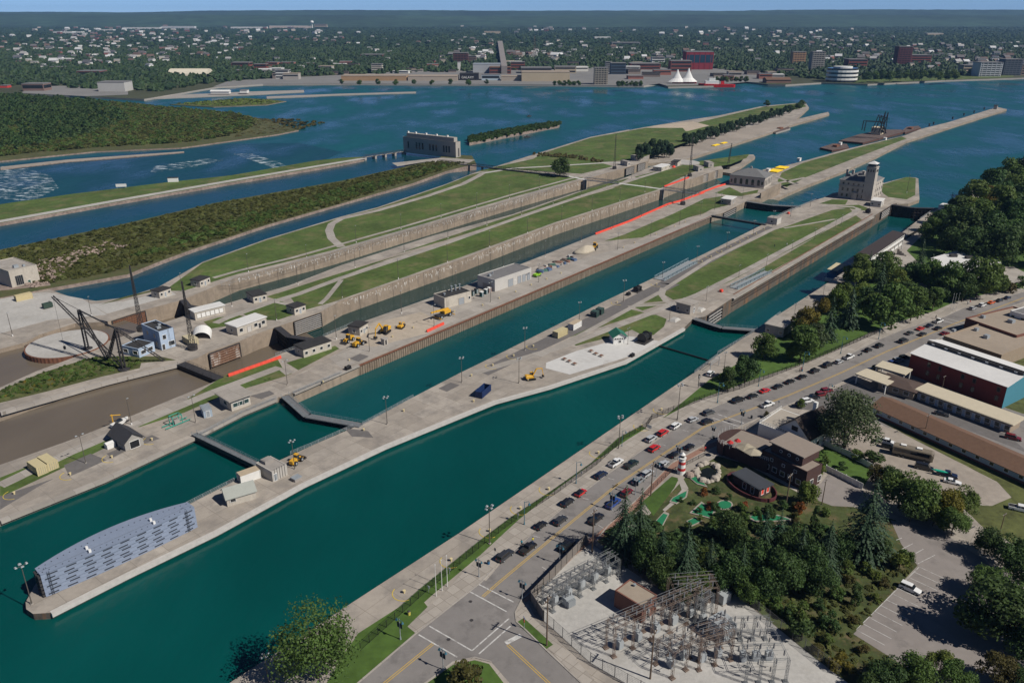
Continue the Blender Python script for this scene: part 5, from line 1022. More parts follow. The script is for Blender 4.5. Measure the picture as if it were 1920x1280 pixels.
# ---- construction machines
def wheel_mesh(r, w): return cached(("wh", r, w), lambda: MB().tube((0, -w / 2, 0), (0, w / 2, 0), r, 14).tube((0, -w / 2 - .02, 0), (0, w / 2 + .02, 0), r * .55, 10, mi=1).mesh("wheel", [m_tyre, m_grey]))
m_tyre = M("tyre_rubber", (.018, .018, .018), .9, .1)
def excavator(label, px, py, rz, s=1.0, arm=((0, 1.6), (2.6, 4.6), (5.2, 3.6), (5.8, 1.0)), body=None, swing=0):
 t = thing("excavator", label, "excavator", G(px, py), rz); t.scale = (s, s, s); Y = body or m_yelsteel
 tm = MB().loft([[(x, y, z) for x, z in ((-1.9, .25), (-1.6, 0), (1.6, 0), (1.9, .25), (1.9, .6), (1.5, .85), (-1.5, .85), (-1.9, .6))] for y in (-.3, .3)]).mesh("track", [m_black])
 for y in (-1.1, 1.1): link("track", tm, t, (0, y, 0))
 MB().b2(-.9, .9, -.8, .8, .4, 1.0).build("undercarriage", m_dark, t)
 MB().loft([[(-2.2, -1.2, 1.0), (1.3, -1.2, 1.0), (1.3, 1.2, 1.0), (-2.2, 1.2, 1.0)], [(-2.3, -1.2, 1.9), (.6, -1.2, 1.7), (.6, 1.2, 1.7), (-2.3, 1.2, 1.9)], [(-1.9, -1.0, 2.1), (.4, -1.0, 1.9), (.4, 1.0, 1.9), (-1.9, 1.0, 2.1)]]).build("engine_house", Y, t)
 cab = MB().loft([[(-.1, .25, 1.0), (1.4, .25, 1.0), (1.4, 1.2, 1.0), (-.1, 1.2, 1.0)], [(-.1, .25, 2.3), (1.5, .25, 2.0), (1.5, 1.2, 2.0), (-.1, 1.2, 2.3)], [(0, .3, 2.9), (1.1, .3, 2.9), (1.1, 1.15, 2.9), (0, 1.15, 2.9)]]).build("cab", m_glass, t); MB().b2(-.1, 1.2, .25, 1.2, 2.9, 3.0).build("cab_roof", Y, cab)
 nm = ("boom", "stick")
 for i in range(2): a = Vector((arm[i][0] + .8, -.2, arm[i][1])); c = Vector((arm[i + 1][0] + .8, -.2, arm[i + 1][1])); MB().tube(a, c, .32 - .08 * i, 4).build(nm[i], Y, t)
 a = Vector((arm[2][0] + .8, -.2, arm[2][1])); c = Vector((arm[3][0] + .8, -.2, arm[3][1])); MB().tube(a, c, .18, 4).build("stick", Y, t)
 MB().loft([[(c.x - .5, -.8, c.z - .6), (c.x + .3, -.8, c.z - .5), (c.x + .3, .4, c.z - .5), (c.x - .5, .4, c.z - .6)], [(c.x - .4, -.8, c.z + .2), (c.x + .2, -.8, c.z + .2), (c.x + .2, .4, c.z + .2), (c.x - .4, .4, c.z + .2)]]).build("bucket", m_dark, t)
 return t
def loader(label, px, py, rz, s=1.0):
 t = thing("wheel_loader", label, "loader", G(px, py), rz); t.scale = (s, s, s); wm = wheel_mesh(.75, .55)
 for x in (-1.5, 1.5):
  for y in (-1.0, 1.0): link("wheel", wm, t, (x, y, .75))
 MB().loft([[(-2.7, -.8, .8), (-.3, -.8, .8), (-.3, .8, .8), (-2.7, .8, .8)], [(-2.7, -.75, 1.9), (-.3, -.75, 2.0), (-.3, .75, 2.0), (-2.7, .75, 1.9)]]).build("engine_hood", m_yelsteel, t)
 cab = MB().loft([[(-.4, -.7, 1.2), (.9, -.7, 1.2), (.9, .7, 1.2), (-.4, .7, 1.2)], [(-.3, -.65, 3.0), (.7, -.65, 3.0), (.7, .65, 3.0), (-.3, .65, 3.0)]]).build("cab", m_glass, t); MB().b2(-.4, .85, -.75, .75, 3.0, 3.12).build("cab_roof", m_yelsteel, cab)
 MB().b2(.6, 2.0, -.5, .5, .7, 1.5).build("front_frame", m_yelsteel, t); b = MB(); [b.tube((1.0, y, 1.6), (2.9, y, .7), .15, 4) for y in (-.6, .6)]; b.build("lift_arm", m_yelsteel, t)
 MB().loft([[(2.7, -1.4, .1), (3.8, -1.4, .1), (3.0, -1.4, 1.1)], [(2.7, 1.4, .1), (3.8, 1.4, .1), (3.0, 1.4, 1.1)]]).build("bucket", m_dark, t); return t
def crane_truck(label, px, py, rz, s=1.0):
 t = thing("mobile_crane", label, "crane", G(px, py), rz); t.scale = (s, s, s); wm = wheel_mesh(.75, .5)
 for x in (-2.2, 2.2):
  for y in (-1.1, 1.1): link("wheel", wm, t, (x, y, .75))
 MB().b2(-3.6, 3.6, -1.1, 1.1, .8, 1.5).build("chassis", m_dark, t); MB().b2(-2.6, .6, -1.2, 1.2, 1.5, 2.6).build("upper_deck", m_yelsteel, t)
 MB().loft([[(-1.0, -1.3, 1.6), (.7, -1.3, 1.6), (.7, -.5, 1.6), (-1.0, -.5, 1.6)], [(-1.0, -1.3, 3.0), (.4, -1.3, 3.0), (.4, -.5, 3.0), (-1.0, -.5, 3.0)]]).build("cab", m_glass, t)
 b = MB(); b.tube((-2.2, .2, 2.8), (4.0, .2, 3.3), .45, 4); b.tube((4.0, .2, 3.3), (6.6, .2, 3.5), .33, 4); b.build("boom", m_yelsteel, t); MB().tube((6.6, .2, 3.4), (6.6, .2, 1.4), .05, 4).b2(6.4, 6.8, 0, .4, 1.0, 1.4).build("hook", m_dark, t)
 o = MB(); [o.b2(x - .15, x + .15, -2.4, 2.4, .5, .75) for x in (-3.4, 3.4)]; o.build("outrigger", m_yelsteel, t); return t
S0 = LOCKROT
excavator("small yellow excavator with raised arm on the pier near the dumpster", 995, 711, S0 - R(35), .82, ((0, 1.6), (1.6, 4.6), (4.0, 4.4), (4.6, 1.2)))
excavator("large yellow excavator with folded boom beside the dark roofed booth", 722, 624, S0 + R(200), 1.15); excavator("small yellow dozer excavator right of the large excavator", 752, 615, S0 + R(20), .75, ((0, 1.4), (1.4, 2.6), (2.8, 2.0), (3.0, .8)))
loader("yellow wheel loader with black cab on the pier by the bridge house", 556, 867, S0 + R(15), .85); loader("yellow front loader beside the long dark roofed booth", 672, 648, S0 + R(10), 1.0); loader("yellow grader with folded arm behind the front loader", 654, 640, S0 + R(190), .95); loader("yellow wheel loader on the pale gravel heap", 1115, 466, S0 + R(200), 1.1)
crane_truck("yellow mobile crane with lowered boom in front of the workshop", 832, 594, S0 + R(178), 1.1)
t = thing("lift_truck", "lime green lift truck behind the garage block", "truck", G(1007, 518), S0); MB().b2(-2, 2, -1, 1, .5, 1.4).build("body", M("lime_paint", (.25, .50, .03), .5), t); wm = wheel_mesh(.5, .35); [link("wheel", wm, t, (x, y, .5)) for x in (-1.3, 1.3) for y in (-.95, .95)]; MB().b2(.4, 1.8, -.8, .8, 1.4, 2.2).build("cab", m_glass, t)
t = thing("green_frame", "teal green steel lifting frame on the upper quay", "lifting frame", G(331, 795), S0); tg = M("turquoise_paint", (.06, .30, .23), .5, .06); b = MB(); [b.tube((x, y, .2), (x, y, 3), .14, 4) for x in (-1.5, 1.5) for y in (-1, 1)]; b.build("post", tg, t); b = MB(); [b.tube((-4, y, .4), (4, y, .4), .16, 4) for y in (-1, 1)]; [b.tube((x, -1, 3), (x, 1, 3), .14, 4) for x in (-1.5, 1.5)]; [b.tube((-1.5, y, 3), (1.5, y, 3), .14, 4) for y in (-1, 1)]; b.build("beam", tg, t); MB().b2(-.8, .8, -.7, .7, .3, 1.6).build("counterweight", m_stoned, t)
t = thing("boat", "small white motor boat on a trailer by the upper quay", "boat", G(225, 798), S0 + R(10)); MB().loft([[(-2.6, -.9, .7), (-2.6, .9, .7), (-2.6, .8, 1.5), (-2.6, -.8, 1.5)], [(1, -.8, .7), (1, .8, .7), (1, 1, 1.6), (1, -1, 1.6)], [(3, -.1, 1.2), (3, .1, 1.2), (3, .15, 1.8), (3, -.15, 1.8)]]).build("hull", m_trim, t); MB().b2(-1, .8, -.7, .7, 1.6, 2.1).build("windshield", m_glass, t); MB().b2(-2.6, 3.4, -.1, .1, .35, .6).build("trailer", m_dark, t); [link("wheel", wheel_mesh(.35, .2), t, (-.8, y, .35)) for y in (-.9, .9)]
t = thing("davit", "yellow timber davit post at the silty pool edge", "davit", G(213, 796), S0); MB().tube((0, 0, 0), (0, 0, 3.4), .16, 5).build("post", m_yelsteel, t); MB().tube((-.5, 0, 3.3), (2.6, 0, 2.3), .14, 5).build("arm", m_yelsteel, t)
t = thing("gravel_heap", "pale gravel heap beside the wide lock under the yellow loader", "gravel heap", G(1098, 470), S0)
b = MB(); rnd = random.Random(5); rings = []
for k, (f, z) in enumerate(((1, 0), (.8, .9), (.5, 1.9), (.2, 2.7), (.03, 2.9))): rings.append([(9 * f * math.cos(a) * (1 + .12 * math.sin(3 * a + k)), 5 * f * math.sin(a) * (1 + .15 * math.cos(2 * a)), z) for a in [2 * math.pi * i / 22 for i in range(22)]])
b.loft(rings); b.build("heap", M("sandy_gravel", (.42, .37, .29), .95, .12, 1), t, smooth=True)
cols = [((.07, .11, .19), "blue"), ((.30, .28, .26), "grey"), ((.20, .11, .08), "rust red"), ((.07, .15, .12), "green"), ((.42, .4, .37), "white"), ((.09, .07, .06), "dark")]
for i in range(26):
 px = 1012 + 2.6 * i + rnd.random(); py = 508 - (px - 1012) * .36 + rnd.uniform(-7, 5); col, cn = cols[i % 6]; a = MB(); w_ = rnd.uniform(.6, 2.2); d = rnd.uniform(.5, 1.4); h_ = rnd.uniform(.4, 1.3)
 a.loft([[(-w_, -d, 0), (w_, -d, 0), (w_, d, 0), (-w_, d, 0)], [(-w_ * .8, -d * .9, h_), (w_ * .9, -d * .7, h_ * .8), (w_ * .7, d * .8, h_), (-w_ * .9, d * .8, h_ * .7)]])
 tag(a.build("scrap_piece", M("scrap_" + cn.replace(" ", "_"), col, .7, .2, 1), None, G(px, py), rnd.uniform(0, 3)), "%s %s scrap piece from the left in the heap beyond the garage block" % (ORD[i // 6], cn), "scrap", "scrap pieces beyond the garage block")
m_bright = M("bright_yellow", (.75, .52, .02), .5, .06)
def pipes(label, px, py, n, L, rz):
 t = thing("pipe_stack", label, "pipes", G(px, py), rz); me = MB().tube((-L / 2, 0, 0), (L / 2, 0, 0), .45, 8).mesh("pipe", [m_bright]); [link("pipe", me, t, (0, (k - n / 2) * .95, .45)) for k in range(n)]
pipes("left stack of bright yellow pipes on the far north quay", 1341, 273, 4, 12, S0); pipes("right stack of bright yellow pipes on the far north quay", 1356, 269, 4, 10, S0); pipes("nearer mat of bright yellow pipes behind the pump house", 1452, 321, 9, 13, S0); pipes("farther mat of bright yellow pipes behind the pump house", 1465, 315, 9, 11, S0)
def barge(label, pts, z1, mat, name="barge", deck=None):
 w = PP(pts, z1); c = sum(w, Vector((0, 0))) / len(w); t = thing(name, label, "barge", (c.x, c.y, Z_LOW)); lp = [p - c for p in w]; MB().prism(lp, -.5, z1 - Z_LOW).build("hull", mat, t); MB().prism([p * .97 for p in lp], z1 - Z_LOW, z1 - Z_LOW + .12).build("deck", deck or m_deck, t); return t, c
m_deck = M("barge_deck", (.115, .085, .075), .85, .3, .3); m_hull = M("rusty_hull", (.09, .045, .035), .8, .25, .8)
t, c = barge("derrick barge with cream deckhouse and black crane moored at the far pier", [(1573, 264), (1618, 268), (1697, 247), (1690, 243), (1660, 243), (1610, 252)], -5, m_hull)
z0 = 2.2; MB().b2(-3, 9, -5, 5, z0, z0 + 7).build("deckhouse", M("cream_house", (.55, .47, .33), .7, .06), t, rz=S0); b = MB()
def P3(px, py, z): q = G(px, py, z); return Vector((q.x - c.x, q.y - c.y, z - Z_LOW))
def AT(px, py, ref):   # point seen at px,py at the distance of ref
 d = G(*ref, -6).y; a = (640 - py) / F; q = Vector(((px - 960) / F, math.cos(PITCH) + a * math.sin(PITCH), -math.sin(PITCH) + a * math.cos(PITCH))); q *= d / q.y; return Vector((q.x - c.x, q.y - c.y, q.z + H - Z_LOW))
rf = (1640, 262)
for p_, q_, r_ in (((1618, 245), (1622, 227), .7), ((1622, 227), (1655, 229), .5), ((1655, 252), (1655, 229), .6), ((1637, 247), (1650, 216), .6), ((1650, 250), (1663, 210), .7), ((1650, 216), (1659, 250), .6), ((1663, 210), (1657, 250), .6), ((1650, 216), (1662, 222), .4), ((1637, 247), (1662, 222), .4)): [b.bar(AT(*p_, rf) + Vector((0, dy, 0)), AT(*q_, rf) + Vector((0, dy, 0)), r_) for dy in (-3, 3)]
b.build("crane_frame", m_black, t); MB().b2(10, 13, -3, 3, z0, z0 + 2.5).build("winch_house", M("pink_tarpaulin", (.45, .25, .25), .8), t, rz=S0)
for lab, pts in (("low rusty barge with red load below the derrick barge", [(1537, 277), (1560, 282), (1592, 277), (1588, 270), (1562, 269)]), ("dark barge moored beyond the derrick barge at the far pier", [(1690, 246), (1697, 249), (1727, 240), (1722, 236), (1700, 238)]), ("grey barge moored at the far north quay", [(1443, 246), (1455, 249), (1482, 241), (1478, 236), (1455, 239)])):
 t, c = barge(lab, pts, -5.2, m_hull if "grey" not in lab else m_stoned); MB().b2(-5, 4, -2, 2, 1.7, 3.4).build("deck_load", m_rust if "red" in lab else m_stoned, t, rz=S0)
for i, (px, py) in enumerate(((1575, 272), (1659, 263), (1440, 322), (1498, 302))): t = thing("deck_hut", ("small white hut on the pier lawn beside the rusty barge", "white hut on the pier beside the derrick barge", "white hut behind the stone pump house", "white hut on the near end of the far pier lawn")[i], "hut", G(px, py), S0); MB().b2(-2, 2, -1.2, 1.2, 0, 2.4).build("wall", m_trim, t); MB().b2(-2.2, 2.2, -1.4, 1.4, 2.403, 2.6).build("roof", m_whiteroof, t)
for i, (px, py) in enumerate(((1786, 224), (1807, 217), (1826, 212), (1845, 206), (1750, 234), (1742, 237))): t = thing("mooring_post", "%s dark mooring post from the near end of the far pier" % ORD[[2, 3, 4, 5, 1, 0][i]], "mooring post", G(px, py), S0); MB().tube((0, 0, 0), (0, 0, 2.6), .8, 8).build("post", m_dark, t); MB().tube((0, 0, 2.6), (0, 0, 3.0), 1.1, 8).build("cap", m_dark, t)
t = thing("pier_beacon", "small square beacon house at the far pier tip", "beacon", G(1866, 205), S0); MB().b2(-2, 2, -2, 2, 0, 5).build("tower", m_stoned, t); MB().b2(-2.4, 2.4, -2.4, 2.4, 5.003, 5.5).build("roof", m_dark, t); MB().tube((0, 0, 5.5), (0, 0, 9), .1, 5).build("mast", m_dark, t)
b = Bld("power_house", "large grey concrete power house with tall windows beside the power canal", "building", (855, 297), (884, 297.5), (757, 285), 13.0, M("weathered_concrete", (.34, .315, .28), .9, .06, .4, big=.05), m_greyroof, Wd=None, L=None)
b.wins('R', [b.L * .6], 1.0, b.L * .25, 7, m_stone, m_glass, cross=2)
g = b.W
for k in (.12, .17, .22, .36, .42, .48, .62, .68, .74, .90): b.wins('L', [g * k], 4, g * .03, 5.5, m_stoned)
MB().b2(b.L * .25, b.L * .95, 3, b.W - 3, 13.1, 16.5).build("upper_storey", M("weathered_concrete"), b.o); u_ = MB().b2(-.7, .7, -.7, .7, 0, 1.2).mesh("roof_unit", [m_trim]); [link("roof_unit", u_, b.o, (b.L * .6, b.W * k, 16.5)) for k in (.2, .4, .6, .8, .95)]
t, L = truss("footbridge", "gated dam walkway left of the power house", (683, 295), (757, 284), 3, 1.5, .5, m_dark, 12, m_stoned); t["category"] = "dam"; pm = MB().b2(-1, 1, -2, 2, -5, 0).mesh("pier", [m_stoned]); [link("pier", pm, t, (L * k / 4, 0, 0)) for k in range(5)]
for lab, px, py in (("white sign board on the canal spit", 228, 353), ("small white hut on the canal spit", 325, 341)): t = thing("spit_hut" if "hut" in lab else "sign_board", lab, "hut" if "hut" in lab else "sign", G(px, py), R(10)); MB().b2(-3.5, 3.5, -.9 if "hut" in lab else -.1, .9 if "hut" in lab else .1, 0 if "hut" in lab else 1, 3).build("board" if "sign" in lab else "wall", m_trim, t); MB().b2(-3.7, 3.7, -1.1, 1.1, 3.003, 3.2).build("roof", m_dark, t) if "hut" in lab else MB().b2(-3, -2.8, -.1, .1, 0, .998).b2(2.8, 3, -.1, .1, 0, .998).build("leg", m_grey, t)
# ---- lamps of the locks
def row(kind, lab, pts, rz=0.0):
 for i, (x, y, tp) in enumerate(pts): lamp(kind, (x, y), tp, "%s lamp mast from the near end %s" % (ORD[i], lab), rz, "lamp masts " + lab)
row("mast4", "along the pier edge of the wide lock", [(60, 1132, 1060), (553, 879, 827), (726, 795, 745), (866, 717, 671), (984, 657, 615), (1086, 600, 567), (1169, 565, 526), (1242, 521, 492), (1306, 492, 462), (1362, 467, 436), (1412, 442, 414), (1449, 423, 396), (1482, 406, 381), (1519, 387, 364)], LOCKROT)
lamp("mast4", (973, 718), 672, "lamp mast standing beside the small yellow excavator", LOCKROT)
row("mast2", "along the middle path of the pier", [(1177, 645, 615), (1255, 602, 572), (1324, 564, 537), (1385, 520, 497), (1437, 498, 477), (1484, 475, 451), (1527, 450, 429), (1566, 428, 410), (1577, 423, 403), (1630, 392, 368)], LOCKROT)
row("mast4", "along the promenade by the street", [(505, 1286, 1228), (918, 1019, 951), (1160, 840, 782), (1270, 787, 722), (1358, 688, 661), (1488, 600, 570), (1542, 562, 536), (1700, 450, 427), (1731, 428, 408)], LOCKROT)
row("mast2", "along the north quay of the wide lock", [(161, 868, 815), (367, 792, 742), (539, 721, 676), (693, 659, 615), (814, 611, 572), (920, 566, 529), (1010, 529, 495), (1158, 468, 437), (1220, 442, 414), (1274, 421, 392), (1313, 405, 379), (1340, 393, 362), (1351, 388, 363), (1392, 373, 352), (1466, 355, 335), (1499, 335, 320), (1535, 322, 308)], LOCKROT)
row("plain", "along the south edge of the second drained lock", [(631, 636, 592), (753, 588, 545), (855, 537, 508), (944, 500, 475), (1022, 482, 452), (1090, 453, 422), (1149, 430, 400), (1203, 408, 380), (1252, 388, 361), (1297, 371, 345), (1336, 354, 335)], LOCKROT)
row("plain", "along the long path on the island", [(519, 601, 561), (642, 558, 530), (747, 523, 485), (839, 492, 457), (918, 463, 433), (989, 437, 408), (1053, 415, 387), (1110, 395, 368), (1162, 377, 352), (1209, 360, 337)], LOCKROT)
row("plain", "along the south edge of the northern drained lock", [(435, 575, 534), (559, 534, 500), (666, 502, 468), (758, 472, 442), (840, 447, 420), (913, 423, 395), (978, 403, 378), (1037, 382, 358), (1090, 367, 345), (1138, 350, 328), (1184, 337, 318)], LOCKROT)
row("plain", "along the fence of the north lawn", [(342, 546, 512), (466, 510, 476), (575, 482, 459), (668, 455, 423), (752, 430, 402), (827, 408, 382), (894, 390, 362), (955, 372, 347), (1011, 355, 332)], LOCKROT)
row("plain", "on the gravel yard and silty pool edge", [(24, 630, 586), (172, 592, 556), (247, 796, 747)], LOCKROT)
row("plain", "on the far grass tip beside the tower", [(1671, 342, 322), (1700, 362, 315)], LOCKROT)
# ---- cars
m_carglass = paint("car_glass", (.012, .015, .02), .06)
m_headl = paint("headlight_lens", (.7, .7, .68), .2); m_taill = paint("tail_light", (.25, .01, .01), .3); m_trimblack = paint("car_plastic", (.02, .02, .02), .6)
CARS = {"suv": dict(L=4.8, W=1.9, belt=1.08, roof=1.75, hood=.98, ws=(-.95, -.35), rear=2.15, rb=2.32), "sedan": dict(L=4.7, W=1.82, belt=.95, roof=1.42, hood=.85, ws=(-.75, .0), rear=1.25, rb=1.75), "hatch": dict(L=4.2, W=1.8, belt=1.0, roof=1.55, hood=.9, ws=(-.85, -.25), rear=1.75, rb=2.0), "big": dict(L=5.5, W=2.0, belt=1.15, roof=1.88, hood=1.08, ws=(-1.15, -.6), rear=2.55, rb=2.68), "pickup": dict(L=5.7, W=2.0, belt=1.12, roof=1.85, hood=1.05, ws=(-1.25, -.7), rear=.75, rb=.9), "van": dict(L=5.3, W=2.0, belt=1.1, roof=2.0, hood=1.0, ws=(-1.6, -.9), rear=2.45, rb=2.6)}
def car_proto(kind):
 d = CARS[kind]; L, Wd = d["L"] / 2, d["W"] / 2; t = thing("car", "x", "car")
 def ring(x, zb, zt, w, wt): return [(x, -w * .92, zb), (x, w * .92, zb), (x, w, zb + (zt - zb) * .35), (x, wt, zt), (x, -wt, zt), (x, -w, zb + (zt - zb) * .35)]
 bl = d["belt"]; hd = d["hood"]; w0, w1 = d["ws"]
 st = [(-L, .38, .62, .86, .80), (-L + .18, .28, hd - .16, .95, .88), (w0 - .1, .25, hd, .98, .92), (w0 + .25, .24, bl, 1.0, .95), (d["rear"] * .6, .24, bl, 1.0, .95)]
 if kind == "pickup": st += [(d["rb"], .26, bl, 1.0, .95), (L - .05, .3, bl - .04, .97, .93), (L, .4, bl - .15, .95, .9)]
 elif kind == "sedan": st += [(d["rb"], .26, bl, .98, .9), (L - .12, .32, bl - .06, .95, .86), (L, .4, .75, .88, .8)]
 else: st += [(L - .1, .3, bl, .97, .92), (L, .42, bl - .25, .92, .86)]
 b = MB(); b.loft([ring(x, zb, zt, w * Wd, wt * Wd) for x, zb, zt, w, wt in st][::1]); body = b.build("body", paint("car_base", (.1, .1, .1)), t, smooth=False)
 rf = d["roof"]; g = MB(); cw = Wd * .93; rw = Wd * .74
 g.loft([[(w0, -cw, bl - .03), (w0, cw, bl - .03), (w0 + .02, cw, bl), (w0 + .02, -cw, bl)], [(w1, -cw * .98, bl), (w1, cw * .98, bl), (w1, rw, rf - .05), (w1, -rw, rf - .05)], [(d["rear"], -cw * .98, bl), (d["rear"], cw * .98, bl), (d["rear"] - .1, rw, rf - .07), (d["rear"] - .1, -rw, rf - .07)], [(d["rb"], -cw * .95, bl - .03), (d["rb"], cw * .95, bl - .03), (d["rb"], cw * .95, bl), (d["rb"], -cw * .95, bl)]]); g.build("windows", m_carglass, t)
 r = MB(); r.loft([[(w1 - .05, -rw, rf - .09), (w1 - .05, rw, rf - .09), (w1 - .02, rw * .9, rf - .03), (w1 - .02, -rw * .9, rf - .03)], [(w1 + .3, -rw * 1.02, rf - .06), (w1 + .3, rw * 1.02, rf - .06), (w1 + .3, rw * .92, rf), (w1 + .3, -rw * .92, rf)], [(d["rear"] - .05, -rw * 1.02, rf - .08), (d["rear"] - .05, rw * 1.02, rf - .08), (d["rear"] - .08, rw * .9, rf - .02), (d["rear"] - .08, -rw * .9, rf - .02)]])
 for y in (-1, 1):
  for x in ((w1 + d["rear"]) / 2,): r.tube((x, y * cw * .985, bl - .02), (x, y * rw, rf - .07), .05, 4)
 r.build("roof", paint("car_base"), t)
 if kind == "pickup": MB().b2(d["rb"] + .1, L - .12, -Wd * .78, Wd * .78, bl - .02, bl + .015).build("load_bed", m_trimblack, t)
 wm = cached(("cw", .36), lambda: MB().tube((0, -.12, 0), (0, .12, 0), .36, 14).tube((0, -.13, 0), (0, .13, 0), .22, 10, mi=1).mesh("wheel", [m_tyre, m_grey]))
 for x in (-L * .62, L * .62):
  for y in (-Wd * .92, Wd * .92): link("wheel", wm, t, (x, y, .36))
 hm = cached("hl", lambda: MB().b2(-.06, .06, -.2, .2, 0, .16).mesh("headlight", [m_headl])); tm = cached("tl", lambda: MB().b2(-.05, .05, -.14, .14, 0, .28).mesh("tail_light", [m_taill]))
 for y in (-Wd * .62, Wd * .62): link("headlight", hm, t, (-L + .06, y, .60)); link("tail_light", tm, t, (L - .02, y * 1.08, bl - .40))
 MB().b2(-L + .0, L - .0, -Wd * .9, Wd * .9, .22, .34).build("sill", m_trimblack, t)
 return t
CPROTO = {}; CUSED = {}
COLS = {"black": (.012, .012, .014), "charcoal": (.035, .037, .042), "dark grey": (.07, .075, .08), "silver": (.42, .43, .44), "grey": (.22, .23, .24), "white": (.72, .72, .71), "red": (.50, .02, .018), "dark red": (.16, .012, .018), "navy": (.012, .02, .05), "blue": (.02, .06, .25), "orange": (.75, .13, .015), "dark green": (.015, .03, .025), "tan": (.3, .27, .2)}
STREET = PP([(690, 1308), (812, 1206), (937, 1090), (1045, 1000), (1156, 909), (1231, 859), (1320, 800), (1400, 770), (1476, 742), (1576, 699), (1664, 658), (1789, 607), (1920, 558), (2100, 500)])
def street_dir(p):
 best = None
 for i in range(len(STREET) - 1):
  a, c = STREET[i], STREET[i + 1]; u = c - a; tt = max(0, min(1, (p - a).dot(u) / u.length_squared)); q = a + u * tt; d = (p - q).length
  if best is None or d < best[0]: best = (d, math.atan2(u.y, u.x))
 return best[1]
def car(kind, col, px, py, label, ang=None, cat="car", roofcol=None, flip=False, group="cars on and beside the street"):
 p = G(px, py)
 if kind not in CPROTO: CPROTO[kind] = car_proto(kind); CUSED[kind] = 0
 o = CPROTO[kind] if not CUSED[kind] else copy_tree(CPROTO[kind]); CUSED[kind] = 1
 q = G(px, py, .7); a = street_dir(p.xy) if ang is None else (heading(G(px, py), G(*ang)) if isinstance(ang, tuple) else ang)
 o.location = (q.x, q.y, .015); o.scale = (.9,) * 3; o.rotation_euler.z = a + (0 if flip else math.pi) + math.pi * 0; o["label"] = label; o["category"] = cat; o["group"] = group
 o.name = "pickup_truck" if kind == "pickup" else "car"
 m = paint("car_" + col.replace(" ", "_"), COLS[col], .28); m2 = m if not roofcol else paint("car_" + roofcol.replace(" ", "_"), COLS[roofcol], .28)
 for ch in o.children:
  if ch.name.startswith("body"): recolour(ch, 0, m)
  elif ch.name.startswith("roof"): recolour(ch, 0, m2)
 return o
N = "on the lock side of the street"
for k, c_, x, y, lab in (("big", "charcoal", 947, 1040, "charcoal large wagon parked nearest the crossing"), ("hatch", "black", 1014, 983, "black hatchback parked behind the pickup with people"), ("suv", "charcoal", 1051, 974, "charcoal sport utility driving in the lane beside the black hatchback"), ("suv", "black", 1064, 940, "black sport utility parked behind the red black roofed car"), ("suv", "navy", 1127, 889, "navy sport utility parked behind the white pickup"), ("suv", "silver", 1221, 821, "silver sport utility parked just ahead of the red one at the kerb"), ("suv", "red", 1243, 810, "red sport utility parked at the kerb by the fence corner"), ("suv", "red", 1227, 839, "red sport utility driving in the lane"), ("suv", "white", 1267, 797, "white sport utility parked behind the red one at the kerb"), ("hatch", "silver", 1299, 785, "silver car parked between white and grey cars"), ("suv", "dark grey", 1329, 772, "dark grey sport utility parked at the kerb by the crosswalk"), ("suv", "black", 1326, 789, "black sport utility driving by the crosswalk"), ("hatch", "black", 1293, 836, "black hatchback parked nearest the terrace restaurant"), ("sedan", "black", 1265, 850, "black sedan parked beside the lighthouse top"), ("sedan", "silver", 1243, 868, "silver sedan parked left of the lighthouse"), ("suv", "silver", 1214, 886, "silver wagon parked by the mini golf lawn"), ("suv", "grey", 1197, 900, "grey wagon parked by the mini golf lawn corner"), ("suv", "dark red", 1175, 922, "dark red car parked next to the twin spruces"),
 ("big", "black", 1384, 749, "black large wagon parked past the crosswalk"), ("sedan", "black", 1411, 741, "black sedan parked behind the red sedan"), ("sedan", "red", 1434, 731, "red sedan parked in the long row by the park fence"), ("sedan", "black", 1459, 723, "first black sedan past the red one by the park fence"), ("sedan", "black", 1481, 714, "second black sedan past the red one by the park fence"), ("sedan", "black", 1504, 705, "third black sedan past the red one by the park fence"), ("suv", "black", 1528, 694, "fourth black car past the red one, a tall wagon"), ("big", "black", 1552, 683, "fifth black car past the red one, beside the silver car"), ("hatch", "silver", 1573, 677, "silver hatchback parked behind the white pickup in the long row"), ("hatch", "black", 1628, 655, "black hatchback parked past the motorcycle"), ("suv", "black", 1649, 647, "black sport utility last in the row before the park gate"), ("big", "charcoal", 1694, 638, "charcoal large wagon driving in front of the white roofed warehouse"), ("sedan", "dark grey", 1706, 623, "dark grey sedan parked before the far red sedan"), ("sedan", "red", 1726, 615, "far red sedan parked by the park entrance"), ("sedan", "navy", 1743, 609, "navy sedan parked between far red sedan and white pickup"), ("sedan", "charcoal", 1730, 625, "charcoal sedan driving beside the far red sedan"), ("sedan", "black", 1759, 614, "black sedan driving beside the far white pickup"), ("hatch", "silver", 1824, 577, "silver hatchback parked below the three flagpoles"), ("suv", "white", 1842, 571, "white sport utility parked beside the orange car"), ("sedan", "orange", 1859, 566, "bright orange car parked at the far end"), ("sedan", "charcoal", 1874, 562, "charcoal sedan parked behind the orange car"), ("sedan", "navy", 1889, 557, "navy sedan parked last at the far end"), ("suv", "white", 1874, 586, "white wagon beside the far commercial building")): car(k, c_, x, y, lab)
car("hatch", "red", 1089, 922, "bright red compact with black roof parked at the kerb", roofcol="black")
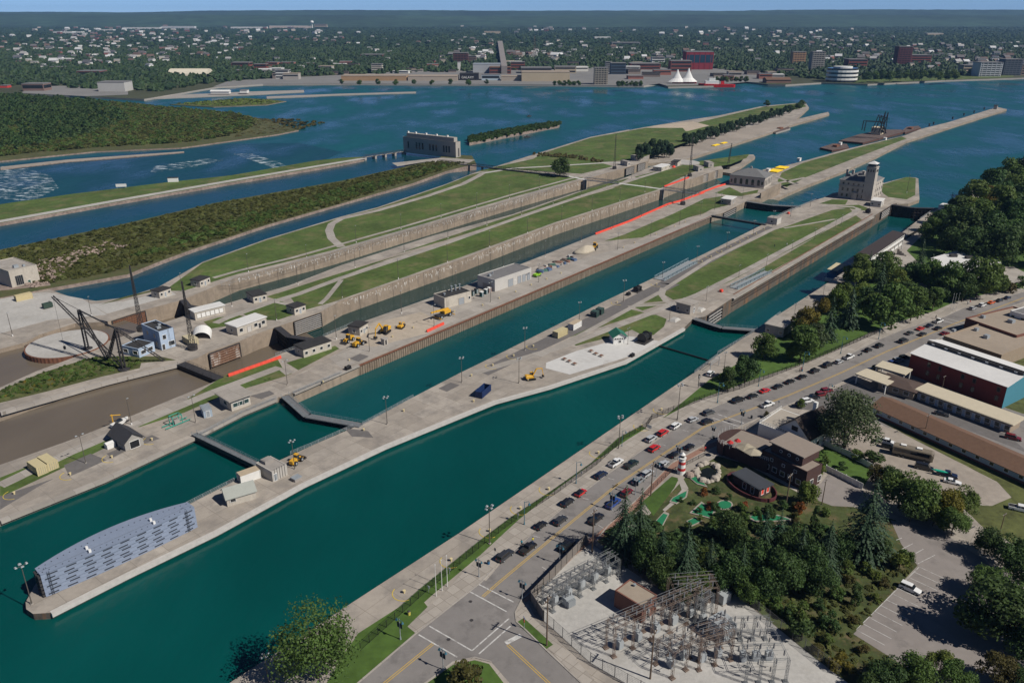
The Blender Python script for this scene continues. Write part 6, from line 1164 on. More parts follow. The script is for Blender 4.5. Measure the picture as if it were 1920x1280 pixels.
for c_, x, y, lab in (("black", 990, 1026, "black pickup with two people at its bed"), ("white", 1155, 866, "white pickup parked at the kerb"), ("dark green", 1184, 869, "dark green pickup driving beside the white pickup"), ("blue", 1150, 942, "blue pickup half hidden by the twin spruces"), ("black", 1118, 971, "black pickup parked below the twin spruces"), ("black", 1062, 1021, "black pickup parked beside the substation wall"), ("white", 1592, 668, "white pickup in the long parked row"), ("white", 1760, 601, "far white pickup parked by the park gate"), ("white", 1439, 757, "white pickup driving past the crosswalk")): car("pickup", c_, x, y, lab, cat="pickup truck")
AP = (22, -4)
for k, c_, x, y, lab in (("hatch", "charcoal", 1502, 756, "charcoal car angle parked behind the small street tree"), ("suv", "white", 1514, 750, "white car angle parked beside the small street tree"), ("suv", "dark red", 1540, 738, "nearer dark red car angle parked above the big willow"), ("suv", "dark red", 1550, 731, "farther dark red car angle parked above the big willow"), ("suv", "navy", 1634, 694, "navy car angle parked first beside the warehouse"), ("suv", "black", 1646, 688, "black car angle parked second beside the warehouse"), ("suv", "charcoal", 1660, 684, "charcoal car angle parked third beside the warehouse"), ("sedan", "blue", 1673, 678, "blue car angle parked fourth beside the warehouse"), ("suv", "silver", 1684, 674, "silver car angle parked fifth beside the warehouse"), ("suv", "black", 1696, 669, "black car angle parked last against the warehouse"), ("sedan", "dark red", 1772, 624, "dark red sedan parked by the tan commercial building"), ("suv", "charcoal", 1668, 836, "charcoal sedan in the gravel lot behind the motor home"), ("van", "black", 1733, 875, "black van in the gravel lot in front of the motor home"), ("sedan", "white", 1786, 901, "white sedan at the near end of the gravel lot"), ("sedan", "charcoal", 1766, 774, "charcoal sedan in the motel court"), ("suv", "dark red", 1900, 819, "dark red car at the end of the motel court"), ("sedan", "white", 1888, 846, "white car half hidden by the long motel roof")):
 car(k, c_, x, y, lab, ang=(x + AP[0], y + AP[1] + (9 if x > 1650 and y > 770 else 0)))
for c_, x, y, lab in (("black", 1523, 744, "black pickup angle parked above the big willow"), ("white", 1662, 827, "white pickup in the gravel lot beside the willow"), ("charcoal", 1694, 845, "charcoal pickup in the gravel lot behind the motor home"), ("navy", 1776, 888, "navy pickup carrying a green kayak in the gravel lot"), ("white", 1913, 952, "white pickup on the grass at the right edge")): car("pickup", c_, x, y, lab, ang=(x + 22, y + (5 if y > 770 else -4)), cat="pickup truck")
car("suv", "white", 1707, 1101, "white sport utility alone in the lined parking lot", ang=(1745, 1118)); car("suv", "white", 1332, 699, "small white jeep on the promenade", ang=(1342, 690))
k_ = MB().loft([[(x, w * math.cos(a), .25 + w * math.sin(a)) for a in [2 * math.pi * i / 8 for i in range(8)]] for x, w in ((-2, .02), (-1, .3), (1, .3), (2, .02))]).build("kayak", M("kayak_green", (.02, .45, .30), .4)); k_.location = G(1762, 884, 1.2); k_.rotation_euler.z = heading(G(1762, 884), G(1784, 889)); tag(k_, "turquoise kayak lying on the navy pickup bed", "kayak")
p = G(1709, 858); t = thing("motor_home", "large tan and black motor home in the gravel lot", "motor home", (p.x, p.y, 0), heading(G(1680, 850), G(1740, 864)))
MB().loft([[(-5, y, z) for y, z in ((-1.2, .5), (1.2, .5), (1.25, 2.9), (1.0, 3.2), (-1.0, 3.2), (-1.25, 2.9))], [(4.6, y, z) for y, z in ((-1.2, .5), (1.2, .5), (1.25, 2.9), (1.0, 3.2), (-1.0, 3.2), (-1.25, 2.9))], [(5.2, y, z) for y, z in ((-1.1, .6), (1.1, .6), (1.1, 2.2), (.9, 2.9), (-.9, 2.9), (-1.1, 2.2))]]).build("body", paint("motor_home_tan", (.20, .165, .115), .35), t)
MB().b2(-4.6, 4.2, -1.29, -1.22, 1.7, 2.6).b2(-4.6, 4.2, 1.22, 1.29, 1.7, 2.6).build("window_band", m_carglass, t); MB().b2(-5.05, 4.7, -1.31, 1.31, .45, .8).build("skirt", m_trimblack, t); [link("wheel", wheel_mesh(.5, .3), t, (x, y, .5)) for x in (-3.2, -2.1, 3.2) for y in (-1.1, 1.1)]; u_ = MB().b2(-.7, .7, -.5, .5, 0, .35).mesh("roof_unit", [m_trim]); [link("roof_unit", u_, t, (x, 0, 3.2)) for x in (-2.5, 1.5)]; MB().b2(5.18, 5.26, -.9, .9, 1.6, 2.5).build("windshield", m_carglass, t)
t = thing("motorcycle", "black motorcycle parked behind the white pickup in the long row", "motorcycle", G(1614, 666), street_dir(G(1614, 666).xy)); [link("wheel", wheel_mesh(.33, .12), t, (x, 0, .33)) for x in (-.7, .7)]; MB().loft([[(-.9, -.1, .6), (-.9, .1, .6), (-.9, .1, .8), (-.9, -.1, .8)], [(.3, -.2, .5), (.3, .2, .5), (.3, .15, 1.0), (.3, -.15, 1.0)], [(.7, -.05, .6), (.7, .05, .6), (.7, .05, 1.0), (.7, -.05, 1.0)]]).build("frame", m_black, t); MB().tube((.6, -.4, 1.1), (.6, .4, 1.1), .03, 4).build("handlebar", m_grey, t)
# ---- people
def person(label, px, py, shirt, trousers, rz=0, z=0.0, pose=0, hat=False):
 p = G(px, py, z); o = thing("person", label, "person", (p.x, p.y, z), rz)
 sk = M("skin", (.45, .28, .2), .6, .05); b = MB(); s = .12 if pose else .05
 def limb(pts, mi):
  for i in range(len(pts) - 1): b.tube(pts[i][0], pts[i + 1][0], pts[i][1], 7, pts[i + 1][1], mi)
 limb([((-s, .09, .92), .10), ((-s * .6, .1, .5), .075), ((-s * 1.2, .1, .06), .05)], 1); limb([((s, -.09, .92), .10), ((s * 1.4, -.1, .5), .075), ((s * 1.2, -.1, .06), .05)], 1)
 b.ball((-s + .05, .1, .05), .09, 6, 4, 2, .6); b.ball((s + .1, -.1, .05), .09, 6, 4, 2, .6)
 b.loft([[(r1 * math.cos(a), r2 * math.sin(a), zz) for a in [2 * math.pi * i / 10 for i in range(10)]] for r1, r2, zz in ((.12, .17, .88), (.11, .16, 1.05), (.13, .20, 1.3), (.11, .19, 1.43), (.05, .07, 1.5))], 0)
 for sy in (-1, 1): limb([((0, .2 * sy, 1.4), .055), ((.02 + .1 * pose, .27 * sy, 1.12), .045), ((.16 + .2 * pose, .24 * sy, .92 + .15 * pose), .035)], 0); b.ball((.18 + .2 * pose, .24 * sy, .88 + .16 * pose), .045, 6, 4, 3)
 b.tube((0, 0, 1.48), (.01, 0, 1.58), .05, 7, .05, 3); b.ball((.02, 0, 1.66), .105, 9, 7, 3, 1.2); b.ball((-.01, 0, 1.70), .112, 9, 6, 2, 1.05)
 b.build("body", [M("shirt_" + shirt[0].replace(" ", "_"), shirt[1], .85, .05), M("trousers_" + trousers[0].replace(" ", "_"), trousers[1], .85, .05), m_tyre, sk], o, smooth=True); return o
W_ = ("white", (.65, .65, .65)); BL = ("blue", (.03, .15, .4)); RD = ("red", (.5, .04, .04)); BK = ("black", (.02, .02, .02)); GY = ("grey", (.25, .25, .25)); JE = ("denim", (.05, .08, .16)); YL = ("yellow", (.6, .5, .05)); TL = ("teal", (.02, .3, .4))
for lab, x, y, s_, tr, r_, z_ in (("person in teal shirt standing beside the black pickup", 978, 1023, TL, BK, 1, 0), ("person in yellow shirt standing in the black pickup bed", 999, 1018, YL, JE, 2, 1.1), ("person in red shirt on the sidewalk by the parked row", 1502, 696, RD, JE, 0, 0), ("person in grey walking beside the red shirted person", 1499, 698, GY, BK, 0, 0), ("person in red shirt below the three flagpoles", 1818, 570, RD, W_, 1, 0), ("person in white beside the one in red below the flagpoles", 1814, 571, W_, JE, 1, 0), ("person in black walking near the far white pickup", 1754, 598, BK, JE, 0, 0), ("person in red shirt on the corner by the terrace restaurant", 1322, 846, RD, BK, 2, 0), ("person in black on the middle path of the pier", 1452, 463, BK, JE, 0, 0), ("person in white on the middle path of the pier", 1475, 461, W_, GY, 1, 0), ("person in white by the viewing stand fence", 1724, 440, W_, JE, 0, 0), ("person in red by the viewing stand fence", 1730, 443, RD, JE, 1, 0), ("person in blue walking on the park path", 1723, 452, BL, BK, 2, 0), ("person in grey walking on the park path", 1726, 454, GY, JE, 2, 0)): person(lab, x, y, s_, tr, r_, z_, 1 if "walking" in lab else 0)
# ---- street furniture
for i, (x, y, tp) in enumerate(((751, 1198, 1156), (831, 1255, 1212), (898, 1081, 1045), (979, 1123, 1084), (1049, 1057, 1018), (1147, 956, 920), (1191, 927, 893), (1230, 893, 862), (1271, 862, 832), (1336, 820, 796), (1390, 795, 765))): lamp("ornate", (x, y), tp, "%s ornate teal street lamp with dark banners, counted from the crossing" % ORD[i], street_dir(G(x, y).xy) + R(90), "ornate street lamps")
for i, (x, y, tp) in enumerate(((983, 983, 939), (1080, 906, 865), (1166, 836, 806), (1345, 755, 716), (1422, 724, 692), (1504, 696, 658), (1576, 663, 630), (1647, 636, 604), (1550, 749, 719))): lamp("single", (x, y), tp, "%s slim single arm street lamp along the fence from the crossing" % ORD[i], street_dir(G(x, y).xy) - R(60), "slim street lamps")
for i, (x, y, tp) in enumerate(((1220, 929, 865), (1110, 1035, 954), (1025, 1210, 1118), (1219, 1272, 1181), (1732, 820, 776), (1765, 734, 704), (1816, 728, 705), (1874, 1000, 962), (1541, 945, 898), (1473, 950, 888), (1490, 905, 885))): lamp("utility", (x, y), tp, ("wooden utility pole at the mini golf lawn edge", "tall wooden pole at the substation corner by the street", "wooden pole on the substation sidewalk", "dark wooden pole in the middle of the substation", "wooden pole in the gravel lot by the long motel", "left wooden pole before the warehouse wall", "right wooden pole before the warehouse wall", "wooden pole with transformer on the right grass", "light pole on the drive behind the restaurant", "light pole in the mini golf garden", "light pole beside the restaurant wall")[i], street_dir(G(x, y).xy))
for i, (x, y, tp) in enumerate(((818, 1117, 1059), (829, 1107, 1050), (839, 1099, 1042))): lamp("flag", (x, y), tp, "%s of three white flagpoles by the near fence" % ("left", "middle", "right")[i], 0, "near flagpoles")
for i, (x, y, tp) in enumerate(((1782, 584, 551), (1787, 582, 551), (1793, 580, 550))): lamp("flag", (x, y), tp, "%s of three pale flagpoles at the park entrance" % ("left", "middle", "right")[i], 0, "park flagpoles")
mesh_fence("black picket fence along the promenade from the crossing", [(676, 1219), (799, 1109), (909, 1019), (971, 972), (1040, 927), (1119, 871), (1169, 824), (1211, 802)], 1.8, m_black, 2.4, .14, .016, .07, hstep=None)
mesh_fence("black picket fence along the park lawn", [(1211, 802), (1222, 786), (1320, 749), (1386, 730), (1507, 683), (1645, 625)], 1.8, m_black, 2.4, .14, .016, .07)
mesh_fence("black fence beside the covered viewing stand", [(1640, 478), (1700, 448), (1738, 425)], 1.8, m_black, 2.4, .2, .03, .08)
for lab, x, y, col in (("blue litter bin beside the near crossing", 916, 1057, (.02, .12, .25)), ("dark litter bin on the restaurant corner", 1338, 823, (.02, .03, .04)), ("yellow hydrant on the near verge", 767, 1152, (.6, .5, .1)), ("dark litter bin below the white terrace", 1409, 784, (.02, .03, .04))): t = thing("hydrant" if "hydrant" in lab else "litter_bin", lab, "hydrant" if "hydrant" in lab else "bin", G(x, y)); MB().tube((0, 0, 0), (0, 0, .9), .3, 10, .34).build("bin", M(lab.split()[0] + "_bin_paint", col, .5), t); MB().tube((0, 0, .9), (0, 0, 1.05), .36, 10, .2).build("lid", m_dark, t)
def sign(label, px, py, h, w, hh, mat, name="sign", rz=None): t = thing(name, label, "sign", G(px, py), street_dir(G(px, py).xy) + R(90) if rz is None else rz); MB().tube((0, 0, 0), (0, 0, h), .05, 5).build("post", m_grey, t); MB().b2(-w / 2, w / 2, -.06, -.02, h - hh, h).build("board", mat, t); return t
t = sign("red octagonal stop sign with blue street name plates on the corner lawn", 983, 1178, 2.6, .1, .1, m_red, "stop_sign", R(-70)); MB().tube((0, -.12, 2.1), (0, -.07, 2.1), .42, 8).build("board", m_red, t); MB().b2(-.5, .5, -.03, .03, 2.62, 2.8).build("name_plate", M("street_sign_blue", (.03, .1, .3), .5), t)
text("STOP", .3, m_trim, t, (0, -.13, 2.0), (R(90), 0, 0), .004)
sign("white notice board on the fence by the sharp bend", 1217, 806, 1.7, 1.6, 1.1, m_trim); sign("small parking sign beside the charcoal wagon", 928, 1042, 2.2, .5, .7, m_dark); sign("small sign at the kerb by the driving white pickup", 1459, 763, 2.2, .5, .6, m_grey)
for i, (x, y) in enumerate(((804, 1110), (843, 1076), (971, 973), (1090, 894))): t = sign("%s small white plate on the promenade fence from the crossing" % ORD[i], x, y, 1.7, .6, .6, m_trim)
t = thing("signal_post", "traffic signal post on the promenade near the jeep", "signal", G(1309, 727), 0); MB().tube((0, 0, 0), (0, 0, 4), .1, 6).build("pole", m_dark, t); MB().b2(-.25, .25, -.25, .25, 3.4, 4.8).build("signal_head", m_black, t); lm = MB().tube((0, -.3, 0), (0, -.26, 0), .13, 8).mesh("lens", [m_trim]); [link("lens", lm, t, (0, 0, z_)) for z_ in (3.7, 4.1, 4.5)]
t = thing("boom_gantry", "grey steel gantry frame on the promenade behind the jeep", "gantry", G(1331, 697), LOCKROT); b = MB(); [b.tube((x, 0, 0), (x, 0, 3.5), .12, 5) for x in (0, 7)]; b.build("post", m_grey, t); MB().tube((0, 0, 3.5), (7, 0, 3.5), .12, 5).tube((0, 0, 2.6), (7, 0, 2.6), .08, 5).build("beam", m_grey, t)
t = thing("tour_boat", "white tour boat with tan canopy moored in the narrow lock", "boat", G(1570, 518, Z_LOW), LOCKROT); MB().loft([[(x, -w, z0), (x, w, z0), (x, w * 1.1, 1.6), (x, -w * 1.1, 1.6)] for x, w, z0 in ((-11, 2.4, 0), (5, 2.6, 0), (9, 1.6, .2), (11.5, .2, .8))]).build("hull", m_trim, t); MB().b2(-10, 5, -2.3, 2.3, 1.6, 3.6).build("cabin", M("boat_blue", (.03, .12, .28), .5), t); MB().b2(-10.4, 3.5, -2.5, 2.5, 5.6, 5.8).build("canopy", M("tan_canopy", (.5, .43, .28), .8), t); b = MB(); [b.tube((x, y, 3.6), (x, y, 5.6), .06, 4) for x in (-10, -5, 0, 3) for y in (-2.3, 2.3)]; b.build("canopy_post", m_grey, t)
# ---- ground right of the street
m_weeds = M("weedy_slope", (.055, .070, .022), .95, .4, .4, .4, big=.25, stain=((.13, .10, .05), .25, .5, .65, 1))
m_wire = M("dull_wire", (.10, .10, .10), .7, .1, 1); m_soil = M("dark_soil", (.055, .05, .03), .95, .3, .4, .3)  # soil is simply a dark brown
patch("garden_ground", [(1120, 1015), (1150, 985), (1200, 945), (1275, 880), (1330, 850), (1400, 870), (1500, 925), (1550, 935), (1600, 950), (1680, 975), (1720, 1060), (1600, 1188), (1690, 1245), (1760, 1300), (1640, 1330), (1350, 1085), (1250, 1105)], m_weeds, .02)
patch("motel_ground", [(1590, 745), (1700, 700), (1900, 770), (2100, 840), (2100, 1000), (1900, 900), (1640, 790)], m_asph, .022)
patch("yard_ground", [(1700, 690), (1760, 640), (1900, 600), (2200, 560), (2200, 830), (1990, 800), (1800, 735)], m_rough, .018)
patch("gravel_lot", [(1560, 800), (1620, 790), (1680, 805), (1735, 836), (1810, 872), (1870, 905), (1895, 932), (1855, 948), (1770, 925), (1700, 905), (1640, 870), (1590, 850)], m_dirt, .03)
patch("grass_strip", [(1640, 785), (1700, 800), (1920, 900), (2100, 990), (2100, 1100), (1920, 1030), (1840, 985), (1800, 945), (1860, 948), (1897, 932), (1870, 903), (1735, 834)], m_rough, .026)
patch("back_drive", [(1500, 925), (1540, 905), (1560, 880), (1620, 920), (1600, 950), (1560, 948)], m_lot, .032)
patch("garden_lawn", [(1480, 862), (1545, 835), (1640, 880), (1617, 915), (1548, 880)], m_grass2, .03)
patch("parking_lot", [(1600, 1188), (1722, 1062), (1690, 1020), (1670, 975), (1760, 992), (1815, 1030), (1880, 1070), (2000, 1110), (2000, 1330), (1840, 1330), (1760, 1275), (1688, 1243)], m_lot, .035)
Z38 = lambda x, y: (1420 + x / 3.84, 960 + y / 3.84)
for a, c_ in (((1165, 393), (1360, 483)), ((1130, 430), (1327, 520)), ((1090, 468), (1292, 562)), ((1050, 507), (1255, 603)), ((1010, 545), (1213, 643)), ((975, 587), (1170, 683)), ((930, 630), (1132, 728)), ((892, 672), (1092, 773)), ((845, 712), (1045, 815)), ((803, 755), (1005, 862)), ((757, 800), (965, 910)), ((712, 845), (915, 955)), ((1165, 393), (712, 845)), ((1000, 200), (1040, 185)), ((1040, 265), (1120, 225)), ((1140, 295), (1195, 265)), ((1155, 370), (1278, 308))): strip("road_marking", [Z38(*a), Z38(*c_)], .13, m_white, .05)
patch("motel_drive", [(1490, 765), (1600, 712), (1640, 735), (1720, 750), (1890, 815), (1930, 850), (1800, 800), (1650, 752), (1560, 775)], m_asph2, .03)
# ---- town buildings
m_redbrick = M("red_siding", (.16, .030, .024), .8, .08, .6, big=.06); m_tealw = M("teal_siding", (.06, .21, .27), .8, .05, .6); m_brown = M("brown_shingles", (.15, .088, .058), .9, .14, 1.2, big=.05); m_dkbrick = M("dark_brick", (.065, .036, .032), .85, .12, 1)
m_brickr = M("brown_red_brick", (.17, .075, .055), .85, .12, 1.5); m_tanroof = M("tan_gravel_roof", (.31, .255, .20), .9, .08, .6, big=.08); m_dkroof = M("dark_brown_shingles", (.045, .034, .03), .9, .2, 1.5)
A, Cc = PP([(1878, 766), (1700, 700)]); ey = (Cc - A).normalized(); ex = Vector((ey.y, -ey.x)); ex = ex if ex.x > 0 else -ex; Wd = (Cc - A).length; L = 19.0
t = thing("warehouse", "dark red warehouse with white stepped roof and teal end wall", "building", (A.x, A.y, 0), math.atan2(ex.y, ex.x)); h = 7.4
MB().b2(.1, L / 2 - .6, .1, Wd - .1, 0, h).b2(L / 2 - .6, L - .1, .1, Wd - .1, 0, h).build("wall", m_redbrick, t)
MB().add([(0, 0, 0), (L, 0, 0), (L, 0, h + .4), (L / 2 + .5, 0, h + 2.6), (L / 2 - .5, 0, h + 1.3), (0, 0, h)], [(0, 1, 2, 3, 4, 5)]).build("end_wall", m_tealw, t)
MB().loft([[(-.3, y, h + .05), (L / 2 - .5, y, h + 1.35), (L / 2 - .5, y, h + 1.5), (-.3, y, h + .2)] for y in (-.3, Wd + .3)]).build("roof", m_whiteroof, t); MB().loft([[(L / 2 + .5, y, h + 2.65), (L + .3, y, h + .45), (L + .3, y, h + .6), (L / 2 + .3, y, h + 2.85)] for y in (-.3, Wd + .3)]).build("roof", m_whiteroof, t); MB().b2(L / 2 - .5, L / 2 + .48, .1, Wd - .1, h, h + 2.5).build("clerestory", m_dark, t)
for i in range(8):
 for z_ in (2.0, 5.0):
  if (i + int(z_)) % 3: link("window", win_mesh(.9, 1.5, .15, [m_brown, m_glass]), t, (.08, Wd * (i + .6) / 8.4, z_), R(-90))
cm = MB().b2(-.15, .15, -.5, .5, 0, .35).mesh("window", [m_trim]); [link("window", cm, t, (L / 2 - .5, Wd * (k + .5) / 7, h + 1.9)) for k in range(7)]
b = Bld("motel_wing", "very long low motel wing with brown shingle roof and pale blue wall", "building", (1985, 938), (2010, 920), (1634, 776), 2.7, M("pale_blue_siding", (.36, .44, .50), .8, .05), m_brown, kind="gable", axis='y', over=.7, ridge=1.7, L=9.5)
b.wins('L', [b.W * (i + .5) / 14 for i in range(14)], 1.2, 1.1, .9); MB().b2(-.05, 0, 0, b.W, 0, .7).build("plinth", m_brickr, b.o)
b = Bld("motel_rooms", "flat cream roofed motel row with doors and white window bays", "building", (1892, 812), (1910, 800), (1718, 747), 3.0, M("tan_brick", (.30, .235, .17), .85, .08, 1), M("cream_flat_roof", (.50, .44, .33), .85, .06, .6), over=.9)
for i in range(10): b.wins('L', [b.W * (i + .35) / 10], .9, 1.6, 1.3); b.door('L', b.W * (i + .75) / 10, .9, 2.1, M("pale_door", (.35, .42, .5), .6))
b = Bld("motel_office", "brown roofed motel office behind the carport", "building", (1711, 750), (1724, 735), (1645, 729), 3.0, M("tan_brick"), M("brown_flat_roof", (.085, .06, .05), .9, .1, .8), kind="hip", over=.8, ridge=1.0); b.spread('L', 3, 1, 1.6, 1.2, 1.5)
t = thing("carport", "cream flat carport roof in front of the motel office", "carport", G(1640, 724), heading(G(1617, 716), G(1655, 730))); MB().b2(-5.5, 5.5, -3.5, 3.5, 3.2, 3.6).build("roof", M("cream_flat_roof"), t); pm = MB().b2(-.15, .15, -.15, .15, 0, 3.2).mesh("post", [m_trim]); [link("post", pm, t, (x, y, 0)) for x in (-5, 5) for y in (-3, 3)]
t = thing("carport", "cream flat roof beside the warehouse corner", "carport", G(1672, 708), heading(G(1650, 704), G(1690, 716))); MB().b2(-5, 5, -3.2, 3.2, 3.4, 3.8).build("roof", M("cream_flat_roof"), t); [link("post", pm, t, (x, y, 0)) for x in (-4.5, 4.5) for y in (-2.8, 2.8)]
b = Bld("shop_building", "tan flat roofed shop building beyond the warehouse", "building", (1872, 690), (1960, 655), (1778, 648), 4.5, M("tan_brick"), m_tanroof, parapet=.5); b.unit(12, 12, 2, 1.6, 1.2); b.unit(16, 18, 1.6, 1.2, 1); b.unit(8, 22, 1.4, 1.2, .9); b.spread('L', 6, 1, 1.5, 1.5, 1)
b = Bld("corner_shop", "second tan flat roofed shop with long parapet beside the street", "building", (1900, 655), (1990, 630), (1800, 622), 5.0, m_brickr, m_tanroof, parapet=.6); b.unit(12, 10, 2, 2, 1.2); b.unit(7, 18, 1.4, 1.4, 1)
b = Bld("white_shop", "white two storey shop at the right edge near the street", "building", (1918, 625), (1960, 612), (1896, 612), 7.0, m_trim, m_greyroof); b.spread('L', 2, 1, 1.2, 1.6, .8); b.spread('L', 2, 4.4, 1.2, 1.4, .8)
t = thing("tent", "white peaked party tent behind the warehouse", "tent", G(1786, 644), .4); tm = [MB().add([(-2.2, -2.2, 2.2), (2.2, -2.2, 2.2), (2.2, 2.2, 2.2), (-2.2, 2.2, 2.2), (0, 0, 4.2)], [(0, 1, 4), (1, 2, 4), (2, 3, 4), (3, 0, 4)]).mesh("canopy", [m_trim])]; [link("canopy", tm[0], t, (x, 0, 0)) for x in (-2.3, 2.3)]; pm2 = MB().tube((0, 0, 0), (0, 0, 2.2), .06, 5).mesh("post", [m_trim]); [link("post", pm2, t, (x, y, 0)) for x in (-4.4, 0, 4.4) for y in (-2.1, 2.1)]
b = Bld("terrace", "white walled terrace with pale deck and railing above the street", "building", (1498, 846), (1530, 820), (1420, 816), 4.0, m_trim, M("pale_deck", (.36, .32, .27), .9, .06), parapet=.1, L=13);
r = MB(); [r.tube((.1, b.W * k / 18, 4), (.1, b.W * k / 18, 5.0), .05, 4) for k in range(19)]; [r.tube((.1, 0, z_), (.1, b.W, z_), .05, 4) for z_ in (4.5, 5.0)]; [r.tube((b.L * k / 9, b.W - .1, 4), (b.L * k / 9, b.W - .1, 5), .05, 4) for k in range(10)]; [r.tube((0, b.W - .1, z_), (b.L, b.W - .1, z_), .05, 4) for z_ in (4.5, 5)]; r.build("railing", m_trim, b.o)
b = Bld("cottage", "white cottage with steep dark shingle roof beside the willow", "building", (1513, 850), (1545, 832), (1470, 826), 4.6, m_trim, m_dkroof, kind="gable", axis='x', over=.5, ridge=4.2, L=13, Wd=9.5); b.wins('L', [b.W * .5], 5.2, 2.0, 1.5); b.spread('R', 4, 1, 1.2, 1.4, 1); MB().b2(0, 1, 0, 1, 0, 3).build("chimney", m_trim, b.o, (b.L * .75, b.W * .5, 7.8))
b = Bld("restaurant", "dark brown ship styled restaurant with flat roofs and round windows", "building", (1508, 921), (1541, 908), (1424, 878), 5.6, m_dkbrick, M("taupe_roof", (.26, .215, .18), .9, .06, .8), parapet=.25); b.spread('L', 5, 1.2, 1.3, 1.3, 1.5); b.spread('L', 3, 4.0, .7, .7, 3); b.wins('R', [2.5, 6], 1, 1.3, 1.6)
up = MB(); up.b2(1.2, 8.5, 2.5, 12, 5.9, 8.6); up.build("upper_cabin", m_dkbrick, b.o); MB().b2(.6, 9.1, 1.9, 12.6, 8.603, 8.9).build("cabin_roof", M("taupe_roof"), b.o); pw = MB().tube((0, -.06, 0), (0, .04, 0), .45, 12).tube((0, -.05, 0), (0, -.08, 0), .34, 12, mi=1).mesh("porthole", [m_trim, m_glass]); [link("porthole", pw, b.o, (1.17, y, 7.3), R(-90)) for y in (4, 6.5, 9)]
b = Bld("deck_house", "dark low deck house with stairs below the red umbrellas", "building", (1437, 886), (1455, 868), (1350, 851), 3.4, m_dkbrick, M("deck_boards", (.25, .21, .175), .9, .08, 1), parapet=.1, L=11); r = MB(); n = 26
[r.tube((.15, b.W * k / n, 3.4), (.15, b.W * k / n, 4.5), .05, 4) for k in range(n + 1)]; [r.tube((.15, 0, z_), (.15, b.W, z_), .05, 4) for z_ in (4.0, 4.5)]; r.build("railing", m_trim, b.o)
r = MB(); [r.tube((b.L * .5 + 6 * math.cos(a), b.W - 1 + 4 * math.sin(a), 3.4), (b.L * .5 + 6 * math.cos(a), b.W - 1 + 4 * math.sin(a), 4.6), .06, 4) for a in [math.pi * k / 12 for k in range(13)]]; r.build("railing", m_trim, b.o); MB().prism([(b.L * .5 + 6 * math.cos(math.pi * k / 12), b.W - 1 + 4 * math.sin(math.pi * k / 12)) for k in range(13)], 0, 3.42).build("round_deck", m_dkbrick, b.o)
for i, (px, py, col, cn) in enumerate(((1398, 838, (.32, .28, .21), "left tan"), (1412, 846, (.32, .28, .21), "right tan"), (1369, 829, (.42, .03, .03), "left red"), (1383, 826, (.42, .03, .03), "right red"))):
 p = G(px, py, 5.5); t = thing("parasol", "%s parasol on the restaurant deck" % cn, "parasol", (p.x, p.y, 3.48)); rr = 2.6 if i < 2 else 1.0; MB().tube((0, 0, 0), (0, 0, 2.6), .05, 5).build("pole", m_grey, t); MB().add([(rr * math.cos(math.pi * k / 3), rr * math.sin(math.pi * k / 3), 2.0) for k in range(6)] + [(0, 0, 2.8)], [(k, (k + 1) % 6, 6) for k in range(6)]).build("canopy", M("parasol_%s" % cn.split()[1], col, .8), t)
b = Bld("boat_cabin", "dark roofed cabin shaped like a boat in the mini golf garden", "building", (1422, 934), (1444, 924), (1374, 905), 2.6, m_dkbrick, M("charcoal_roof", (.05, .055, .065), .8, .08), over=.5); b.wins('L', [b.W * .25, b.W * .55], .4, 1.0, 1.8); b.wins('R', [1.2, 3.2], .8, .9, 1.4, None, m_red)
q = MB(); pts = [(b.L * .5 + (b.L * .5 + 2.5) * math.cos(a), b.W * .5 + (b.W * .5 + 3) * math.sin(a)) for a in [2 * math.pi * k / 28 for k in range(28)]]; inn = [(x * .94 + b.L * .03, y * .96 + b.W * .02) for x, y in pts]; q.loft([[(x, y, 0) for x, y in pts], [(x, y, 1.0) for x, y in pts], [(x, y, 1.0) for x, y in inn], [(x, y, 0) for x, y in inn]], cap=False); q.build("hull_rail", M("maroon_hull", (.10, .03, .035), .6), b.o)
p = G(1277, 887); hh = hgt(1277, 887, 847); t = thing("lighthouse", "small white lighthouse with red bands at the mini golf corner", "lighthouse", p); zz = [0, .18, .30, .46, .58, .72]; rr = lambda f: 1.15 - .45 * f
for i in range(5): MB().tube((0, 0, hh * zz[i]), (0, 0, hh * zz[i + 1]), rr(zz[i]), 16, rr(zz[i + 1])).build("band", m_trim if i % 2 == 0 else M("lighthouse_red", (.45, .03, .03), .6), t)
MB().tube((0, 0, hh * .72), (0, 0, hh * .75), 1.05, 16).build("gallery", m_trim, t); MB().tube((0, 0, hh * .75), (0, 0, hh * .88), .55, 10).build("lantern", m_glass, t); MB().tube((0, 0, hh * .88), (0, 0, hh), .75, 12, .05).build("cap", m_trim, t); MB().ball((2, -1.5, .3), 1.3, 8, 6, 0, .8).build("base_rock", m_rock, t)
Z9 = lambda x, y: (900 + x / 3.2, 740 + y / 3.2)
m_felt = M("putting_felt", (.015, .165, .075), .95, .08, .6); m_kerbst = M("stone_edging", (.30, .27, .23), .95, .2, 1)
greens = [[(1145, 640), (1160, 620), (1240, 580), (1232, 615), (1180, 650)], [(1030, 790), (1100, 715), (1125, 725), (1085, 800), (1050, 805)], [(1270, 710), (1330, 655), (1400, 700), (1385, 740), (1310, 720)], [(1245, 760), (1290, 740), (1325, 760), (1270, 785)], [(1467 + 42 * math.cos(a), 663 + 24 * math.sin(a)) for a in [.524 * k for k in range(12)]], [(1620, 735), (1660, 720), (1770, 725), (1860, 750), (1770, 757), (1650, 757)], [(1730, 812), (1790, 782), (1875, 802), (1855, 828)], [(1225, 470), (1280, 460), (1340, 530), (1355, 548), (1300, 532)]]
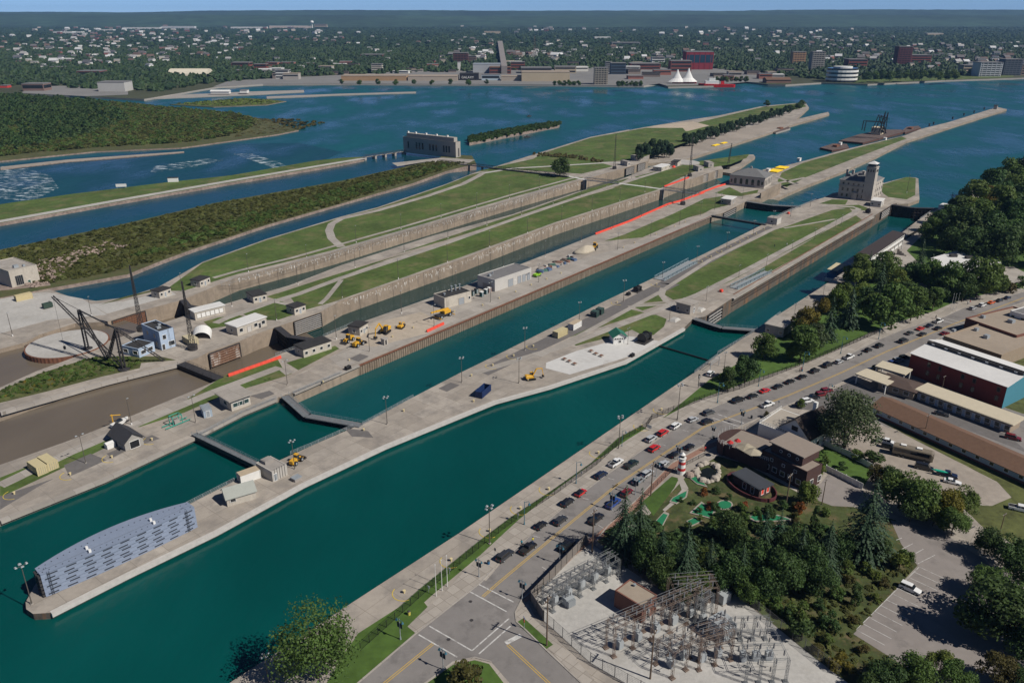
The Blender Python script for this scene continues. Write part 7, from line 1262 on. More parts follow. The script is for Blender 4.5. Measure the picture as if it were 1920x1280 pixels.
for g in greens:
 pts = [Z9(*q_) for q_ in g]; cx = sum(p_[0] for p_ in pts) / len(pts); cy = sum(p_[1] for p_ in pts) / len(pts); patch("green_surround", [(cx + (x - cx) * 1.22, cy + (y - cy) * 1.25) for x, y in pts], m_kerbst, .22); patch("putting_green", pts, m_felt, .26)
patch("garden_lawn", [Z9(*q_) for q_ in ((975, 640), (1150, 490), (1195, 500), (1165, 560), (1040, 725))], m_grass2, .06); patch("garden_path", [Z9(*q_) for q_ in ((1185, 500), (1215, 495), (1250, 560), (1230, 590), (1160, 660), (1110, 700), (1095, 690), (1150, 640), (1210, 570))], m_path, .08)
b = MB(); w = PP([Z9(1370 + 55 * math.cos(a), 480 + 42 * math.sin(a)) for a in [.449 * k for k in range(14)]]); b.prism(w, -.1, .12); struct(b.build("pond", M("pond_water", (.01, .012, .01), .08, 0)))
rk = cached("rock", lambda: MB().loft([[(math.cos(a) * r * (1 + .2 * math.sin(3 * a + z)), math.sin(a) * r * (1 + .15 * math.cos(2 * a)), z) for a in [.785 * i for i in range(8)]] for r, z in ((.8, 0), (1, .3), (.7, .75), (.2, .9))]).mesh("rock", [M("pale_boulder", (.36, .32, .27), .95, .15, 1)]))
for i in range(16): a = .4 * i; p = G(*Z9(1365 + 68 * math.cos(a), 470 + 55 * math.sin(a))); o = link("rock", rk, None, p, a * 3); o.scale = (.7 + .3 * (i % 3),) * 3; tag(o, "%s pale boulder clockwise around the mini golf pond" % ORD[i], "rock", "boulders around the pond")
mesh_fence("dark railing between sidewalk and mini golf lawn", [(1200, 940), (1255, 888), (1330, 850)], 1.2, m_dark, 2.4, .3, .02, .05)
for lab, pts in (("white board fence behind the restaurant", [(1548, 882), (1617, 917)]), ("white board fence beside the gravel lot", [(1545, 835), (1590, 855), (1636, 880)])):
 w = PP(pts); t = thing("board_fence", lab, "fence", (w[0].x, w[0].y, 0)); bm_ = MB().b2(-.48, .48, -.04, .04, 0, 1.7).mesh("board", [m_trim]); pm_ = MB().b2(-.1, .1, -.1, .1, 0, 1.9).mesh("post", [m_trim])
 for i in range(len(w) - 1):
  a, c_ = w[i], w[i + 1]; n = int((c_ - a).length);
  for k in range(n): q = a.lerp(c_, (k + .5) / n) - w[0]; link("board", bm_, t, (q.x, q.y, 0), heading(a, c_)); k % 3 or link("post", pm_, t, (*(a.lerp(c_, k / n) - w[0]), 0))
# ---- substation
Z96 = lambda x, y: (960 + x / 3.2, 940 + y / 3.2)
SUB = [Z96(*q_) for q_ in ((115, 600), (455, 240), (492, 265), (910, 548), (1160, 640), (1240, 478), (1830, 948), (2100, 1150), (1900, 1400), (900, 1300), (690, 1096), (470, 968), (250, 768), (190, 716))]
patch("substation_yard", SUB, m_gravel, .04)
mesh_fence("chain link fence around the substation on its wooded side", [Z96(492, 265), Z96(910, 548), Z96(1130, 650), Z96(1160, 590), Z96(1240, 478), Z96(1540, 715), Z96(1830, 948), Z96(1960, 1050)], 2.6, m_wire, 3, .3, .016, .06, hstep=.4)
mesh_fence("chain link fence around the substation on its sidewalk side", [Z96(190, 716), Z96(250, 768), Z96(470, 968), Z96(690, 1096), Z96(850, 1180)], 2.6, m_wire, 3, .3, .016, .06, hstep=.4)
w = PP([Z96(190, 716), Z96(112, 595), Z96(455, 238)]); t = thing("screen_wall", "grey slatted screen wall between street and substation", "wall", (w[0].x, w[0].y, 0)); slat = None
for i in range(2):
 a, c_ = w[i], w[i + 1]; n = int((c_ - a).length / 2.4); Ls = (c_ - a).length / n; sm = MB().b2(0, Ls * .96, -.06, .06, 0, .42).mesh("slat", [M("grey_board", (.17, .15, .135), .9, .12, 1.5)])
 for k in range(n):
  q = a.lerp(c_, k / n) - w[0]
  for j in range(5): link("slat", sm, t, (q.x, q.y, .1 + .5 * j), heading(a, c_))
  link("post", cached("swp", lambda: MB().b2(-.1, .1, -.1, .1, 0, 2.8).mesh("post", [m_dark])), t, (q.x, q.y, 0))
b = Bld("relay_house", "brick relay house with flat tan roof inside the substation", "building", Z96(775, 730), Z96(880, 668), Z96(612, 628), 4.0, m_brickr, m_tanroof, parapet=.2); b.door('R', b.L * .4); b.vent(4, 5, .2, .4)
m_lat = M("grey_lattice_steel", (.18, .187, .19), .6, .12, 1); m_latr = M("rusty_lattice_steel", (.17, .125, .10), .8, .2, 1); m_ins = M("porcelain_grey", (.13, .13, .135), .4, .1)
ins = MB()
for k in range(5): ins.tube((0, 0, .22 * k), (0, 0, .22 * k + .12), .17, 7, .09)
ins.tube((0, 0, 0), (0, 0, 1.2), .05, 5); ins = ins.mesh("insulator", [m_ins])
def rack(label, o, ex_, ey_, nx, ny, h, mat, tiers=2, seed=0, hang=False):
 O, X, Y = PP([Z96(*o), Z96(*ex_), Z96(*ey_)]); ex = (X - O).normalized(); L = (X - O).length; ey = Vector((-ex.y, ex.x)); Wd = (Y - O).dot(ey); sg = 1 if Wd > 0 else -1; Wd = abs(Wd)
 t = thing("bus_structure", label, "substation rack", (O.x, O.y, 0), math.atan2(ex.y, ex.x)); rnd = random.Random(seed)
 pm = MB(); w = .2
 for s1, s2 in ((1, 1), (1, -1), (-1, 1), (-1, -1)): pm.bar((s1 * w, s2 * w, 0), (s1 * w, s2 * w, h), .05)
 n = int(h / 1.1)
 for k in range(n):
  s_ = 1 if k % 2 else -1
  for q in (-1, 1): pm.bar((s_ * w, q * w, h * k / n), (-s_ * w, q * w, h * (k + 1) / n), .028); pm.bar((q * w, s_ * w, h * k / n), (q * w, -s_ * w, h * (k + 1) / n), .028)
 pm.b2(-.5, .5, -.5, .5, 0, .2); pm = pm.mesh("column", [mat])
 for i in range(nx + 1):
  for j in (0, ny): link("column", pm, t, (L * i / nx, sg * Wd * j / ny, 0))
 for j in range(ny + 1):
  y = sg * Wd * j / ny; b = MB()
  for tt in range(tiers):
   z = h - 2.6 * tt
   for s_ in (-.2, .2): b.bar((0, y + s_, z), (L, y + s_, z), .06)
   m_ = int(L / 1.2); [b.bar((L * k / m_, y - .2, z), (L * (k + 1) / m_, y + .2, z), .03) for k in range(m_)]
  b.build("beam", mat, t)
 for i in range(nx + 1):
  x = L * i / nx; b = MB()
  for tt in range(tiers): b.bar((x - .15, 0, h - 2.6 * tt), (x - .15, sg * Wd, h - 2.6 * tt), .06); b.bar((x + .15, 0, h - 2.6 * tt), (x + .15, sg * Wd, h - 2.6 * tt), .06)
  b.build("crossbeam", mat, t)
 bb = MB().tube((0, 0, 0), (L, 0, 0), .035, 5).mesh("bus_bar", [m_lat])
 for j in range(ny * 2):
  y = sg * Wd * (j + .5) / (ny * 2); link("bus_bar", bb, t, (0, y, h + 1.25)); link("bus_bar", bb, t, (0, y, h - 3.4))
  for i in range(nx * 2): (i + j) % 2 and link("insulator", ins, t, (L * (i + .5) / (nx * 2), y, h + .05)); (i + j) % 3 == 0 and link("insulator", ins, t, (L * (i + rnd.random()) / (nx * 2), y, h - 2.5 - 1.2))
 br = MB().b2(-.7, .7, -.5, .5, .5, 2.1).tube((-.4, 0, 2.1), (-.6, 0, 3.2), .1, 6).tube((.4, 0, 2.1), (.6, 0, 3.2), .1, 6).b2(-.5, .5, -.4, .4, 0, .5).mesh("breaker", [M("switchgear_grey", (.33, .35, .36), .5, .06)])
 for i in range(nx): link("breaker", br, t, (L * (i + .5) / nx, sg * Wd * .5, 0), rnd.choice((0, 1.57)))
rack("grey steel bus rack with bristling insulators beside the screen wall", (245, 660), (640, 440), (175, 610), 5, 2, 4.2, m_lat, 2, 1)
rack("long rusty lattice bus rack crossing the middle of the substation", (610, 930), (1150, 690), (500, 905), 5, 2, 7.0, m_latr, 1, 2)
rack("rusty lattice rack parallel behind the long rusty one", (960, 700), (1220, 680), (880, 620), 2, 2, 7.0, m_latr, 1, 3)
rack("dark rusty switch rack at the bottom of the substation", (960, 1060), (1120, 960), (820, 1000), 2, 2, 6.0, m_latr, 1, 4)
rack("brown lattice tower frame right of the dark pole", (1120, 1010), (1310, 950), (1080, 930), 2, 2, 7.5, m_latr, 2, 5)
rack("grey lattice bus rack along the right fence of the substation", (1400, 1090), (1640, 1080), (1290, 830), 3, 3, 5.5, m_lat, 1, 6)
rack("small grey rack between relay house and right fence", (1130, 760), (1190, 720), (1100, 730), 1, 1, 7.0, m_lat, 2, 7)
for lab, x, y, s_ in (("large grey transformer with radiators in the substation", 1240, 790, 1.3), ("white control cabinet in the far corner of the substation", 1268, 600, .8), ("grey transformer under the grey bus rack by the screen wall", 335, 615, .7)):
 t = thing("transformer", lab, "transformer", G(*Z96(x, y)), R(35)); t.scale = (s_,) * 3; MB().b2(-1.5, 1.5, -1.1, 1.1, .3, 3.0).build("tank", M("switchgear_grey"), t); MB().b2(-1.7, 1.7, -1.3, 1.3, 0, .3).build("plinth", m_path, t)
 if s_ != .8: rm = MB().b2(-.12, .12, -.5, .5, .5, 2.7).mesh("radiator", [M("switchgear_grey")]); [link("radiator", rm, t, (-1.2 + .4 * k, -1.6, 0)) for k in range(7)]; [link("insulator", ins, t, (x_, 0, 3.0)) for x_ in (-.9, 0, .9)]
# ---- trees
L_MID = leaf_mat("leaf_green", (.095, .148, .034)); L_DK = leaf_mat("leaf_dark_green", (.060, .104, .030)); L_LT = leaf_mat("leaf_light_green", (.125, .170, .034)); L_YE = leaf_mat("leaf_yellowing", (.150, .125, .020)); L_GR = leaf_mat("leaf_grey_green", (.085, .115, .050)); L_SP = leaf_mat("spruce_needles", (.033, .064, .030), .3, .12); L_OR = leaf_mat("leaf_rust_orange", (.20, .060, .018)); L_BR = leaf_mat("leaf_olive_brown", (.085, .075, .022)); L_WEED = leaf_mat("weed_olive", (.115, .125, .036))
m_bark = M("bark", (.075, .058, .045), .95, .25, 2)
def quads_mesh(name, cen, nor, size, mat, rng, asp=.75, extra=None):
 n = len(cen); nor = nor / (np.linalg.norm(nor, axis=1, keepdims=True) + 1e-9)
 a = np.cross(nor, rng.normal(size=(n, 3))); a /= np.linalg.norm(a, axis=1, keepdims=True) + 1e-9; b = np.cross(nor, a)
 s = (size * rng.uniform(.6, 1.3, n))[:, None]
 v = np.stack([cen - a * s - b * s * asp * .5, cen + a * s * .2 - b * s * asp, cen + a * s + b * s * asp * .4, cen - a * s * .3 + b * s * asp], 1).reshape(-1, 3)
 me = bpy.data.meshes.new(name); f = np.arange(4 * n).reshape(-1, 4)
 me.from_pydata(v.tolist(), [], f.tolist()); me.materials.append(mat); me.update(); return me
def broad_crown(seed, n=3400, leaf=.030, low=.13, flat=1.0, loose=0.0, nl=13):
 r = np.random.RandomState(seed); C_ = []; Rr = []
 for i in range(nl):
  th = r.uniform(0, 2 * math.pi); z = r.uniform(.05, .95); prof = math.sin(math.pi * min(.97, (.12 + .80 * z) ** .8)); rad = .36 * prof * r.uniform(.55, 1.05)
  C_.append((rad * math.cos(th), rad * math.sin(th), low + (1 - low) * (.12 + .78 * z))); Rr.append(r.uniform(.15, .24))
 C_ = np.array(C_); Rr = np.array(Rr); k = r.randint(0, nl, n); d = r.normal(size=(n, 3)); d[:, 2] = d[:, 2] + .25; d /= np.linalg.norm(d, axis=1, keepdims=True)
 p = C_[k] + d * (Rr[k] * r.uniform(.62 - loose, 1.05 + loose * .4, n))[:, None] * np.array([1, 1, .95])
 p[:, 2] = np.clip(p[:, 2], low * .75, 1.0)
 return quads_mesh("crown", p, d + r.normal(size=(n, 3)) * .55, leaf, L_MID, r), C_
def trunk_mesh(C_, low, rad=.02):
 b = MB(); b.tube((0, 0, 0), (0, 0, low * 1.6), rad, 7, rad * .7)
 for c_ in C_[:7]: b.tube((0, 0, low * 1.2), tuple(c_), rad * .55, 5, rad * .15)
 return b.mesh("trunk", [m_bark])
def spruce_crown(seed, lev=20, nb=11, leaf=.05):
 r = np.random.RandomState(seed); P_ = []; Nn = []; Sz = []
 for i in range(lev):
  z = .06 + .93 * i / lev; rad = .5 * (1 - z) ** .82 * r.uniform(.85, 1.12) + .012; m = max(4, int(nb * (1.15 - z)))
  for j in range(m):
   th = 2 * math.pi * (j + r.uniform(-.3, .3)) / m + i * 1.3; rr = rad * r.uniform(.72, 1.12); k = max(2, int(rr / leaf * 1.25))
   for q in range(k):
    f = (q + .7) / k; P_.append((rr * f * math.cos(th), rr * f * math.sin(th), z + .045 * (1 - f) - .075 * f * f * (rr / .5) + r.uniform(-.012, .012))); Nn.append((math.cos(th) * .55 + r.normal() * .25, math.sin(th) * .55 + r.normal() * .25, 1)); Sz.append(leaf * (1.1 - .35 * f) * (1.05 - .5 * z))
 return quads_mesh("crown", np.array(P_), np.array(Nn), np.array(Sz), L_SP, r, .62)
PROT = {}
def prot(kind):
 if kind in PROT: return PROT[kind]
 out = []
 if kind == "b":
  for s in range(6): m_, c_ = broad_crown(10 + s); out.append((m_, trunk_mesh(c_, .15)))
 elif kind == "B":
  for s in range(3): m_, c_ = broad_crown(40 + s, 5200, .024, .12, nl=19); out.append((m_, trunk_mesh(c_, .2)))
 elif kind == "W": m_, c_ = broad_crown(70, 9000, .0155, .08, nl=26); out.append((m_, trunk_mesh(c_, .16, .03)))
 elif kind == "O":
  m_, c_ = broad_crown(75, 8000, .0135, .1, loose=.22, nl=22); out.append((m_, trunk_mesh(c_, .2, .017)))
 elif kind == "s":
  for s in range(4): out.append((spruce_crown(20 + s), MB().tube((0, 0, 0), (0, 0, .9), .018, 6, .004).mesh("trunk", [m_bark])))
 elif kind == "S":
  for s in range(3): out.append((spruce_crown(30 + s, 34, 15, .030), MB().tube((0, 0, 0), (0, 0, .95), .02, 6, .004).mesh("trunk", [m_bark])))
 elif kind == "h":
  for s in range(4): m_, c_ = broad_crown(60 + s, 900, .048, .02, nl=9); out.append((m_, MB().tube((0, 0, 0), (0, 0, .5), .03, 5, .01).mesh("stem", [m_bark])))
 PROT[kind] = out; return out
TN = [0]
def tree(kind, cx, cy, wpx, asp, mat, label, group):
 zc = 4.0
 for _ in range(5):
  p = G(cx, cy, zc + level(cx, cy)); w = wpx * {"s": 1.1, "S": 1.15, "B": 1.15, "O": 1.1}.get(kind, 1.0) / ppm(p); h = asp * w * .92; zc = (.40 if kind in "sS" else .58) * h
 vs = prot(kind); TN[0] += 1; cm, tm = vs[TN[0] % len(vs)]
 nm = {"s": "spruce_tree", "S": "spruce_tree", "h": "shrub"}.get(kind, "broadleaf_tree")
 o = thing(nm, label, "shrub" if kind == "h" else "tree", (p.x, p.y, level(cx, cy)), TN[0] * 2.4, group); o.scale = (w, w, h)
 c_ = link("crown", cm, o); recolour(c_, 0, mat); link(tm.name.split(".")[0], tm, o); return o
def grove(desc, items, group):
 its = sorted(items, key=lambda q: (q[1], q[2])); kinds = {"s": "spruce", "S": "spruce", "h": "shrub"}; mn = {L_MID: "green", L_DK: "dark green", L_LT: "light green", L_YE: "yellowing", L_GR: "grey green", L_SP: "dark", L_OR: "rust orange", L_BR: "olive brown", L_WEED: "olive"}; cnt = {}
 for q in its: k = (mn[q[5]], kinds.get(q[0], "broadleaf tree")); cnt.setdefault(k, []).append(q)
 for (cn, kn), L_ in cnt.items():
  for i, q in enumerate(L_):
   tree(*q, ("%s %s %s from the left %s" % (ORD[i], cn, kn, desc)) if len(L_) > 1 else "the only %s %s %s" % (cn, kn, desc), group)
D = L_DK; Mi = L_MID; Lt = L_LT; Y = L_YE
grove("in the far grove on the river bank", [("b", x, y, w, 1.05, m_) for x, y, w, m_ in ((1895, 322, 62, Mi), (1862, 346, 70, D), (1828, 366, 66, Mi), (1798, 392, 58, D), (1872, 384, 86, Mi), (1912, 372, 70, D), (1842, 404, 78, Mi), (1783, 408, 55, D), (1902, 410, 84, D), (1852, 424, 80, D), (1806, 420, 84, D), (1768, 416, 60, D), (1753, 426, 50, Mi), (1882, 452, 84, D), (1918, 442, 66, D), (1824, 452, 70, D), (1790, 448, 60, D), (1822, 388, 50, Lt), (1860, 366, 46, Y), (1905, 345, 50, Mi), (1930, 310, 60, D), (1945, 400, 80, D), (1950, 456, 80, D))] + [("s", 1782, 384, 20, 2.0, L_SP), ("s", 1862, 408, 26, 2.0, L_SP)], "far bank grove")
grove("in the park beside the narrow lock", [("b", x, y, w, 1.1, m_) for x, y, w, m_ in ((1603, 532, 64, Lt), (1613, 500, 58, Mi), (1663, 494, 58, Mi), (1680, 524, 50, Lt), (1640, 505, 46, D), (1710, 508, 50, D), (1753, 514, 66, Mi), (1790, 520, 72, Mi), (1840, 512, 82, Mi), (1870, 520, 50, Mi), (1680, 568, 92, Mi), (1714, 566, 64, Mi), (1730, 556, 48, D), (1753, 558, 46, Mi), (1640, 574, 56, Mi), (1622, 560, 50, D), (1575, 560, 52, Lt), (1540, 572, 40, Y), (1513, 600, 60, Y), (1530, 628, 52, L_GR), (1505, 640, 72, Mi), (1488, 655, 44, Mi), (1437, 646, 52, Mi), (1400, 688, 56, D), (1366, 708, 44, D), (1580, 545, 44, Mi), (1695, 545, 50, D), (1770, 535, 50, D), (1810, 535, 56, D), (1500, 615, 40, Lt), (1730, 515, 44, D))] + [("s", x, y, w, 2.0, L_SP) for x, y, w in ((1652, 527, 34), (1727, 482, 30), (1595, 582, 44), (1557, 604, 44), (1630, 500, 26), (1745, 505, 26))] + [("h", x, y, w, .8, m_) for x, y, w, m_ in ((1895, 532, 36, L_BR), (1912, 526, 30, Mi), (1880, 536, 24, Mi))], "park trees")
grove("around the motel and gravel lot", [("W", 1592, 786, 136, .98, L_GR), ("b", 1517, 922, 46, 1.25, Lt), ("b", 1438, 776, 14, 1.1, L_BR), ("b", 1503, 756, 18, 1.1, Lt)] + [("B", x, y, w, 1.0, m_) for x, y, w, m_ in ((1692, 914, 72, Mi), (1673, 894, 46, D), (1728, 930, 80, Mi), (1775, 946, 66, Y), (1808, 938, 58, Mi), (1645, 888, 40, L_BR), (1790, 975, 56, Mi), (1755, 960, 50, Lt), (1712, 950, 54, D))] + [("h", x, y, w, .7, m_) for x, y, w, m_ in ((1640, 856, 44, D), (1610, 848, 36, Mi), (1545, 860, 26, Mi), (1540, 880, 22, Lt), (1580, 872, 24, D))], "trees by the gravel lot")
grove("in the dense mini golf wood", [("S", x, y, w, a, L_SP) for x, y, w, a in ((1170, 990, 76, 1.95), (1200, 985, 66, 2.0), (1286, 1050, 80, 1.7), (1432, 1012, 60, 1.8), (1460, 1008, 58, 1.8), (1551, 1040, 66, 1.9), (1629, 985, 112, 1.5), (1240, 1040, 54, 1.9), (1330, 1060, 56, 1.8), (1500, 1045, 60, 1.8), (1390, 1070, 56, 1.8))] + [("B", x, y, w, 1.15, m_) for x, y, w, m_ in ((1215, 1030, 66, D), (1246, 1072, 60, D), (1318, 1052, 54, Lt), (1350, 1075, 56, D), (1313, 1090, 44, Lt), (1369, 985, 58, D), (1414, 1050, 76, D), (1470, 1066, 84, D), (1382, 1064, 70, D), (1520, 1050, 70, D), (1495, 1020, 70, D), (1440, 1090, 64, D), (1400, 1100, 50, Mi), (1540, 1085, 60, D), (1280, 1098, 50, Mi), (1580, 1020, 48, D), (1650, 1030, 46, D))] + [("h", x, y, w, a, m_) for x, y, w, a, m_ in ((1322, 921, 20, .8, L_OR), (1342, 918, 22, .7, D), (1332, 945, 24, .8, L_OR), (1347, 960, 20, .9, D), (1366, 930, 18, .9, D), (1396, 945, 22, .8, L_OR), (1310, 955, 16, .8, D), (1313, 968, 15, .9, Mi), (1340, 975, 30, .9, Mi), (1418, 955, 22, .9, Mi), (1500, 950, 26, .9, L_OR), (1425, 968, 14, 2.2, D), (1490, 966, 16, .8, Lt), (1530, 968, 22, 2.4, D), (1470, 945, 24, .9, D), (1450, 965, 16, .8, D), (1550, 955, 24, .9, Mi), (1278, 935, 14, .8, D), (1290, 985, 20, .9, Mi))] + [("h", 1300 + 62 * (k % 4) + (k * 37) % 50, 940 + (k * 29) % 44, 14 + (k * 7) % 11, .85, (D, Mi, D, L_BR)[k % 4]) for k in range(24)], "mini golf wood")
grove("on the weedy slope above the parking lot", [("h", x, y, w, a, m_) for x, y, w, a, m_ in ((1689, 1050, 42, 1.0, Lt), (1607, 1104, 24, 1.4, D), (1500, 1142, 54, 1.0, Mi), (1558, 1158, 44, 1.1, D), (1506, 1178, 58, .9, D), (1605, 1120, 26, 1.3, D), (1700, 1035, 34, 1.0, Mi), (1579, 1238, 54, .7, Y), (1640, 1070, 30, .8, Lt), (1620, 1060, 28, .8, Lt), (1660, 1090, 26, .7, L_BR), (1590, 1080, 30, .8, L_BR), (1570, 1110, 34, .8, Mi), (1540, 1130, 30, .8, D), (1460, 1130, 40, .8, Mi), (1425, 1120, 40, .8, Lt), (1600, 1160, 26, .7, L_BR), (1645, 1120, 26, .6, Lt), (1530, 1215, 34, .6, L_BR), (1480, 1150, 36, .8, D), (1550, 1195, 30, .7, Mi), (1620, 1215, 30, .6, L_BR), (1585, 1060, 34, .9, Mi))], "slope shrubs")
grove("at the right and bottom edges", [("B", x, y, w, a, m_) for x, y, w, a, m_ in ((1880, 1134, 150, .8, D), (1912, 1160, 110, .9, D), (1862, 1090, 70, .9, Mi), (1852, 1012, 56, 1, D), (1900, 1034, 66, 1, D), (1920, 1070, 60, 1, D), (1668, 1262, 70, .9, D), (1722, 1256, 74, .9, Mi), (1766, 1240, 50, .9, Lt), (1795, 1262, 60, .9, Mi), (1874, 1252, 68, 1, L_BR), (1915, 1270, 60, 1, D), (1640, 1285, 60, .8, D), (1940, 1200, 80, 1, D))] + [("O", 588, 1196, 165, 1.0, L_MID), ("h", 878, 1262, 78, .7, L_BR)], "edge trees")
pines = [(1200, 284, 22), (1212, 280, 24), (1224, 276, 26), (1236, 277, 26), (1247, 276, 24), (1256, 280, 20)]; row_ = [(1285 + 8.1 * i, 262 - i * 2.45 + (i * 7 % 5) - 2, 20 - i * .28) for i in range(25)]
grove("in the pine clump beyond the lawn", [("b", x, y, w, 1.5, L_SP) for x, y, w in pines], "pine clump"); grove("in the pine row on the far quay", [("b", x, y, w, 1.35, L_SP) for x, y, w in row_], "pine row")
grove("on the north lawn and far point", [("b", 1050, 309, 40, 1.0, D), ("b", 1438, 193, 14, .9, D), ("b", 1505, 193, 18, .8, D), ("b", 1497, 198, 16, .8, D), ("b", 1485, 202, 14, .8, D)], "lone lawn trees")
# ---- uncounted vegetation
def scatter(name, label, pts, base, density, smin, smax, mat, seed=1, sz=.7, world=False, sub=1, cards=False):
 w = [tuple(p) for p in (PP(pts, base) if not world else pts)]
 if area2(w) < 0: w = w[::-1]
 me = bpy.data.meshes.new(name); me.from_pydata([(p[0], p[1], base) for p in w], [], [tuple(range(len(w)))]); me.materials.append(mat)
 o = link(name, me); tag(o, label, "vegetation", kind="stuff"); g = bpy.data.node_groups.new(name, 'GeometryNodeTree')
 g.interface.new_socket("Geometry", in_out='INPUT', socket_type='NodeSocketGeometry'); g.interface.new_socket("Geometry", in_out='OUTPUT', socket_type='NodeSocketGeometry')
 n = g.nodes; l = g.links; gi = n.new("NodeGroupInput"); go = n.new("NodeGroupOutput"); d = n.new("GeometryNodeDistributePointsOnFaces"); d.inputs["Density"].default_value = density; d.inputs["Seed"].default_value = seed
 ico = n.new("GeometryNodeMeshIcoSphere"); ico.inputs["Radius"].default_value = .5; ico.inputs["Subdivisions"].default_value = sub + 1
 sp = n.new("GeometryNodeSetPosition"); ns = n.new("ShaderNodeTexNoise"); ns.inputs["Scale"].default_value = 3.2; ns.inputs["Detail"].default_value = 3; vm = n.new("ShaderNodeVectorMath"); vm.operation = 'SUBTRACT'; vm.inputs[1].default_value = (.5, .5, .3); v2 = n.new("ShaderNodeVectorMath"); v2.operation = 'SCALE'; v2.inputs["Scale"].default_value = 1.1
 l.new(ns.outputs["Color"], vm.inputs[0]); l.new(vm.outputs[0], v2.inputs[0]); l.new(ico.outputs[0], sp.inputs[0]); l.new(v2.outputs[0], sp.inputs["Offset"])
 sm = n.new("GeometryNodeSetMaterial"); sm.inputs["Material"].default_value = mat; l.new(sp.outputs[0], sm.inputs[0])
 if cards:                    # clump of leaf sprays instead of a solid lump
  d2 = n.new("GeometryNodeDistributePointsOnFaces"); d2.inputs["Density"].default_value = 42; gr = n.new("GeometryNodeMeshGrid"); gr.inputs[0].default_value = .26; gr.inputs[1].default_value = .19; gr.inputs[2].default_value = 2; gr.inputs[3].default_value = 2
  i2 = n.new("GeometryNodeInstanceOnPoints"); r2 = n.new("FunctionNodeRandomValue"); r2.data_type = 'FLOAT_VECTOR'; r2.inputs[0].default_value = (-.9, -.9, 0); r2.inputs[1].default_value = (.9, .9, 6.28); ro = n.new("FunctionNodeRotateRotation"); ro.rotation_space = 'LOCAL'; re = n.new("GeometryNodeRealizeInstances")
  l.new(sp.outputs[0], d2.inputs[0]); l.new(d2.outputs["Points"], i2.inputs[0]); l.new(gr.outputs[0], i2.inputs["Instance"]); l.new(d2.outputs["Rotation"], ro.inputs[0]); l.new(r2.outputs[0], ro.inputs[1]); l.new(ro.outputs[0], i2.inputs["Rotation"]); l.new(i2.outputs[0], re.inputs[0]); l.new(re.outputs[0], sm.inputs[0])
 ip = n.new("GeometryNodeInstanceOnPoints"); rv = n.new("FunctionNodeRandomValue"); rv.data_type = 'FLOAT_VECTOR'; rv.inputs[0].default_value = (smin, smin, smin * sz); rv.inputs[1].default_value = (smax, smax, smax * sz); rr = n.new("FunctionNodeRandomValue"); rr.data_type = 'FLOAT_VECTOR'; rr.inputs[0].default_value = (0, 0, 0); rr.inputs[1].default_value = (.4, .4, 6.28)
 l.new(gi.outputs[0], d.inputs[0]); l.new(d.outputs[0], ip.inputs[0]); l.new(sm.outputs[0], ip.inputs["Instance"]); l.new(rv.outputs[0], ip.inputs["Scale"]); l.new(rr.outputs[0], ip.inputs["Rotation"]); l.new(ip.outputs[0], go.inputs[0])
 m = o.modifiers.new("scatter", 'NODES'); m.node_group = g; return o
H_in = [(-450, 360), (0, 293), (177, 276), (340, 268), (420, 257), (470, 240), (480, 226), (440, 214), (345, 206), (190, 191), (60, 182), (0, 178), (-450, 168)]
scatter("island_thicket", "dense green thicket covering the river island", H_in, -5.5, .04, 3, 8, L_WEED, 2, .5, cards=True); scatter("island_scrub", "olive brown scrub on the river island", H_in, -5.5, .022, 3, 8, L_MID, 3, .6, cards=True); scatter("island_trees", "darker taller trees on the left half of the river island", [(-450, 340), (0, 285), (150, 262), (240, 225), (190, 193), (60, 184), (-450, 170)], -5.5, .012, 5, 11, L_DK, 31, .9, cards=True)
scatter("marsh_reeds", "brown reeds in the shallows off the island", [(430, 262), (520, 250), (560, 243), (610, 230), (560, 224), (480, 222), (470, 240)], -6.5, .03, 3, 6, L_BR, 4, .3); scatter("marsh_grass", "yellow green marsh grass bar", [(325, 195), (400, 199), (500, 195), (532, 190), (455, 185)], -6, .03, 3, 6, L_LT, 5, .3)
scatter("dike_weeds", "olive weeds covering the canal dike", [(-60, 500), (0, 471), (213, 427), (400, 384), (640, 342), (815, 303), (870, 306), (820, 322), (640, 380), (500, 420), (350, 468), (290, 490), (200, 512), (100, 530), (0, 530)], .5, .22, 1.2, 3.6, L_WEED, 6, .45, cards=True); scatter("dike_bushes", "green bushes along the canal dike", [(230, 490), (380, 425), (640, 356), (815, 312), (850, 310), (820, 320), (640, 376), (500, 416), (380, 456)], .5, .07, 2, 5, L_MID, 7, .5, cards=True)
scatter("dike_stones", "reddish broken stones on the canal dike", [(0, 520), (60, 500), (200, 455), (250, 460), (150, 485), (100, 530), (60, 540)], .5, .5, .8, 2.2, m_rock, 8, .6, sub=0)
scatter("spit_bushes", "dark bushes on the narrow river spit", I_edge, -4, .16, 2.5, 5, L_DK, 9, .7, cards=True); scatter("point_shrubs", "olive shrubs along the edge of the lawn", [(1000, 293), (1060, 296), (1130, 306), (1130, 302), (1060, 290), (1000, 288)], 0, .12, 1.5, 3, L_BR, 10, .8)
scatter("point_weeds", "green weeds around the derricks", [(0, 750), (90, 728), (190, 702), (255, 688), (262, 678), (235, 668), (165, 672), (75, 700), (0, 734)], .04, .5, .6, 1.8, L_MID, 11, .5, cards=True); scatter("goldenrod", "yellow goldenrod among the derrick weeds", [(0, 748), (90, 726), (140, 712), (120, 700), (50, 715), (0, 735)], .04, .12, .6, 1.6, L_YE, 12, .5)
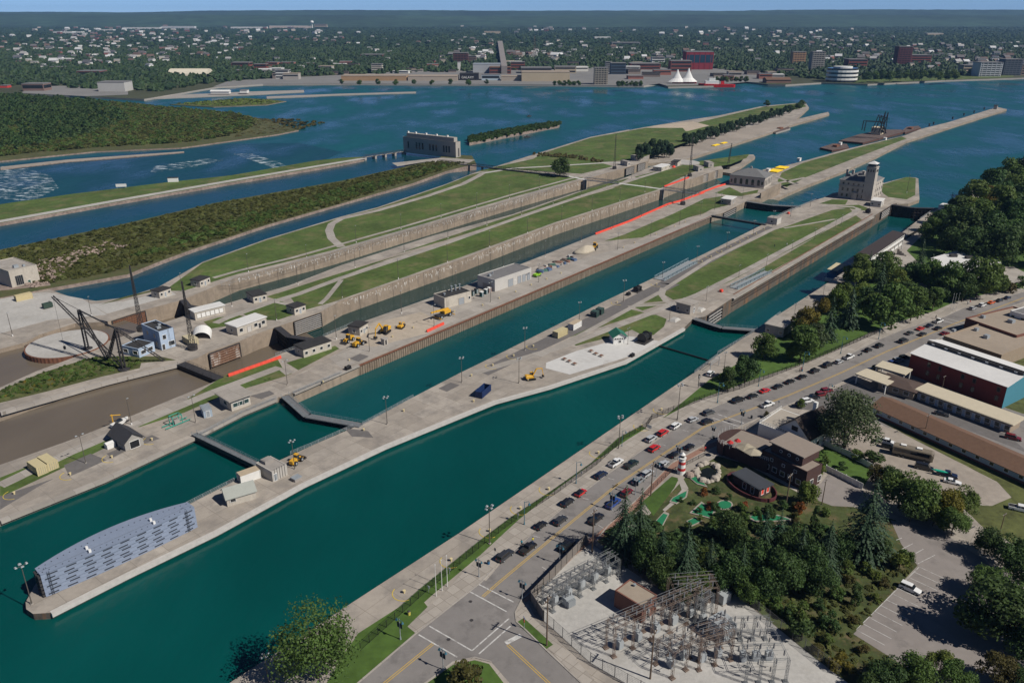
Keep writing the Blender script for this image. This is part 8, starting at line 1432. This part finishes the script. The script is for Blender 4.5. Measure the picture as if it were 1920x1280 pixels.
scatter("slope_weeds", "olive weeds on the slope above the parking lot", [(1590, 1050), (1660, 1040), (1720, 1060), (1600, 1185), (1560, 1230), (1500, 1200), (1430, 1110), (1500, 1090)], .03, .45, .5, 1.5, L_WEED, 13, .45, cards=True); scatter("lot_edge_weeds", "weeds below the parking lot edge", [(1600, 1192), (1690, 1248), (1740, 1290), (1640, 1290), (1560, 1235)], .03, .4, .5, 1.3, L_WEED, 14, .45, cards=True)
scatter("wood_undergrowth", "dark undergrowth beneath the mini golf wood", [(1130, 1010), (1200, 960), (1260, 1000), (1400, 990), (1560, 990), (1600, 1040), (1480, 1100), (1350, 1080), (1245, 1100)], .03, .35, 1.2, 3.0, L_DK, 15, .7, cards=True)
# ---- the far shore
ZC = -4.0
shore = [(-900, 178), (0, 174), (190, 182), (270, 186), (330, 176), (407, 163), (493, 158), (640, 157), (900, 158), (1207, 161), (1237, 156), (1253, 163), (1340, 161), (1395, 153), (1440, 158), (1473, 159), (1540, 155), (1627, 158), (1767, 151), (1920, 146), (2300, 135), (2900, 125)]
m_town = M("town_ground", (.060, .066, .034), .95, .25, .01, big=.2); m_quayfar = M("shore_paving", (.19, .185, .178), .95, .12, .02, big=.1)
w = PP(shore, ZC); b = MB(); b.prism(w + [Vector((9300, 7000)), Vector((9300, 12300)), Vector((-9300, 12300)), Vector((-9300, 3000))], -9, ZC, 0, 1); struct(b.build("far_bank", [m_town, m_stoned]))
patch("waterfront", [(400, 163), (493, 158), (640, 157), (900, 158), (1205, 161), (1235, 157), (1250, 161), (1340, 160), (1400, 154), (1440, 156), (1420, 128), (1330, 122), (1150, 128), (980, 124), (820, 128), (700, 138), (560, 145), (430, 152)], m_quayfar, .3, ZC); b = MB(); b.prism(PP([(933, 77), (942, 77), (951, 124), (940, 124)], 12), ZC, 12); struct(b.build("far_road", m_lot))
patch("waterfront", [(40, 175), (160, 181), (240, 178), (240, 165), (60, 160)], m_quayfar, .3, ZC); patch("shore_lawn", [(1600, 156), (1765, 150), (1900, 145), (1900, 138), (1760, 141), (1620, 147)], m_grass, .3, ZC)
def fhgt(px, base, top):
 p = G(px, base, ZC); a = (640 - top) / F; return H + (-math.sin(PITCH) + a * math.cos(PITCH)) / (math.cos(PITCH) + a * math.sin(PITCH)) * p.y - ZC
def far_building(label, x0, x1, top, base, col, bands=0, bcol=None, roof=None, depth=None, rot=0.0, kind="box", wins=True):
 A, B = G(x0, base, ZC), G(x1, base, ZC); wd = B.x - A.x; h = max(3, fhgt((x0 + x1) / 2, base, top)); d = depth or max(12, min(40, wd * .7)); c_ = (A + B) / 2
 t = thing("building", label, "building", (c_.x, c_.y, ZC), rot); mt = M("facade_%d_%d_%d" % tuple(int(q * 100) for q in col), col, .85, .06, .05)
 if kind == "box": MB().b2(-wd / 2, wd / 2, 0, d, 0, h).build("wall", mt, t); MB().b2(-wd / 2 - .3, wd / 2 + .3, -.3, d + .3, h + .003, h + .9).build("roof", roof or m_greyroof, t)
 elif kind == "gable": MB().b2(-wd / 2, wd / 2, 0, d, 0, h * .6).build("wall", mt, t); MB().loft([[(x, -1, h * .6), (x, d / 2, h), (x, d + 1, h * .6)] for x in (-wd / 2 - .5, wd / 2 + .5)]).build("roof", roof or m_greyroof, t)
 elif kind == "arch": MB().loft([[(x, d / 2 - d / 2 * math.cos(math.pi * k / 8), h * math.sin(math.pi * k / 8)) for k in range(9)] for x in (-wd / 2, wd / 2)]).build("roof", mt, t)
 elif kind == "round":
  pr = lambda f: [(wd / 2 * f * math.cos(a), d / 2 + d / 2 * f * math.sin(a)) for a in [math.pi * k / 12 for k in range(24)]]
  for k in range(7): MB().prism(pr(1.0 if k % 2 else .96), h * k / 7, h * (k + 1) / 7).build("floor_band" if k % 2 else "window_band", m_trim if k % 2 else m_glass, t)
  MB().prism(pr(.6), h, h * 1.12).build("penthouse", m_trim, t); return t
 if bands:
  bm_ = MB().b2(-wd / 2 * .94, wd / 2 * .94, -.25, .02, 0, h / bands * .45).mesh("window_band", [bcol or m_glass]); sm_ = MB().b2(-d / 2 * .9, d / 2 * .9, -.25, .02, 0, h / bands * .45).mesh("window_band", [bcol or m_glass])
  for k in range(bands): link("window_band", bm_, t, (0, 0, h * (k + .4) / bands)); link("window_band", sm_, t, (wd / 2, d / 2, h * (k + .4) / bands), R(90))
  if h > 22: pm_ = MB().b2(-.5, .5, -.45, -.2, 0, h).mesh("pier", [mt]); [link("pier", pm_, t, (-wd / 2 + wd * (k + .5) / 5, 0, 0)) for k in range(5)]
 return t
BR = (.20, .065, .05); TA = (.40, .33, .24); WH = (.62, .61, .58); GR = (.26, .26, .26); DK = (.07, .07, .08); OR = (.45, .27, .15)
FB = [("long white arched shed beyond the island", 315, 388, 130, 144, (.58, .53, .42), 0, None, None, None, 0, "arch"), ("white and grey mill building by the old canal", 185, 235, 155, 172, (.42, .41, .39), 0), ("low brown mill at the left edge with red gear", 43, 83, 158, 171, (.2, .13, .11), 1), ("bright red low building at the left edge", 0, 14, 161, 165, (.5, .05, .04), 0), ("long white roofed school on the left of the town", 98, 133, 111, 117, WH, 0, None, m_whiteroof), ("brick school left of the white arched shed", 93, 117, 126, 131, BR, 1), ("low brick hall left of the white arched shed", 145, 188, 134, 143, BR, 1),
 ("white sheds on the old canal pier", 395, 430, 169, 176, WH, 0, None, m_whiteroof, 8, 0, "gable"), ("white boat house at the end of the canal pier", 450, 463, 170, 175, WH, 0), ("white office block at the left waterfront", 517, 542, 132, 148, WH, 3), ("green roofed hall left of the white office block", 493, 516, 130, 138, (.3, .42, .38), 0), ("brick store above the green roofed hall", 435, 468, 118, 130, BR, 2), ("brick block above the white office block", 477, 500, 121, 134, BR, 2), ("white slab apartment on the left waterfront", 697, 717, 121, 138, (.55, .5, .42), 5), ("left brown brick apartment tower of the town", 850, 878, 100, 121, (.13, .055, .05), 7), ("tan apartment block beside the brown tower", 879, 893, 106, 120, (.24, .17, .14), 5), ("white silo like tower before the brown tower", 858, 863, 117, 133, WH, 0), ("grey roofed arena at the foot of the hill road", 887, 938, 121, 137, (.38, .39, .40), 0, None, m_grey), ("brick hall with brown hip roof before the arena", 918, 958, 127, 139, BR, 2, None, m_brown), ("red brick block right of the arena", 958, 984, 117, 132, BR, 3), ("dark long block on the waterfront", 977, 1034, 128, 138, DK, 1), ("tan court house with many windows", 1040, 1080, 126, 138, TA, 2), ("long orange tan mall wing on the waterfront", 640, 762, 143, 152, (.36, .23, .13), 0, None, m_tanroof), ("beige mall wing right of the orange one", 765, 858, 144, 152, (.38, .32, .26), 0, None, m_tanroof), ("black cinema with white letters on the waterfront", 862, 897, 139, 151, (.02, .02, .025), 0, None, m_tar), ("white and blue mall entrance beside the cinema", 903, 937, 141, 151, (.42, .5, .55), 1), ("low beige mall wing beside the entrance", 940, 978, 144, 152, (.38, .32, .26), 0, None, m_tanroof), ("tan mall block with dark roof on the waterfront", 978, 1068, 136, 153, (.42, .35, .25), 0, None, m_tanroof), ("tall tan apartment tower at the water edge", 1114, 1139, 128, 159, (.36, .31, .25), 9), ("grey slab behind the tan water edge tower", 1135, 1147, 117, 136, GR, 5), ("dark blue glass office block", 1145, 1173, 119, 140, (.05, .075, .11), 4), ("long red brick station building", 1182, 1238, 120, 131, BR, 2), ("white office block above the brick station", 1222, 1246, 108, 121, WH, 3), ("large red brick mill right of the station", 1257, 1296, 115, 135, BR, 3), ("casino block with dark red top and blue glass wall", 1285, 1336, 98, 131, (.24, .03, .04), 1, paint("blue_black_glass", (.02, .05, .08), .1)), ("pink brick block among the upper town trees", 1318, 1328, 80, 90, (.4, .2, .16), 3), ("orange tan apartment tower", 1485, 1509, 98, 124, OR, 8), ("grey striped apartment tower", 1520, 1544, 98, 134, (.30, .28, .25), 10), ("oval waterfront office with white bands", 1555, 1614, 129, 155, WH, 0, None, None, None, 0, "round"), ("dark red brick apartment tower on the right", 1680, 1706, 88, 126, (.13, .04, .045), 11), ("red brick row beside the dark red tower", 1707, 1744, 104, 121, BR, 4), ("white balconied apartment block on the right shore", 1835, 1876, 118, 144, (.5, .5, .5), 7), ("dark grey tower block on the right shore", 1880, 1913, 112, 142, (.11, .12, .14), 8), ("brown block at the right edge of the shore", 1914, 1950, 122, 141, (.25, .18, .14), 4), ("tan apartment row left of the balconied block", 1805, 1834, 123, 138, TA, 3), ("brown roofed pavilion at the marina mouth", 1437, 1483, 146, 156, (.2, .12, .09), 0, None, m_brown, 25, 0, "gable"), ("brick row house above the oval office", 1590, 1625, 112, 128, BR, 3), ("white low store on the left far plain", 100, 153, 60, 65, WH, 0, None, m_whiteroof), ("white warehouse on the far plain", 190, 212, 56, 60, WH, 0, None, m_whiteroof), ("long white plant on the far plain", 230, 300, 52, 57, WH, 0, None, m_whiteroof), ("grey white plant right of the long white plant", 302, 365, 50, 56, (.5, .5, .5), 0, None, m_whiteroof), ("cluster of white stores below the water tower", 433, 500, 51, 56, WH, 0, None, m_whiteroof), ("white store with orange front below the water tower", 505, 585, 49, 55, (.55, .45, .38), 0, None, m_whiteroof), ("tan hospital block beside the water tower", 590, 613, 46, 54, TA, 2), ("tan long school on the far slope", 908, 938, 59, 65, TA, 0), ("white roofed store in the upper middle town", 1115, 1145, 70, 75, WH, 0, None, m_whiteroof), ("grey school on the right slope", 1147, 1200, 80, 88, GR, 1), ("white store on the upper right slope", 1525, 1541, 69, 74, WH, 0, None, m_whiteroof), ("pale mall on the far right plain", 1738, 1768, 63, 69, TA, 0, None, m_whiteroof), ("dark brick mill on the left hill street", 676, 718, 103, 110, BR, 2), ("blue roofed store above the court house", 963, 982, 101, 107, (.06, .15, .35), 0), ("white chapel left of the brown tower", 840, 853, 100, 108, WH, 1)]
for q in FB: far_building(*q)
p = G(880, 151, ZC); tag(text("GALAXY", 6, m_trim, None, (p.x - 3, p.y - 1.0, ZC + 3.5), (R(90), 0, 0), .2), "white block letters on the black waterfront cinema", "sign").name = "cinema_sign"
c_ = G(1286, 158, ZC); t = thing("tent_pavilion", "white tensile tent pavilion with two peaks and red rim on the far shore", "tent", (c_.x, c_.y, ZC)); s_ = 52 / ppm(c_)
for cx, hh in ((-.28, 1.0), (.12, 1.1)): MB().loft([[(s_ * (cx + r * math.cos(a)), 12 + s_ * .5 * r * math.sin(a), z * hh) for a in [math.pi * k / 8 for k in range(16)]] for r, z in ((.34, 3), (.17, 9), (.07, 17), (.015, 24))]).build("canopy", m_trim, t)
MB().b2(-s_ * .45, s_ * .42, 10, 12, 0, 3).build("rim", M("tent_red", (.5, .04, .05), .7), t)
A, B = G(1307, 163, Z_LOW), G(1375, 163, Z_LOW); L = B.x - A.x; t = thing("coast_ship", "red hulled ship with white superstructure moored on the far shore", "ship", (A.x + L / 2, A.y - 8, Z_LOW)); MB().loft([[(x, -w_, 0), (x, w_, 0), (x, w_ * 1.15, h_), (x, -w_ * 1.15, h_)] for x, w_, h_ in ((-L / 2, .4, 6.5), (-L * .36, 4.5, 6), (L * .45, 5, 4.5), (L / 2, 3.6, 4.5))]).build("hull", M("ship_red", (.50, .02, .02), .5), t); MB().b2(-L * .32, L * .05, -4, 4, 5, 11).b2(-L * .22, -L * .05, -3, 3, 11, 15).build("superstructure", m_trim, t); MB().tube((-L * .1, 0, 15), (-L * .1, 0, 24), .5, 5).build("mast", m_dark, t); MB().b2(L * .12, L * .2, -2, 2, 5, 10).build("funnel", M("ship_red"), t)
p = G(586, 55, ZC); t = thing("water_tower", "white round water tower on the far plain", "water tower", (p.x, p.y, ZC)); MB().tube((0, 0, 0), (0, 0, 40), 3.5, 10, 2.5).build("stem", m_trim, t); MB().ball((0, 0, 50), 14, 14, 8, 0, .8).build("tank", m_trim, t, smooth=True)
p = G(1002, 112, ZC); hh = fhgt(1002, 112, 68); t = thing("radio_mast", "red lattice radio mast in the middle of the town", "mast", (p.x, p.y, ZC)); b = MB(); [b.bar((x * 4, y * 4, 0), (x * .5, y * .5, hh), .5) for x in (-1, 1) for y in (-1, 1)]; [b.bar((-4 * (1 - k / 12), 0, hh * k / 12), (4 * (1 - k / 12), 0, hh * (k + 1) / 12), .35) for k in range(12)]; b.build("lattice", m_latr, t)
for lab, pts in (("long stone breakwater of the old canal", [(263, 186), (463, 178), (570, 172), (570, 169), (463, 172), (300, 180)]), ("thin rubble breakwater in the middle of the river", [(500, 184), (640, 178), (780, 174), (780, 172), (640, 176), (500, 181)])): b = MB(); b.prism(PP(pts, -5.5), -9, -5.5); tag(b.build("breakwater", m_stoned), lab, "breakwater")
for i, (x, y) in enumerate(((349, 219 + 0), (989, 258), (992, 219))):
 if i: t = thing("motor_boat", "small dark boat on the river " + ("near the shrubby spit" if i == 1 else "beyond the shrubby spit"), "boat", G(x, y, Z_LOW), .4); MB().loft([[(-3, -1, 0), (-3, 1, 0), (-3, 1.1, 1), (-3, -1.1, 1)], [(1, -1, 0), (1, 1, 0), (1, 1.1, 1.1), (1, -1.1, 1.1)], [(3.4, -.1, .5), (3.4, .1, .5), (3.4, .1, 1.3), (3.4, -.1, 1.3)]]).build("hull", m_dark, t); MB().b2(-1, .6, -.7, .7, 1, 2).build("cabin", m_dark, t)
rnd = random.Random(11); HM = []
for wc, rc in (((.6, .59, .56), (.10, .10, .105)), ((.62, .6, .55), (.34, .33, .32)), ((.45, .4, .33), (.13, .09, .075)), ((.25, .10, .08), (.12, .11, .11)), ((.6, .6, .6), (.5, .5, .5))):
 b = MB(); b.b2(-5.5, 5.5, -4.5, 4.5, 0, 5.5, 0); b.loft([[(x, -5.2, 5.4), (x, 0, 9), (x, 5.2, 5.4)] for x in (-6, 6)], 1); HM.append(b.mesh("house", [M("siding_%d" % int(wc[1] * 1000), wc, .85, .05, .05), M("roofing_%d" % int(rc[2] * 1000), rc, .85, .05, .05)]))
hn = ("white house with dark roof among the far town trees", "cream house with grey roof among the far town trees", "tan house with brown roof among the far town trees", "brick house with dark roof among the far town trees", "white house with pale roof among the far town trees"); k = 0; HL = []; CL = [(rnd.uniform(-20, 1940), 58 + 78 * rnd.random()) for q in range(44)]
while k < 300:
 cx_, cy_ = rnd.choice(CL); x = rnd.gauss(cx_, 55); y = rnd.gauss(cy_, 5.5)
 if not (-30 < x < 1950 and 54 < y < 140): continue
 if y > 118 and (380 < x < 1450) or (925 < x < 955): continue
 i = rnd.randrange(5); p = G(x, y, ZC); s_ = rnd.uniform(.9, 1.5) * (1 + max(0, (80 - y)) / 30)
 o = link("house", HM[i], None, (p.x, p.y, ZC), rnd.uniform(-.5, .5)); o.scale = (s_ * 1.1, s_ * 1.1, s_ * 1.15); o.location.z += 1.5; z8 = int(max(0, min(7, (x + 30) / 248))); HL.append((x, o, hn[i].split(" among")[0], "on the upper %s slope" % ("left edge", "arched shed", "left", "hill road", "middle", "casino", "tower block", "right edge")[z8] if y < 92 else "among trees " + ("left of the arched shed", "behind the arched shed", "above the mall", "by the hill road", "above the glass office", "above the casino", "near the apartment towers", "above the right shore")[z8])); k += 1
seen = {}
for x, o, a, z_ in sorted(HL, key=lambda q: q[0]): n_ = seen[a + z_] = seen.get(a + z_, -1) + 1; tag(o, "%s %s from the left %s" % (ORD[n_], a, z_), "house", "houses of the far town")
b = MB()
for k in range(620):
 cx_, cy_ = rnd.choice(CL); x = rnd.gauss(cx_, 80); y = rnd.gauss(cy_, 7)
 if not (-60 < x < 1980 and 52 < y < 140): continue
 if y > 120 and (380 < x < 1450) or (925 < x < 955): continue
 p = G(x, y, ZC); s_ = rnd.uniform(.9, 1.5) * (1 + max(0, (85 - y)) / 35); a = rnd.uniform(-.6, .6); i = rnd.choice((0, 0, 1, 2, 3)); b.box(p.x, p.y, ZC, 10 * s_, 8 * s_, 6.5 * s_, a, i); b.box(p.x, p.y, ZC + 6.5 * s_, 10.5 * s_, 5 * s_, 2 * s_, a, 4 + k % 3)
tag(b.build("town_houses", [M("siding_%d" % q) for q in (590, 400, 400, 100)] + [M("roofing_%d" % q) for q in (105, 320, 500)]), "uncounted small houses of the far town between its trees", "houses", kind="stuff")
sb = []
for q, col in enumerate(((.30, .12, .09), (.36, .33, .3), (.55, .54, .5), (.2, .16, .14))): b = MB(); b.b2(-14, 14, -9, 9, 0, 7); b.b2(-14.3, 14.3, -9.3, 9.3, 7, 7.6, 1); b.b2(-13, 13, -9.2, -9, 4, 5.6, 2); sb.append(b.mesh("shop_block", [M("shop_wall_%d" % q, col, .85, .06, .05), (m_greyroof, m_tanroof, m_whiteroof, m_tar)[q], m_glass]))
sn = ("red brick", "grey", "white roofed", "dark roofed"); sc = [0] * 4; pos = sorted((rnd.uniform(420, 1470), rnd.uniform(122, 150)) for k in range(76))
for k, (x, y) in enumerate(pos):
 if (640 < x < 1075 and y > 138) or (1100 < x < 1180) or (1250 < x < 1345): continue
 q = k % 4; p = G(x, y, ZC); o = link("shop_block", sb[q], None, (p.x, p.y, ZC), rnd.uniform(-.2, .2)); s_ = rnd.uniform(.6, 1.3); o.scale = (s_, 1, rnd.uniform(.7, 1.6)); tag(o, "%s %s shop block from the left in the far downtown" % (ORD[sc[q]], sn[q]), "building", "downtown shop blocks"); sc[q] += 1
near = PP([(-700, 160), (0, 160), (300, 172), (400, 156), (500, 148), (640, 141), (820, 136), (1150, 128), (1330, 128), (1440, 140), (1540, 150), (1620, 150), (1767, 144), (1920, 138), (2600, 120)], ZC) + PP([(2600, 92), (1920, 92), (1400, 92), (955, 92), (954, 78), (928, 78), (925, 92), (500, 92), (0, 92), (-700, 92)], ZC)
L_TOWN = leaf_mat("town_foliage", (.034, .060, .020), .4, .1); L_TOWN2 = leaf_mat("town_foliage_dark", (.022, .043, .018), .35, .1)
scatter("town_trees", "tree cover of the far town near the water", near, ZC, .0034, 8, 15, L_TOWN, 21, .8, True); scatter("town_trees", "darker trees of the far town near the water", near, ZC, .0012, 9, 16, L_TOWN2, 22, .9, True)
farp = PP([(-900, 92), (0, 92), (925, 92), (928, 77), (955, 77), (956, 92), (1400, 92), (1920, 92), (2800, 92)], ZC) + PP([(2800, 52), (1920, 50), (960, 50), (0, 50), (-900, 52)], ZC)
scatter("town_trees", "tree cover of the upper far town", farp, ZC, .0008, 18, 34, L_TOWN2, 23, .4, True); scatter("town_trees", "greener trees of the upper far town", farp, ZC, .0003, 16, 28, L_TOWN, 24, .5, True)
for i, (x, y) in enumerate([(1040 + 9 * k, 156 - (k % 2)) for k in range(6)] + [(1160 + 8 * k, 157 - k % 2) for k in range(6)] + [(640 + 34 * k, 153 + k % 2) for k in range(9)] + [(1345 + 9 * k, 148) for k in range(7)] + [(1625 + 15 * k, 141 - k % 3) for k in range(12)]): tree("b", x, y, 10 + i % 4 + (8 if x > 1600 else 0), 1.0, (L_DK, L_MID)[i % 2], "%s dark waterfront tree from the left along the far shore" % (ORD[i] if i < 30 else "%s last" % ORD[41 - i]), "far waterfront trees")
def hills(name, d0, d1, top, base, seed, col, nx=150, ny=12):
 r = np.random.RandomState(seed); ph = r.uniform(0, 6.28, 12); b = MB();
 for j in range(ny + 1):
  f = j / ny; y = d0 + (d1 - d0) * f
  for i in range(nx + 1):
   x = (-1 + 2 * i / nx) * 9200; s = sum(math.sin(x / (5200 / (q + 1)) + ph[q] + f * 1.5 * q) / (q + 1) ** .8 for q in range(9)); e = math.sin(min(1, f * 1.25) * math.pi / 2); b.v.append((x, y + 80 * math.sin(x / 300 + ph[9]), base + (top + s * top * .11) * e + r.uniform(-3, 3) * e))
 for j in range(ny):
  for i in range(nx): a = j * (nx + 1) + i; b.f.append((a, a + 1, a + nx + 2, a + nx + 1)); b.m.append(0)
 return struct(b.build(name, col))
m_hill = M("forested_hill", (.026, .052, .026), .95, .5, .007, big=.4)
hills("hills", 7000, 9000, 96, -2, 3, m_hill); hills("hills", 9300, 11500, 124, -2, 5, m_hill)
sheet("far_lake", [(1567, 46), (1600, 45), (1633, 44), (1630, 41), (1590, 42)], 3, m_canal);
# ---- air
b = MB(); b.b2(-9600, 9600, -420, 12900, -16, 205)
hz = b.build("haze", []); tag(hz, kind="stuff"); hm = bpy.data.materials.new("haze_air"); hm.use_nodes = True; n = hm.node_tree.nodes; n.remove(n["Principled BSDF"]); pv = n.new("ShaderNodeVolumePrincipled"); pv.inputs["Color"].default_value = (.30, .56, 1.0, 1); pv.inputs["Density"].default_value = 4e-5; pv.inputs["Anisotropy"].default_value = .0
hm.node_tree.links.new(pv.outputs[0], n["Material Output"].inputs["Volume"]); hz.data.materials.append(hm); hm.cycles.homogeneous_volume = True
